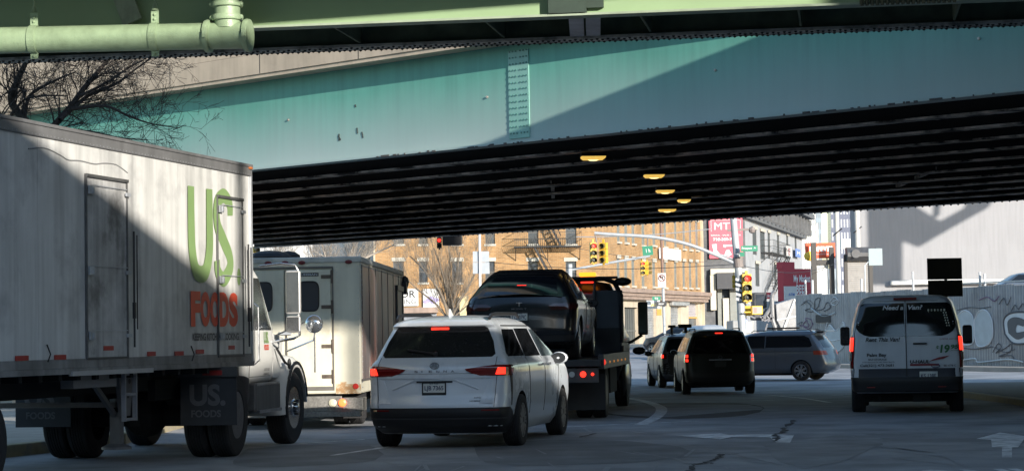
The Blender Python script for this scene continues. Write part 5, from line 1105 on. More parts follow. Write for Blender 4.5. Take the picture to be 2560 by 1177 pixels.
for i, h in enumerate(doors):
    if i in (2, 3): shutter(F2, ro, bb_, h)
    elif i == 4: shutter(F2, ro, bb_, (h[0], h[1], (h[2]+h[3])/2, h[3]), M('lilac_shutter', (.36, .34, .36), .6)); mb = MB(); fbox(mb, F2, ro, h[0], h[1], h[2], (h[2]+h[3])/2, .2, .3); mb.build('shop_window', m_bglass, bb_); mb = MB(); fbox(mb, F2, ro, h[0], h[1], (h[2]+h[3])/2-.06, (h[2]+h[3])/2+.06, .1, .19); mb.build('orange_rail', M('orange_strip', (.55, .28, .06), .6), bb_)
    else:
        mb = MB(); fbox(mb, F2, ro, *h, .3, .4); o = mb.build('door', M('dark_shop_door', (.06, .065, .065), .5, na=.3), bb_); mb = MB(); w_ = (h[1]-h[0])/6
        for k in range(1, 6): fbox(mb, F2, ro, h[0]+w_*k-.03, h[0]+w_*k+.03, h[2]+.1, h[3]-.1, .24, .29)
        fbox(mb, F2, ro, h[0], h[1], h[2]+1.0, h[2]+1.08, .22, .28); mb.build('grille', M('grille_grey', (.12, .125, .12), .6), o)
for x0, y0, x1, y1, m_ in ((1512, 770, 1541, 784, m_stone), (1672, 750, 1714, 764, m_shut)):
    mb = MB(); h = F2.rect(x0, y0, x1, y1); fbox(mb, F2, ro, *h, -.35, -.02); mb.build('shutter_box', m_, bb_, bevel=.05)
# deep brown cornice above the shops
m_corn = M('brown_cornice_metal', (.27, .20, .165), .7, ns=1.5, na=.25, streak=.2)
mb = MB(); z0, z1 = F2.uv(1560, 748)[1], F2.uv(1560, 721)[1]
for za, zb_, k in ((z0, z0+(z1-z0)*.3, -.5), (z0+(z1-z0)*.3, z0+(z1-z0)*.62, -.62), (z0+(z1-z0)*.62, z1, -.8)): fbox(mb, F2, ro, -.3, x_r+.3, za, zb_, k, -.01); fbox(mb, F1, ro, -7, -.3, za, zb_, k, -.01)
mb.build('cornice', m_corn, bb_)
# fire escape on the front face
m_iron = M('black_wrought_iron', (.025, .025, .027), .6, na=.2)
def fire_escape(F_, root, par, x0, x1, z, dep, flights, rail=1.0, name='fire_escape', st=.14):
    r0 = Vector(root); mb = MB(); pw = lambda x, zz, k: F_.w(x, zz, k)-r0
    n = int((x1-x0)/st)
    for i in range(n+1): x = x0+(x1-x0)*i/n; mb.beam(pw(x, z, -.02), pw(x, z, -dep), .03, .03)
    for k in (-.05, -dep): mb.beam(pw(x0, z, k), pw(x1, z, k), .05, .06)
    for zz in (z+rail, z+rail*.5): mb.beam(pw(x0, zz, -dep-.12), pw(x1, zz, -dep-.12), .035); mb.beam(pw(x0, zz, 0), pw(x0, zz, -dep-.12), .035); mb.beam(pw(x1, zz, 0), pw(x1, zz, -dep-.12), .035)
    for i in range(n+1): x = x0+(x1-x0)*i/n; mb.beam(pw(x, z, -dep), pw(x, z+rail*.35, -dep-.18), .02); mb.beam(pw(x, z+rail*.35, -dep-.18), pw(x, z+rail, -dep-.12), .02)
    for x in (x0+.1, (x0+x1)/2, x1-.1): mb.beam(pw(x, z, -dep), pw(x, z-.9, 0), .05)
    for (xa_, za_, xb_, zb_) in flights:
        m = 11
        for kk in (-.35, -dep+.15):
            mb.beam(pw(xa_, za_, kk), pw(xb_, zb_, kk), .05, .12); mb.beam(pw(xa_, za_+.75, kk), pw(xb_, zb_+.75, kk), .03)
        for i in range(1, m): f = i/m; mb.beam(pw(xa_+(xb_-xa_)*f, za_+(zb_-za_)*f, -.35), pw(xa_+(xb_-xa_)*f, za_+(zb_-za_)*f, -dep+.15), .2, .03, Z); mb.beam(pw(xa_+(xb_-xa_)*f, za_+(zb_-za_)*f, -dep+.15), pw(xa_+(xb_-xa_)*f, za_+(zb_-za_)*f+.75, -dep+.15), .02)
    return mb.build(name, m_iron, par)
u = F1.uv
zp = u(1360, 618)[1]
fire_escape(F1, ro, bb_, u(1285, 600)[0], u(1452, 600)[0], zp, 1.2, [(u(1348, 560)[0], zp+3.1, u(1402, 600)[0], zp), (u(1335, 600)[0], zp, u(1392, 600)[0], zp-3.0)])
fire_escape(F1, ro, bb_, u(1285, 600)[0], u(1452, 600)[0], zp-3.05, 1.2, [])
# signs on the left part of the front
mb = MB(); h = F1.rect(1008, 768, 1095, 782); fbox(mb, F1, ro, *h, -.5, -.02); mb.build('brown_awning', m_corn, bb_)
shutter(F1, ro, bb_, F1.rect(1008, 783, 1092, 850), M('blue_grey_shutter', (.30, .32, .36), .5, .2), k=-.1)
mb = MB(); h = F1.rect(1150, 740, 1172, 850); fbox(mb, F1, ro, *h, -.5, -.02); h = F1.rect(1095, 795, 1118, 850); fbox(mb, F1, ro, *h, -.4, -.02); mb.build('cream_pilaster', M('yellow_cream_stucco', (.55, .45, .26), .8), bb_)
for h in dh: mb = MB(); fbox(mb, F1, ro, *h, .15, .25); mb.build('door', m_bglass, bb_)
def sign_panel(name, label, cat, F_, r4, k, mat, texts, th=.08, extra=None, group=None):
    x0, x1, z0, z1 = F_.rect(*r4); c = F_.w(x0, z0, k); t = thing(name, label, cat, c, math.atan2(F_.d.y, F_.d.x), group)
    W_, H_ = x1-x0, z1-z0; mb = MB(); mb.box(0, W_, -th, 0, 0, H_); mb.build('panel', mat, t)
    groups = {}
    for s, a, b, w_, h_, m_, bold, sh in texts:
        groups.setdefault(m_.name, (m_, MB())); text(groups[m_.name][1], s, (a*W_, -th-.012, b*H_), X, Z, w_*W_, h_*H_, bold, sh)
    for m_, g in groups.values(): g.build('lettering', m_, t)
    return t, W_, H_
m_wp = M('white_sign_face', (.6, .6, .59), .6, na=.08, ns=2); m_wl = M('white_letters', (.75, .75, .74), .6, na=0); m_bl = M('black_letters', (.03, .03, .035), .6, na=0)
sign_panel('shop_sign', 'white sign with black lettering ending in OR and RING beside the bare street tree', 'sign', F1, (950, 722, 1046, 765), -.12, m_wp, [('FLOOR', .05, .48, .88, .42, m_bl, .02, 0), ('FLOORING', .05, .12, .88, .26, m_bl, .0, 0)])
t, W_, H_ = sign_panel('shop_sign', 'white and lilac picture sign behind the bare street tree', 'sign', F1, (1058, 722, 1098, 768), -.12, m_wp, [])
mb = MB()
for i in range(5): mb.ball((W_*(.2+.15*i), -.09, H_*(.3+.1*(i % 3))), .18, 8, 1.3, .1, .8)
mb.build('picture', M('lilac_picture', (.32, .28, .48), .6, na=.3), t)
# blank white banner on the brick wall
sign_panel('banner', 'blank white banner hung high on the brick corner building', 'banner', F2, (1643, 622, 1697, 649), -.15, M('bright_white_banner', (.8, .8, .8), .6, na=.03), [], .03)
# ---------------------------------------------------------------- white building far left
rw = Vector((-2, 158, GB_)); F0 = Fc(rw, (1, 0, 0)); wb = thing('white_building', 'white rendered building behind the bare trees, left of the brick corner building', 'building', rw)
hs = [F0.rect(a, b, c, d) for a, b, c, d in ((907, 643, 925, 672), (857, 640, 872, 672), (700, 640, 716, 672), (782, 640, 797, 672), (660, 640, 676, 672))]
xa_, xb_ = F0.uv(560, 650)[0], F0.uv(934, 650)[0]
mb = MB(); wall(mb, F0, rw, xa_, xb_, -.5, 12, hs); fbox(mb, F0, rw, xa_, xb_, 11.9, 12.0, 0, 10); mb.build('wall', M('white_render', (.52, .53, .54), .8, na=.1, ns=.6), wb)
for h in hs: window(F0, rw, wb, h, lintel=False)
mb = MB()
for x in (xa_+3, xa_+6.2, xb_-3.6): fbox(mb, F0, rw, x, x+.15, 0, 11.8, -.1, -.01)
mb.build('downpipe', m_galv, wb)
# ---------------------------------------------------------------- grey brick building with red billboard
rg = P(1868, 840, 180); rg.z = GB_-.05; HG = 14.2; F3 = Fc(rg, (1, 0, 0)); F4 = Fc(rg, (.24, .97, 0))
gbk = thing('grey_building', 'grey painted building with dark bracketed cornice and iron fire escape', 'building', rg)
m_gbr = brick_mat('painted_grey_brick', (.135, .14, .15), (.115, .12, .13), (.10, .10, .11), 1.6)
m_gren = M('grey_blue_render', (.32, .33, .35), .85, ns=.8, na=.15, streak=.15)
xl3 = F3.uv(1748, 600)[0]
hp = F3.rect(1788, 688, 1864, 835)
mb = MB(); wall(mb, F3, rg, xl3, 0, -.5, HG, [hp], 1.2); fbox(mb, F3, rg, xl3-.02, xl3, -.5, HG, 0, 8); mb.build('side_wall', m_gbr, gbk)
mb = MB(); fbox(mb, F3, rg, *F3.rect(1775, 672, 1868, 688), -.5, -.01); fbox(mb, F3, rg, *F3.rect(1775, 688, 1789, 775), -.5, -.01); h = F3.rect(1808, 745, 1823, 835); fbox(mb, F3, rg, *h, -.1, .2); mb.build('portal', M('cream_portal', (.48, .45, .38), .7, na=.1), gbk)
mb = MB(); h = F3.rect(1790, 682, 1862, 722); fbox(mb, F3, rg, *h, -.9, -.3); mb.build('awning', M('charcoal_awning', (.06, .062, .07), .8), gbk)
mb = MB(); fbox(mb, F3, rg, *hp, .8, .9); mb.build('shop_window', m_bglass, gbk); mb = MB(); h = F3.rect(1826, 722, 1843, 835); fbox(mb, F3, rg, *h, .1, .5); h = F3.rect(1795, 722, 1806, 835); fbox(mb, F3, rg, *h, .1, .5); mb.build('shop_column', M('grey_green_column', (.2, .21, .2), .7), gbk)
hs = []
for x, y0, y1, w_ in ((1886, 574, 636, 4.5), (1906, 580, 648, 5.5), (1922, 583, 645, 2.5), (1945, 588, 640, 2.3), (1968, 590, 640, 2.2), (1989, 592, 640, 2), (1893, 660, 715, 4.5), (1938, 662, 715, 2.5)): hs.append(F4.rect(x-w_, y0, x+w_, y1))
xr4 = F4.uv(2006, 640)[0]
mb = MB(); wall(mb, F4, rg, 0, xr4, -.5, HG, hs); mb.build('wall', m_gren, gbk)
for h in hs: window(F4, rg, gbk, h, sill=False, lintel=True, midrail=False, ks=-.12, glass=M('dull_dark_pane', (.05, .055, .06), .6, na=.3), sash=M('dull_dark_frame', (.09, .09, .09), .8))
mb = MB(); z = F4.uv(1900, 560)[1]
fbox(mb, F4, rg, -.3, xr4+.4, z, z+.45, -.45, 0); fbox(mb, F4, rg, -.4, xr4+.5, z+.45, z+2.0, -.2, 0); fbox(mb, F4, rg, -.5, xr4+.6, z+2.0, z+2.5, -1.3, 0); fbox(mb, F4, rg, -.4, xr4+.5, z+1.5, z+2.0, -.7, 0)
n = 16
for i in range(n): x = xr4*i/(n-1); fbox(mb, F4, rg, x-.22, x+.22, z+.3, z+1.9, -.95, -.2)
fbox(mb, F3, rg, xl3, 0, HG-.5, HG, -.2, 0)
mb.build('cornice', M('dark_grey_cornice', (.11, .115, .125), .8, na=.3, ns=2), gbk)
mb = MB(); mb.ball(F4.w(5, z+1.3, -1.3)-rg, .8, 12, .8, 1.6, .75); mb.ball(F4.w(9, z+1.5, -1.3)-rg, .6, 12, .8, 1.6, .7); mb.build('cornice_ornament', M('white_plaster_lump', (.7, .7, .7), .7, na=.2), gbk, smooth=True)
zz = F4.uv(1925, 637)[1]; xa_, xb_ = F4.uv(1902, 640)[0], F4.uv(1946, 640)[0]
fire_escape(F4, rg, gbk, xa_, xb_, zz, 1.0, [(xb_-.5, zz, xa_+1.5, zz-3.2)], 1.1, st=.6)
mb = MB(); zb_ = F4.uv(1925, 733)[1]
for x in (xa_, xb_): mb.beam(F4.w(x, zz, -1)-rg, F4.w(x, zb_, -1)-rg, .05)
mb.beam(F4.w(xb_-1, zz, -1.1)-rg, F4.w(xa_-.5, zb_, -1.1)-rg, .06, .1); mb.beam(F4.w(xb_+.2, zz, -1.1)-rg, F4.w(xa_+1.2, zb_, -1.1)-rg, .06, .1)
for i in range(16): f = i/16; p = F4.w(xb_-1+(xa_-.5-xb_+1)*f, zz+(zb_-zz)*f, -1.1)-rg; mb.beam(p, p+F4.d*1.5, .05, .04)
mb.build('escape_ladder', m_iron, gbk)
# painted red billboard on it
m_rb = M('red_pink_billboard', (.58, .10, .14), .6, na=.08, ns=1)
t, W_, H_ = sign_panel('billboard', 'red and pink vinyl billboard with white lettering on the grey brick side wall', 'billboard', F3, (1772, 546, 1856, 646), -.2, m_rb, [('MTR', .16, .72, .68, .17, m_wl, .0, 0), ('RENTAL - SALES - SERVICE', .06, .56, .88, .035, m_wl, 0, 0), ('718-369-7368', .12, .44, .76, .075, m_wl, .03, 0)])
mb = MB()   # white silhouettes of boots, lifts and machines plus thin frame
for a, b, c, d in ((.06, .06, .67, .675), (.06, .94, .95, .955), (.06, .07, .67, .955), (.93, .94, .67, .955)): mb.box(a*W_, b*W_, -.10, -.085, c*H_, d*H_)
for L in ([(.08, .35), (.22, .36), (.22, .2), (.30, .12), (.28, .06), (.14, .08), (.12, .2)], [(.42, .34), (.82, .33), (.84, .30), (.5, .3), (.48, .27), (.42, .29)], [(.44, .08), (.50, .2), (.58, .22), (.66, .1), (.60, .06)], [(.76, .22), (.9, .24), (.92, .1), (.84, .05), (.78, .12)]):
    mb.prism([(x*W_, -.1, z_*H_) for x, z_ in L], (0, 0, 0), (0, .012, 0))
mb.build('machine_pictures', m_wl, t)
# red supermarket signs
m_red2 = M('supermarket_red', (.42, .035, .055), .6, na=.06)
F5 = Fc(P(1950, 840, 128)*1.0, (.8, .6, 0)); F5.o.z = GB_
sm = thing('supermarket', 'low shop with tall dark red fascia and white lettering beyond the fire escape', 'shop', F5.o, math.atan2(.6, .8))
h = F5.rect(1953, 672, 1990, 750); h2 = F5.rect(1953, 672, 2022, 752)
mb = MB(); mb.box(h2[0], h2[1], -.2, .3, h2[2], h2[3]); mb.box((h2[0]+h2[1])/2-1.2, (h2[0]+h2[1])/2-.2, -.2, .3, h2[3], h2[3]+.4); mb.build('fascia', m_red2, sm)
mb = MB(); W_ = h2[1]-h2[0]; text(mb, 'My Market', (h2[0]+W_*.36, -.22, h2[2]+(h2[3]-h2[2])*.52), X, Z, W_*.6, .55, .02); text(mb, 'BEER', (h2[0]+W_*.45, -.22, h2[2]+(h2[3]-h2[2])*.26), X, Z, W_*.4, .45, .02); text(mb, 'SODA', (h2[0]+W_*.45, -.22, h2[2]+(h2[3]-h2[2])*.05), X, Z, W_*.4, .4, .02); mb.build('lettering', m_wl, sm)
mb = MB(); mb.box(h2[0]-.2, h2[1]+.5, .3, 2, -.5, h2[2]); mb.build('wall', m_gren, sm)
sign_panel('shop_sign', 'white and blue sign under the red supermarket fascia', 'sign', F5, (1945, 716, 1975, 750), -.5, m_wp, [('ATM', .3, .3, .5, .2, M('blue_letters', (.1, .2, .5), .6, na=0), .02, 0)])
F6 = Fc(P(1880, 840, 125), (.97, .24, 0)); F6.o.z = GB_
sign_panel('shop_sign', 'long low red shop sign with white script, left of the supermarket', 'sign', F6, (1881, 731, 1932, 747), -.1, m_red2, [('Delicious', .35, .25, .6, .5, m_wl, .02, .2)])
sign_panel('wall_sign', 'small white menu board on the grey wall above the red fascia', 'sign', F4, (1958, 616, 1969, 643), -.3, m_wp, [('E', .3, .2, .4, .6, m_red2, .0, 0)])
sign_panel('wall_sign', 'small blue and white board on the grey wall, right of the menu board', 'sign', F4, (1981, 623, 1992, 643), -.3, M('blue_panel', (.12, .2, .45), .6), [('M', .2, .3, .6, .4, m_wl, .0, 0)])
# ---------------------------------------------------------------- towers
def tower(label, px0, px1, Yd, top, mat, mat2, base=560, nx=8, nz=60, setb=None, proud=.4, flo=3.4):
    a = P(px0, 600, Yd); b = P(px1, 600, Yd); W_ = b.x-a.x; t = thing('tower', label, 'skyscraper', (a.x, Yd, 0))
    mb = MB(); mb.box(0, W_, 0, W_*.8, 0, top)
    if setb:
        for f, e, z_ in setb: mb.box(-W_*f, W_*(1+e), -2, W_*.7, 0, z_)
    mb.build('wall', mat, t); mb = MB(); n = nx
    for k in range(int(top/flo)):
        z_ = 8+k*flo
        if z_+2 > top: break
        for i in range(n):
            x = W_*(i+.25)/n; y0 = -.03
            if setb and z_ < setb[0][2]: y0 = -2.05
            mb.box(x, x+W_*.5/n, y0, y0+.02, z_, z_+flo*.62)
    mb.build('windows', mat2, t)['kind'] = 'stuff'
    return t
m_twin = M('tower_window_shade', (.16, .19, .22), .3, na=.2)
tower('white stepped art deco skyscraper far beyond the orange restaurant sign', 2007, 2040, 620, 60, M('tower_white_stone', (.66, .65, .62), .8, na=.05), m_twin, nx=7, setb=[(.25, .1, 32.5)])
tower('slim blue-grey glass tower just right of the white stepped skyscraper', 2040, 2054, 640, 62, M('tower_blue_grey', (.20, .26, .32), .4, na=.1), m_twin, nx=3)
tower('dark glass skyscraper with vertical pale fins left of the white wall', 2078, 2146, 560, 60, M('tower_dark_glass', (.10, .12, .19), .25, .3, na=.1), M('tower_fin', (.36, .38, .42), .5, na=0), nx=9, flo=.9 if False else 3.4)
tower('pale low apartment tower left of the stepped skyscraper', 1985, 2006, 600, 27, M('tower_pale', (.55, .57, .58), .8, na=.1), m_twin, nx=4)
tower('bluish mid-rise block in the gap between the towers', 2000, 2100, 500, 16, M('tower_blue_block', (.28, .33, .38), .6, na=.2), m_twin, nx=12)
F7 = Fc(P(2100, 700, 540), (1, 0, 0)); F7.o.z = 0
sign_panel('rooftop_structure', 'white skeletal rooftop structure in front of the dark skyscraper', 'structure', F7, (2100, 598, 2142, 622), 0, M('white_roof_frame', (.7, .7, .65), .7, na=.3, ns=.2), [], 2)
# ---------------------------------------------------------------- restaurant sign, gates, shutters
F8 = Fc(P(2048, 840, 112), (1, 0, 0)); F8.o.z = GB_-.3
m_or = M('orange_red_sign', (.70, .09, .03), .5, na=.04)
t, W_, H_ = sign_panel('restaurant_sign', 'rounded orange-red restaurant sign with white lettering between the dark gate posts', 'sign', F8, (2012, 608, 2086, 646), -.1, m_or, [('POPEYES', .12, .42, .78, .36, m_wl, .05, 0), ('LOUISIANA KITCHEN', .30, .22, .5, .09, m_wl, 0, 0)], .35)
mb = MB(); mb.ball((W_*.13, -.3, H_*.16), .26, 12, 1.2, .5, 1); mb.build('yellow_emblem', M('sign_yellow', (.75, .5, .06), .5), t)
mb = MB(); mb.box(W_*.3, W_*.34, -.2, -.05, -4, 0); mb.box(W_*.7, W_*.74, -.2, -.05, -4, 0); mb.build('sign_post', m_galv, t)
gt_ = thing('gate_frame', 'pair of tall dark steel posts holding a pale roller gate behind the fence', 'gate', F8.o)
hh = lambda *r: F8.rect(*r)
m_gp = M('dark_brown_steel', (.05, .045, .042), .6, na=.2)
for r4 in ((2022, 609, 2034, 760), (2067, 620, 2078, 760)): mb = MB(); x0, x1, z0, z1 = hh(*r4); mb.box(x0, x1, -1.2, -.9, z0, z1); mb.build('post', m_gp, gt_)
mb = MB(); x0, x1, z0, z1 = hh(2034, 651, 2067, 663); mb.box(x0, x1, -1.15, -.9, z0, z1); mb.build('header', m_gp, gt_)
mb = MB(); x0, x1, z0, z1 = hh(2036, 663, 2065, 760)
for i in range(36): z_ = z0+(z1-z0)*i/36; mb.box(x0, x1, -1.0-(.03 if i % 2 else 0), -.95, z_, z_+(z1-z0)/36-.003)
mb.build('roller_shutter', M('pale_shutter', (.50, .51, .52), .5, .3, na=.15, streak=.2), gt_)
g2 = thing('roller_gate', 'grey slatted roller shutter with big coil housing, left of the white wall', 'gate', F8.o)
mb = MB(); x0, x1, z0, z1 = hh(2104, 654, 2157, 760)
for i in range(40): z_ = z0+(z1-z0)*i/40; mb.box(x0, x1, -2.0-(.04 if i % 2 else 0), -1.95, z_, z_+(z1-z0)/40-.003)
mb.build('roller_shutter', M('grey_taupe_shutter', (.27, .26, .255), .6, .2, na=.2), g2)
mb = MB(); x0, x1, z0, z1 = hh(2100, 622, 2172, 655); mb.prism([(x0, -2.3, z0), (x0, -2.6, z0+.2), (x0, -2.6, z1-.3), (x0, -2.2, z1), (x0, -1.7, z1), (x0, -1.7, z0)], (0, 0, 0), (x1-x0, 0, 0)); mb.lathe([(.22, 0), (.22, .06)], (x0+.4, -2.6, (z0+z1)/2), -Y, 16); mb.build('coil_housing', M('housing_grey', (.10, .10, .105), .6, .3, na=.3), g2)
mb = MB(); x0, x1, z0, z1 = hh(2096, 640, 2104, 760); mb.box(x0, x1, -2.1, -1.9, z0, z1); x0, x1, z0, z1 = hh(2157, 660, 2166, 760); mb.box(x0, x1, -2.1, -1.9, z0, z1); mb.build('guide_rail', m_gp, g2)
# ---------------------------------------------------------------- big white wall
ww = P(2150, 700, 118); ww.z = GB_-.3; wwl = thing('white_warehouse', 'large blank white-grey wall of a warehouse behind the corrugated fence', 'building', ww)
m_ww = M('white_stucco_wall', (.27, .27, .285), .9, ns=.5, streak=.1, na=.06, bump=.15, bs=8)
F9 = Fc(ww, (1, 0, 0)); mb = MB(); mb.box(0, 14, 0, 3, -.5, 9.6); mb.build('wall', m_ww, wwl)
mb = MB(); mb.box(-.1, 14.1, -.1, 3.1, 9.6, 9.9); mb.build('coping', m_galv, wwl)
mb = MB(); mb.box(1.6, 12, -.5, -.05, F9.uv(2300, 712)[1], F9.uv(2300, 700)[1]); mb.build('pipe_run', M('white_ducts', (.6, .6, .58), .6, na=.3, ns=2), wwl, bevel=.1)
FPY = 78
bs = thing('wall_shade_cutout', 'unseen boards off to the right, cut to shape the shade on the white wall', 'shadow caster', (46, FPY, 0))  # added out of view; boards cut to the outline of the wall's shade
for pl in ([(2165,490),(2262,490),(2262,606),(2252,603),(2252,712),(2172,712)], [(2262,490),(2290,520),(2375,572),(2296,618),(2262,606)], [(2420,490),(2490,490),(2465,522),(2375,572),(2345,555),(2410,520)], [(2335,490),(2350,490),(2345,540),(2330,548)]):
    pp_ = []
    for a, b in pl: p = onplane(a, b, F9.o, F9.n); p = p+SDIR*((FPY-p.y)/SDIR.y); pp_.append(p-Vector((46, FPY, 0)))
    mb = MB(); mb.prism(pp_, (0, 0, 0), (0, .15, 0)); mb.build('board', m_gp, bs)
# point up the sun ray from a spot on the white wall
def sun_from(px, py, dist, o=None):
    p = F9.w(*F9.uv(px, py)); return p+SDIR*dist
# ---------------------------------------------------------------- corrugated fence with graffiti
FA, FB = P(1990, 800, 98), P(2640, 800, 82); FA.z = FB.z = 0
fd = (FB-FA); flen = fd.length; fdn = fd.normalized(); F10 = Fc(FA, fdn)
fen = thing('corrugated_fence', 'long corrugated metal fence covered in graffiti along the far pavement', 'fence', FA, math.atan2(fdn.y, fdn.x))
mb = MB(); per = .16; n = int(flen/(per/4)); prof = [0, .8, 1, .2]
def ftop(x):
    px = 1990+650*x/flen
    return F10.uv(2200, 722)[1]-.10 if x < F10.uv(2306, 720)[0] else F10.uv(2420, 716)[1]
pts = [(per/4*i, [-.0, -.02, -.035, -.02][i % 4]) for i in range(n)]
for i, (x, k) in enumerate(pts): mb.v += [(x, k, -.1), (x, k, ftop(x)+(.03*math.sin(int(x/1.1)*2.1)))]
for i in range(n-1): mb.f.append([2*i, 2*i+2, 2*i+3, 2*i+1]); mb.mi.append(0)
m_corr = M('galvanised_corrugated', (.40, .40, .405), .5, .35, ns=.9, na=.28, streak=.25)
mb.build('sheet', m_corr, fen)
fx = lambda px, py, k=-.045: Vector((F10.uv(px, py)[0], k, F10.uv(px, py)[1]))
m_gb = M('graffiti_black', (.11, .11, .115), .7, na=0); m_gw = M('graffiti_white', (.66, .68, .68), .7, na=.1); m_gg = M('graffiti_pale_grey', (.48, .52, .53), .7, na=.12); m_gp2 = M('graffiti_purple', (.22, .12, .2), .7)
def drape(L, k): return [fx(a, b, k) for a, b in L]
def blob(mat, outline, L, k=-.045, w_=.03):
    pts = smooth_pts([Vector(p) for p in drape(L+[L[0]], k)], 5)[:-1]
    mb = MB(); mb.add(pts, [tuple(range(len(pts)))]); mb.build('graffiti_fill', mat, fen, fix=False)
    if outline: mb = MB(); mb.tube([p-Y*.006 for p in pts+[pts[0]]], w_, 4); mb.build('graffiti_outline', outline, fen)
blob(m_gw, m_gb, [(2515, 835), (2512, 800), (2530, 782), (2570, 780), (2620, 790), (2630, 850), (2570, 858), (2535, 857)], w_=.04)
blob(m_gb, None, [(2524, 832), (2522, 803), (2540, 792), (2565, 800), (2562, 815), (2546, 812), (2544, 830), (2565, 828), (2566, 840), (2545, 848)], k=-.06)
blob(m_gb, None, [(2578, 835), (2576, 800), (2595, 792), (2620, 800), (2618, 842), (2595, 848)], k=-.06)
blob(m_gg, m_gw, [(2395, 790), (2412, 776), (2428, 782), (2436, 800), (2437, 850), (2420, 862), (2400, 850)]); blob(m_gg, m_gw, [(2438, 800), (2450, 778), (2468, 776), (2482, 800), (2484, 840), (2470, 862), (2444, 860)])
blob(m_gg, m_gw, [(2060, 850), (2075, 812), (2092, 826), (2112, 806), (2112, 862), (2085, 880)]); 
def scrawl(mat, L, w_=.018): mb = MB(); mb.tube(smooth_pts(drape(L, -.05), 5), w_, 4); mb.build('graffiti_scrawl', mat, fen)
scrawl(m_gb, [(2005, 762), (2020, 755), (2030, 768), (2015, 775), (2035, 778), (2040, 750), (2052, 745), (2048, 765), (2040, 775), (2060, 772), (2070, 755), (2078, 768), (2062, 778)])
scrawl(m_gb, [(2010, 755), (2025, 750), (2035, 760)], .012); scrawl(m_gp2, [(2018, 800), (2010, 812), (2022, 822), (2033, 812), (2028, 798), (2016, 796), (2024, 816), (2000, 812)]); scrawl(m_gb, [(1996, 810), (2008, 804), (2002, 816)], .012)
scrawl(m_gw, [(2078, 752), (2088, 742), (2098, 752), (2090, 763), (2080, 757), (2096, 748)], .02)
scrawl(m_gb, [(2484, 880), (2498, 858), (2505, 868), (2492, 882), (2515, 870), (2530, 860), (2528, 878), (2500, 890), (2530, 888), (2538, 898)]); scrawl(m_gb, [(2530, 778), (2540, 762), (2548, 772), (2560, 758), (2566, 772), (2580, 762)]); scrawl(m_gb, [(2490, 868), (2515, 880), (2540, 872)], .012); scrawl(m_gw, [(2405, 900), (2440, 896), (2450, 905), (2520, 898), (2560, 904)], .03)
scrawl(m_gb, [(2500, 760), (2512, 745), (2520, 762), (2530, 742)]); scrawl(m_gw, [(2385, 800), (2380, 840), (2392, 870), (2404, 872)], .03); scrawl(m_gg, [(2030, 770), (2060, 790), (2090, 782)], .04); scrawl(m_gp2, [(2450, 750), (2470, 742), (2488, 752), (2500, 740)]); scrawl(m_gb, [(2400, 868), (2440, 872), (2484, 866)], .02); scrawl(m_gb, [(2395, 775), (2425, 768), (2455, 770), (2480, 766)], .015)
scrawl(m_gb, [(2030, 830), (2045, 822), (2052, 834), (2066, 825)], .015); scrawl(m_gw, [(2072, 800), (2066, 830), (2078, 850), (2100, 848), (2118, 838)], .03)
mb = MB(); p, q = fx(2043, 806), fx(2078, 786); mb.box(p.x, q.x, -.08, -.045, p.z, q.z); mb.build('black_poster', M('poster_black', (.03, .03, .035), .6, na=.5, ns=9), fen)
mb = MB()
for px, y0 in ((1997, 700), (2015, 700), (2137, 697), (2265, 679), (2432, 680), (2444, 684)): p = fx(px, y0, .35); mb.cyl((p.x, .35, 0), (p.x, .35, p.z), .05, 8)
for z_ in (.6, 2.0): mb.box(0, flen, .02, .06, z_, z_+.06)
mb.build('fence_post', m_galv, fen)
mb = MB(); mb.box(F10.uv(2310, 700)[0], flen, .3, .34, F10.uv(2420, 712)[1]+.05, F10.uv(2420, 712)[1]+.1); mb.build('top_rail', m_galv, fen)
# vehicle on a lift behind the fence
lq = [(.3, .2, 4.2, .8, .2, .3, .05), (.6, .0, 4.4, .88, .22, .35, .07), (.95, .1, 4.2, .9, .24, .4, .09), (1.1, .4, 3.4, .85, .2, .4, .09), (1.4, .9, 2.8, .68, .15, .35, .06), (1.48, 1.2, 2.5, .5, .2, .2, .02)]
q_ = P(2475, 712, 92); pkz = q_.z-1.0
lc_, _b = make_vehicle('raised_car', 'dark car raised on a lift showing above the fence at the right edge', 'car', (q_.x, 92, pkz), 90, lq, M('navy_paint', (.05, .07, .10), .3, coat=.4), [(.8, .8), (-.8, .8), (.8, 3.5), (-.8, 3.5)], .32, .2)
side_glass(lc_, _b, [[(1.08, .6, 1.9), (1.4, 1.0, 1.9)], [(1.08, 2.0, 3.2), (1.4, 2.0, 2.8)]])
mb = MB(); mb.box(.5, 4, -1, 1, .2-pkz, .32) if False else mb.box(-1, 1, .3, 4, -pkz+.0, .1); mb.build('lift_platform', m_galv, lc_)
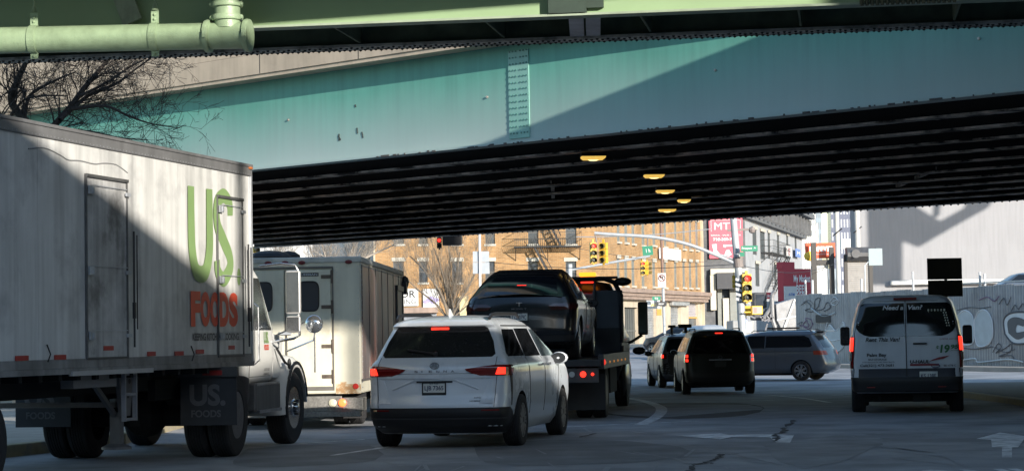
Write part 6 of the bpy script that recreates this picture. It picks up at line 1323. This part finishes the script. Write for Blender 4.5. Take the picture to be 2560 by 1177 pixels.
# ================================================================ signals, poles and signs
m_sy = M('signal_yellow', (.66, .40, .035), .5, na=.15, ns=6)
m_sr = M('signal_red_lit', (1, .03, .02), .4, emis=1.3, na=0)
m_sd = M('signal_dark_lens', (.03, .035, .03), .3, na=0)
def signal(label, px, py, Yd, h, rz=0, lit=0, mat=None, group='traffic signals', horiz=False, wd=None):
    c = P(px, py, Yd); t = thing('traffic_light', label, 'traffic light', (c.x, c.y, c.z-h/2), rz, group); w_ = wd or h*.30; mat = mat or m_sy; s = h/3
    mb = MB()
    for i in range(3): mb.box(-w_/2, w_/2, -.0, w_*.7, s*i+.006, s*(i+1)-.006)
    mb.box(-w_*.15, w_*.15, w_*.2, w_*.4, -.06, h+.12); mb.build('housing', mat, t, bevel=.012)
    for i in range(3):
        z_ = h-s*(i+.5); mb = MB(); r = s*.36; mb.lathe([(r, 0), (r*.8, .02), (r*.3, .03)], (0, -.005, z_), -Y, 16)
        o = mb.build('lens', m_sr if i == lit else m_sd, t); mb = MB(); n = 14; vs = []; L = s*.6
        for k in range(n+1): a = R(-50)+R(280)*k/n; vs += [(r*1.12*math.cos(a), -.004, z_+r*1.12*math.sin(a)), (r*1.12*math.cos(a), -L, z_+r*1.12*math.sin(a)-.02)]
        mb.add(vs, [(2*k, 2*k+2, 2*k+3, 2*k+1) for k in range(n)]); vi = mb.build('visor', mat if mat is not m_sy else M('visor_olive', (.16, .12, .03), .6), o)
        m_ = vi.modifiers.new('s', 'SOLIDIFY'); m_.thickness = .012
    return t
YP = 84
sp = thing('signal_pole', 'tall grey traffic signal pole with long curved mast arm beyond the dark minivan', 'pole', (P(1860, 850, YP).x, YP, 0))
rel = lambda px, py, Yd=YP, t=None: P(px, py, Yd)-(t or sp).location
mb = MB(); b_ = rel(1860, 860); b_.z = 0; mb.tube([b_, rel(1848, 690), rel(1838, 600), rel(1832, 530)], [.17, .15, .14, .13], 16); m_pole = M('painted_steel_pole', (.36, .385, .41), .5, .2, ns=3, na=.12); mb.build('pole', m_pole, sp, smooth=True)
mb = MB(); mb.tube(smooth_pts([rel(1845, 662), rel(1800, 642), rel(1730, 614), rel(1660, 597), (rel(1600, 590)), rel(1540, 587), rel(1486, 583)], 4), .07, 10); mb.tube([rel(1845, 652), rel(1800, 636)], .03, 8); mb.build('mast_arm', m_pole, sp, smooth=True)
mb = MB()
for z_ in (rel(1845, 655).z,): mb.cyl((rel(1846, 655).x, 0, z_-.2), (rel(1845, 655).x, 0, z_+.2), .2, 14)
for a, b in (((1488, 585), (1492, 608)), ((1619, 594), (1619, 618))): mb.tube([rel(*a), rel(*b)], .03, 6)
mb.beam(rel(1818, 576), rel(1880, 573), .09, .09); mb.ball(rel(1880, 575), .14, 8); mb.build('bracket', M('bracket_brownish', (.2, .17, .16), .6), sp)
mb = MB(); n = 12
for i in range(5):
    z_ = rel(1857, 750).z+i*.19; x0 = rel(1856, 735).x
    mb.add([(x0-.26, -.2, z_), (x0+.26, -.2, z_-.16), (x0+.26, -.2, z_-.06), (x0-.26, -.2, z_+.10)], [(0, 1, 2, 3)])
    mb.add([(x0-.28, -.19, z_), (x0-.26, -.2, z_), (x0-.26, -.2, z_+.1), (x0-.28, -.19, z_+.1)], [(0, 1, 2, 3)])
o = mb.build('stripe', M('pale_stripe', (.5, .5, .52), .6), sp); mb = MB(); x0 = rel(1856, 735).x; mb.cyl((x0, 0, rel(1856, 757).z), (x0, 0, rel(1856, 703).z), .19, 16); mb.build('dark_wrap', M('dark_wrap', (.04, .045, .055), .6), sp)
signal('yellow traffic light facing the viewer at the tip of the long mast arm, red lit', 1484, 632, YP-.1, .82, R(12)); signal('yellow traffic light turned sideways at the long mast arm tip, beside the red-lit one', 1507, 632, YP+.1, .82, R(-22), lit=9, wd=.3)
signal('large yellow traffic light on the grey signal pole, red lit', 1868, 719, YP-.3, 1.08, R(8), wd=.36); signal('narrow yellow traffic light seen edge-on left of the grey signal pole', 1838, 704, YP+.3, .5, R(80), lit=9, wd=.16)
YS = 128
far = thing('mast_arm', 'thin grey far mast arm slanting up in front of the brick building', 'pole', (P(1425, 850, YS).x, YS, GB_*.6))
mb = MB(); r2 = lambda px, py: P(px, py, YS)-far.location; b_ = r2(1425, 850); b_.z = 0; mb.tube([b_, r2(1425, 660)], .14, 10); mb.tube([r2(1425, 676), r2(1440, 672), r2(1530, 656), r2(1625, 640)], .07, 8); mb.build('pole', m_pole, far, smooth=True)
signal('small yellow traffic light with red lit hanging from the far mast arm', 1607, 670, YS, .82, R(10)); signal('small bright yellow traffic light turned sideways beside the one on the far mast arm', 1622, 670, YS+.2, .78, R(75), lit=9, wd=.32)
signal('black traffic light with red lens glowing under the far edge of the overpass', 1098, 600, 82, .62, 0, lit=1, mat=m_black)
ub = P(1127, 600, 82); o = MB(); o.box(-.32, .42, -.1, .3, -.2, .22); o.box(-.1, .1, 0, .1, .2, .8); tag(o.build('control_box', m_black, loc=ub, bevel=.03), 'black box housing hung beside the glowing red signal under the overpass', 'signal box')
signal('yellow traffic light peeping out behind the front corner of the lettered trailer', 641, 640, 88, .8, R(30), lit=9)
pd = P(1893, 775, YP-.4); pt_ = thing('pedestrian_signal', 'yellow-framed square pedestrian signal low on the grey pole', 'signal', pd, R(6))
mb = MB(); mb.box(-.22, .22, 0, .22, -.17, .17); mb.box(-.5, -.22, .05, .12, -.1, -.04); mb.build('housing', m_sy, pt_, bevel=.02); mb = MB(); mb.box(-.18, .18, -.012, -.001, -.13, .13); mb.build('lens', M('ped_lens', (.28, .27, .25), .4, na=.1), pt_); mb = MB(); mb.box(-.13, -.02, -.016, -.013, -.1, .1); mb.build('hand_symbol', M('faint_pink', (.6, .2, .17), .5), pt_)
q = P(1868, 776, YP+.2); mb = MB(); mb.box(-.2, .2, -.1, .15, -.2, .18); mb.box(-.16, .0, -.11, -.1, -.15, .1); tag(mb.build('pedestrian_signal', m_sy, loc=q, bevel=.02), 'dark-shadowed yellow box behind the grey pole, left of the framed pedestrian signal', 'signal')
m_sg = M('street_sign_green', (.02, .20, .12), .4, na=.05)
FS = Fc(P(1850, 840, YP-.4), (1, 0, 0)); FS.o.z = 0; FS2 = Fc(P(1655, 840, 105), (1, 0, 0)); FS2.o.z = 0
t, _, _ = sign_panel('street_sign', 'long green street name sign reading Prospect Av on the grey pole', 'sign', FS, (1852, 614, 1894, 628), 0, m_sg, [('Prospect', .06, .25, .60, .5, m_wl, .02, 0), ('Av', .76, .45, .14, .28, m_wl, .02, 0)], .03)
sign_panel('street_sign', 'tiny green sign just under the Prospect Av sign', 'sign', FS, (1850, 630, 1861, 641), 0, m_sg, [], .03)
t, W_, H_ = sign_panel('direction_sign', 'small square green sign with white figures hanging from the mast arm', 'sign', FS, (1607, 616, 1633, 639), 0, m_sg, [('1 h', .34, .3, .4, .4, m_wl, .01, 0)], .03); t.rotation_euler[1] = R(-4)
pl_ = thing('sign_pole', 'tall slim pole with no-left-turn sign and street name signs before the brick building', 'pole', FS2.o)
mb = MB(); a = FS2.rect(1651, 545, 1659, 860); b_ = P(1657, 700, 105)-FS2.o; mb.tube([(b_.x+.05, 0, 0), (b_.x, 0, b_.z)], .07, 10); mb.build('pole', m_pole, pl_); mb = MB(); c_ = P(1652, 540, 105)-FS2.o; mb.tube([(b_.x, .05, b_.z-.3), (c_.x, .05, c_.z)], .07, 8); mb.build('upper_pole', M('brown_pole', (.2, .12, .09), .7), pl_)
t, W_, H_ = sign_panel('no_left_turn_sign', 'white sign with red circle over a black left arrow', 'sign', FS2, (1644, 683, 1664, 719), -.15, m_wp, [('EXCEPT', .15, .24, .7, .06, m_bl, 0, 0), ('BUSES', .15, .14, .7, .06, m_bl, 0, 0), ('7AM-7PM', .15, .05, .7, .05, m_bl, 0, 0)], .02)
mb = MB(); c = Vector((W_/2, -.035, H_*.66)); r = W_*.4; mb.tube([c+Vector((r*math.cos(2*math.pi*i/24), 0, r*math.sin(2*math.pi*i/24))) for i in range(25)], .018, 4); mb.tube([c+Vector((-r*.7, 0, r*.7)), c+Vector((r*.7, 0, -r*.7))], .016, 4); mb.build('red_ring', m_redlens, t)
mb = MB(); mb.box(c.x-.02+r*.3, c.x+.02+r*.3, -.032, -.024, c.z-r*.5, c.z+.08); mb.box(c.x-r*.3, c.x+r*.3+.02, -.032, -.024, c.z+.05, c.z+.1); mb.prism([(c.x-r*.3, -.03, c.z-.03), (c.x-r*.3, -.03, c.z+.18), (c.x-r*.75, -.03, c.z+.075)], (0, 0, 0), (0, .006, 0)); mb.build('arrow', m_bl, t)
sign_panel('street_sign', 'small green 9 St sign low on the slim pole', 'sign', FS2, (1630, 741, 1651, 750), -.15, m_sg, [('9 St', .3, .2, .4, .6, m_wl, .02, 0)], .02)
sign_panel('one_way_sign', 'black and white one way arrow sign below the 9 St sign', 'sign', FS2, (1640, 754, 1666, 765), -.15, m_bl, [('ONE WAY', .2, .3, .55, .4, m_wl, .02, 0)], .02)
sign_panel('notice_board', 'white and yellow poster board behind the slim sign pole', 'sign', FS2, (1618, 750, 1652, 771), .6, m_wp, [('SALE', .3, .3, .4, .4, M('yellow_print', (.6, .45, .08), .6), .02, 0)], .05)
sign_panel('phone_box', 'small orange box beside the slim sign pole', 'box', FS2, (1642, 772, 1654, 788), .3, M('orange_box', (.6, .25, .05), .6), [], .3)
FQ = Fc(P(1200, 840, 95), (1, 0, 0)); FQ.o.z = .1
sb = thing('back_to_back_signs', 'white pole carrying four blank grey sign backs in front of the brick building', 'sign', FQ.o)
a = FQ.uv(1199, 580); mb = MB(); mb.tube([(0.02, 0, 0), (a[0], 0, a[1])], .055, 10); mb.build('pole', M('white_pole', (.62, .62, .62), .5, na=.1), sb)
for r4 in ((1182, 628, 1196, 655), (1203, 628, 1221, 655), (1182, 656, 1196, 684), (1203, 656, 1222, 684)): mb = MB(); x0, x1, z0, z1 = FQ.rect(*r4); mb.box(x0, x1+.03, .06, .08, z0, z1); mb.build('sign_back', M('sign_back_grey', (.36, .39, .43), .45, .4, na=.08), sb)
FK = Fc(P(2362, 840, 50), (1, 0, 0)); FK.o.z = 0
kb = thing('road_sign', 'two black sign backs stacked on a post rising behind the rental van', 'sign', FK.o)
for r4 in ((2318, 645, 2405, 698), (2320, 700, 2407, 741)): mb = MB(); x0, x1, z0, z1 = FK.rect(*r4); mb.box(x0, x1, 0, .02, z0, z1); mb.build('sign_back', M('black_sign_back', (.04, .042, .04), .6, na=.2), kb, bevel=.01)
mb = MB(); a = FK.uv(2364, 650); mb.tube([(a[0], .05, 0), (a[0], .05, a[1])], .035, 8); mb.build('post', m_galv, kb)
FW = Fc(P(2190, 840, 100), (1, 0, 0)); FW.o.z = .1
gs = thing('square_sign_back', 'pale grey square sign back on a thin post before the white wall', 'sign', FW.o); mb = MB(); x0, x1, z0, z1 = FW.rect(2172, 621, 2206, 663); mb.box(x0, x1, 0, .03, z0, z1); mb.build('sign_back', M('pale_blue_grey_sign', (.30, .36, .38), .7, .0, na=.05), gs); mb = MB(); mb.tube([((x0+x1)/2-.5, .06, 0), ((x0+x1)/2-.5, .06, z0), ((x0+x1)/2-.2, .06, z0+.3)], .03, 6); mb.build('post', m_galv, gs)
for px, py0, py1, Yd, r, lab in ((2094, 520, 750, 104, .11, 'tall pale concrete utility pole between the restaurant sign and the roller gate'), (2145, 520, 640, 116, .14, 'tall grey utility pole at the left end of the white wall')):
    p = P(px, 700, Yd); t = thing('utility_pole', lab, 'pole', (p.x, Yd, 0)); mb = MB(); q = P(px-3, py0, Yd)-Vector((p.x, Yd, 0)); mb.tube([(0.05, 0, 0), (q.x, 0, q.z)], [r*1.1, r], 12); mb.build('pole', M('pale_concrete_pole', (.46, .45, .43), .8, na=.15), t); mb = MB(); mb.tube([(0, -.1, q.z-1.2), (.25, -.1, q.z-1.0), (-.2, -.1, q.z-1.35)], .03, 5); mb.build('bracket', m_black, t)
# overhead wires
def wire(a, b, sag, lab, r=.012):
    a = Vector(a); b = Vector(b); mb = MB(); mb.tube([a.lerp(b, i/16)-Z*sag*math.sin(math.pi*i/16) for i in range(17)], r, 4); tag(mb.build('overhead_wire', m_black if r < .015 else m_pole), lab, 'wire', 'overhead wires')
wire(P(1440, 592, 90), P(1780, 572, 90), .1, 'thin pale wire stretched above the long mast arm', .018); wire(P(1220, 655, 100), P(1845, 660, 84), .25, 'wire sagging across the second floor of the brick building')
wire(P(1440, 620, 110), P(1760, 655, 140), .2, 'wire running along the narrow windows of the brick building'); wire(P(1860, 665, 90), P(2100, 655, 110), .4, 'wire crossing in front of the grey building')
# ================================================================ machinery and distant cars
ex = P(1925, 838, 112); lo = thing('wheel_loader', 'grey wheel loader with raised bucket working behind the grey signal pole', 'loader', (ex.x, 112, .25))
m_mach = M('machine_dark_grey', (.07, .07, .075), .6, na=.3, ns=4); m_buck = M('worn_bucket_steel', (.30, .30, .31), .6, .4, na=.3, ns=3)
e = lambda px, py: P(px, py, 112)-lo.location
mb = MB(); a, b = e(1885, 800), e(1930, 752); mb.box(a.x, b.x, 0, 1.8, a.z, b.z-.4); mb.build('engine_body', m_mach, lo, bevel=.06); mb = MB(); a, b = e(1886, 770), e(1918, 730); mb.box(a.x, b.x, .2, 1.6, a.z, b.z); o = mb.build('cab', m_mach, lo, bevel=.08); mb = MB(); mb.box(a.x+.12, b.x-.12, .17, .19, a.z+.1, b.z-.1); mb.build('cab_window', m_bglass, o)
mb = MB(); P4 = [e(1937, 760), e(1985, 745), e(1992, 825), e(1955, 832), e(1940, 800)]; mb.prism([(p.x, -.4, p.z) for p in P4], (0, 0, 0), (0, 2.2, 0)); o = mb.build('bucket', m_buck, lo, bevel=.03)
mb = MB(); a, b = e(1985, 748), e(1955, 828); mb.beam((a.x, -.42, a.z), (b.x, -.42, b.z), .12, .1); a, b = e(1940, 800), e(1990, 790); mb.beam((a.x, -.42, a.z), (b.x, -.42, b.z), .08, .08); mb.build('bucket_rib', M('pale_rib', (.5, .5, .5), .5, .3), o)
mb = MB(); pts = [e(1905, 800), e(1925, 770), e(1930, 735), e(1936, 728)]; mb.tube([(p.x, -.2, p.z) for p in pts], .11, 8); pts = [e(1928, 745), e(1930, 800), e(1938, 825)]; mb.tube([(p.x, -.25, p.z) for p in pts], .12, 8); pts = [e(1915, 790), e(1940, 815)]; mb.tube([(p.x, -.28, p.z) for p in pts], .06, 6); mb.build('lift_arm', M('arm_grey', (.22, .22, .23), .5, .4, na=.3), lo)
for px in (1900, 1945): wheel(lo, e(px, 810).x, .9, .62, .4, -1, style='dish').rotation_euler = (0, 0, R(90))
mb = MB()
for i in range(8): p = e(random.uniform(1880, 1935), random.uniform(790, 815)); mb.beam(p-Y*.3, p+Vector((random.uniform(-.6, .6), -.3, random.uniform(-.4, .4))), .12, .08)
mb.build('hose_cluster', M('machine_hoses', (.16, .16, .18), .5, na=.5), lo)
tk = thing('work_truck', 'small grey service truck with white sign panel parked under the grey signal pole', 'truck', (P(1868, 840, 104).x, 104, .15)); e2 = lambda px, py: P(px, py, 104)-tk.location
mb = MB(); a, b = e2(1832, 845), e2(1885, 800); mb.box(a.x, b.x, 0, 3, .45, b.z); mb.build('body', M('service_grey', (.3, .3, .3), .5, na=.2), tk, bevel=.05); mb = MB(); a, b = e2(1866, 830), e2(1880, 805); mb.box(a.x, b.x, -.02, -.001, a.z, b.z); mb.build('panel', m_wp, tk); mb = MB(); mb.ball(e2(1864, 802), .09, 8); mb.build('blue_beacon', M('blue_beacon', (.15, .2, 1), .3, emis=1.5, na=0), tk)
for x in (-.9, .9): wheel(tk, e2(1858, 830).x+x, .4, .38, .25, 1, style='dish')
lf_ = [(.28, .2, 4.3, .8, .2, .3, .05), (.6, .0, 4.5, .9, .22, .35, .07), (.95, .1, 4.3, .92, .24, .4, .09), (1.05, .2, 3.7, .9, .2, .4, .09), (1.45, .6, 2.9, .72, .15, .35, .06), (1.6, .8, 2.6, .6, .2, .2, .04), (1.64, 1.1, 2.3, .4, .2, .2, .02)]
p = P(1806, 845, 108); fc, FBd = make_vehicle('suv', 'distant silver SUV seen above the roof of the dark minivan', 'car', (p.x, 108, .25), -25, lf_, M('pale_silver_paint', (.42, .44, .46), .35, .3, coat=.4), [(.82, .9), (-.82, .9), (.82, 3.6), (-.82, 3.6)], .34, .22)
patch(FBd, [(1.06, S(-.7), S(.7)), (1.42, S(-.55), S(.55))], nc=10).build('rear_window', m_glass, fc, smooth=True); side_glass(fc, FBd, [[(1.06, .7, 3.4), (1.42, .9, 2.8)]]); rear_lamps(fc, FBd, .72, 1.0, .85, 1.0, .8, .9, lits=())
p = P(1745, 850, 118); fc, FBd = make_vehicle('parked_car', 'distant dark parked car in front of the brick shopfronts', 'car', (p.x+1.4, 122, .3), -60, lf_, M('distant_dark_paint', (.05, .05, .055), .3, coat=.4), [(.82, .9), (-.82, .9), (.82, 3.6), (-.82, 3.6)], .34, .22)
side_glass(fc, FBd, [[(1.06, .7, 3.4), (1.42, .9, 2.8)]])
# ================================================================ trees
def twigs(mb, p, d, L, r, depth, rnd, spread=.6, up=.15, kk=(3, 4)):
    n = 3; pts = [p]; rs = [r]; dd = d.copy()
    for i in range(n):
        dd = (dd+Vector((rnd.gauss(0, .16), rnd.gauss(0, .16), rnd.gauss(0, .16)+up*.2))).normalized(); pts.append(pts[-1]+dd*(L/n)); rs.append(max(.003, r*(1-.5*(i+1)/n)))
    mb.tube(pts, rs, 3 if r < .02 else 5, cap=False)
    if depth <= 0: return
    k = rnd.choice(kk) if depth > 1 else rnd.choice((2, 3))
    for i in range(k):
        f = rnd.uniform(.3, 1); j = min(n-1, int(f*n)); q = pts[j].lerp(pts[j+1], f*n-j)
        ax = Vector((rnd.gauss(0, 1), rnd.gauss(0, 1), rnd.gauss(0, 1))).normalized(); nd = (dd+ax*spread+Z*up).normalized()
        twigs(mb, q, nd, L*rnd.uniform(.5, .78), rs[j]*.62, depth-1, rnd, spread, up, kk)
def tree(label, Yd, gz, trunk, limbs, seed, mat, depth=3, per=4, L0=1.2, spread=.6, up=.15, r0=.05, yj=.6, kk=(3, 4)):
    rnd = random.Random(seed); base = P(trunk[0][0], trunk[0][1], Yd); base.z = gz
    t = thing('bare_tree', label, 'tree', base); mb = MB(); tp = [Vector((0, 0, 0))]+[P(a, b, Yd)-base for a, b, _ in trunk[1:]]; mb.tube(tp, [q[2] for q in trunk], 10, cap=False)
    cm = MB()
    for L, ra, rb in limbs:
        pts = [P(a, b, Yd+rnd.uniform(-yj, yj)*(0 if i == 0 else 1))-base for i, (a, b) in enumerate(L)]; pts = smooth_pts(pts, 4); n = len(pts); rs = [(ra+(rb-ra)*i/(n-1))*(.8 if seed == 5 else 1) for i in range(n)]; mb.tube(pts, rs, 7, cap=False)
        for i in range(1, n):
            for _ in range(per if i > 1 else 1):
                d = (pts[i]-pts[i-1]).normalized(); ax = Vector((rnd.gauss(0, 1), rnd.gauss(0, .6), rnd.gauss(0, 1))).normalized()
                twigs(cm, pts[i].lerp(pts[i-1], rnd.random()), (d+ax*spread*1.2+Z*up).normalized(), L0*rnd.uniform(.5, 1.1), max(.005, rs[i]*.3), depth, rnd, spread, up, kk)
    mb.build('trunk', mat, t, smooth=True); cm.build('crown', mat, t)
m_bark = M('dark_bark', (.05, .04, .033), .9, na=.3, ns=8); m_bark2 = M('grey_bark', (.17, .14, .11), .9, na=.3, ns=6)  # a dark bark and a lighter, greyer one
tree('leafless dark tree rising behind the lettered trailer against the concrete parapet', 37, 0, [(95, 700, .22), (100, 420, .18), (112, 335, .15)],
     [([(112, 340), (170, 275), (215, 215), (262, 160), (300, 110)], .08, .03), ([(105, 345), (30, 260), (45, 200), (66, 150), (75, 90)], .10, .04), ([(60, 300), (75, 240), (130, 205), (190, 180)], .05, .015), ([(150, 300), (220, 240), (290, 210), (330, 180), (400, 130)], .05, .012), ([(170, 275), (260, 265), (320, 290), (380, 310), (450, 320)], .04, .008), ([(200, 240), (270, 205), (320, 170), (360, 150)], .035, .01), ([(20, 300), (60, 250), (110, 240), (170, 240)], .035, .01), ([(5, 330), (-10, 260), (-20, 200)], .08, .03), ([(130, 320), (230, 330), (300, 345), (370, 350)], .035, .008), ([(60, 160), (110, 150), (190, 165)], .03, .01)],
     5, m_bark, depth=3, per=2, L0=.66, spread=.75, up=.05, kk=(2, 3))
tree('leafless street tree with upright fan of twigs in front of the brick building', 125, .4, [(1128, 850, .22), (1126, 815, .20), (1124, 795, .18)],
     [([(1122, 800), (1105, 740), (1065, 680), (1025, 640)], .10, .03), ([(1124, 800), (1118, 740), (1105, 680), (1085, 620)], .10, .03), ([(1124, 800), (1132, 740), (1140, 690), (1150, 630)], .10, .03), ([(1126, 800), (1150, 750), (1180, 700), (1205, 640)], .10, .03), ([(1122, 800), (1090, 760), (1040, 720), (1010, 690)], .08, .02), ([(1124, 790), (1122, 730), (1125, 660), (1120, 600)], .09, .03), ([(1126, 800), (1160, 770), (1195, 740)], .06, .02), ([(1110, 760), (1080, 690), (1060, 620)], .06, .02)],
     9, m_bark2, depth=3, per=2, L0=1.5, spread=.42, up=.45)
tree('pale-limbed leafless tree above the roof of the cream box truck', 120, .3, [(850, 850, .25), (850, 760, .22), (850, 720, .2)],
     [([(850, 730), (870, 680), (905, 650), (945, 630), (985, 612)], .11, .03), ([(850, 730), (830, 680), (812, 640), (806, 600)], .10, .03), ([(870, 690), (878, 650), (885, 610)], .08, .03), ([(830, 690), (790, 655), (775, 620)], .08, .03)],
     13, M('pale_bark', (.26, .23, .2), .9, na=.3), depth=3, per=3, L0=1.4, spread=.5, up=.35)
tree('small leafless tree left of the cream box truck roof', 118, .3, [(705, 850, .2), (700, 720, .16), (700, 690, .14)], [([(700, 700), (690, 660), (672, 630)], .07, .02), ([(700, 700), (712, 660), (730, 630)], .07, .02), ([(700, 700), (700, 640)], .06, .02)], 21, M('pale_bark', (.26, .23, .2)), depth=3, per=3, L0=1.2, spread=.5, up=.35)
m_off = M('shade_block_brown', (.16, .13, .11), .9, ns=.5, na=.3)
bh = thing('low_shade_block', 'unseen long low block behind the viewpoint, added to shade the street', 'building', (0, -14, 0))  # added out of view; stepped roof shapes the shade on trailer and tractor
mb = MB(); mb.box(-40, 20.5, -6, 3.95, 0, 13.0); mb.box(20.5, 21.9, -6, 3.95, 0, 11.6); mb.box(21.9, 28.4, -6, 3.95, 0, 13.0); mb.build('wall', m_off, bh)
mb = MB()
for i in range(16):
    for k in range(3): mb.box(-38+i*4, -36+i*4, 4.0, 4.05, 1.5+k*4, 3.6+k*4)
mb.build('window', m_glass, bh)
ct = thing('tall_shade_block', 'unseen tall block behind the viewpoint on the right, added to cast shade', 'building', (45, -14, 0))  # added out of view; slanted left side limits where its shade falls
mb = MB(); mb.prism([(-17.3, 4, 0), (20, 4, 0), (20, -6, 0), (-11, -6, 0)], (0, 0, 0), (0, 0, 18.3)); mb.build('wall', m_off, ct)
mb = MB()
for i in range(9):
    for k in range(5): mb.box(-16+i*4, -14+i*4, 4.0, 4.05, 1.5+k*3.4, 3.2+k*3.4)
mb.build('window', m_glass, ct)
bb = thing('shade_strip', 'unseen long strip on posts behind the viewpoint, added to shade the box truck', 'billboard', (10, -10, 13))  # strip added out of view to shade the box truck's upper rear
mb = MB(); mb.box(-22, 17.5, -.1, .1, 2.15, 3.75); mb.build('panel', m_off, bb)
for x in range(-20, 17, 6):
    mb = MB(); mb.box(x, x+.12, -.25, -.12, 0, 3.6); mb.build('post', m_galv, bb)

rb_ = thing('side_shade_block', 'unseen block right of the viewpoint, shaped to shade the teal girder', 'building', (12.4, 20, 0))  # added out of view; sloped roof edge casts the girder's diagonal shade
mb = MB(); mb.prism([(0, 0, 0), (3.5, 0, 0), (25, 0, 0), (25, -14, 0), (8.8, -14, 0)], (0, 0, 0), (0, 0, 11.3))
mb.v = [(x, y, z if z < 1 else 11.24-.19*min(x, 3.5)) for x, y, z in mb.v]; mb.build('wall', m_off, rb_)
mb = MB()
for i in range(5):
    for k in range(3): mb.box(1.5+i*4.2, 3.5+i*4.2, .0, .05, 1+k*3.3, 3+k*3.3)
mb.build('window', m_glass, rb_)

for nm_, lb_, x_, pr_, hh_ in (('sky_block_tower', 'unseen tall brown tower behind the viewpoint, added to block sky light', 34.3, [(0, 0, 0), (21, 0, 0), (21, -9, 0), (5.8, -9, 0)], 42),):  # added out of view to hold back sky light from behind
    at_ = thing(nm_, lb_, 'building', (x_, -21 if x_ < 0 else -20.5, 0))
    if x_ > 0: at_.location.x = 41
    mb = MB(); mb.prism(pr_, (0, 0, 0), (0, 0, hh_)); mb.build('wall', m_off, at_); mb = MB()
    for i in range(5 if x_ > 0 else 13):
        for k in range(11): mb.box(1+i*4, 3+i*4, .0, .05, 1.5+k*3.4, 3.3+k*3.4)
    mb.build('window', m_glass, at_)
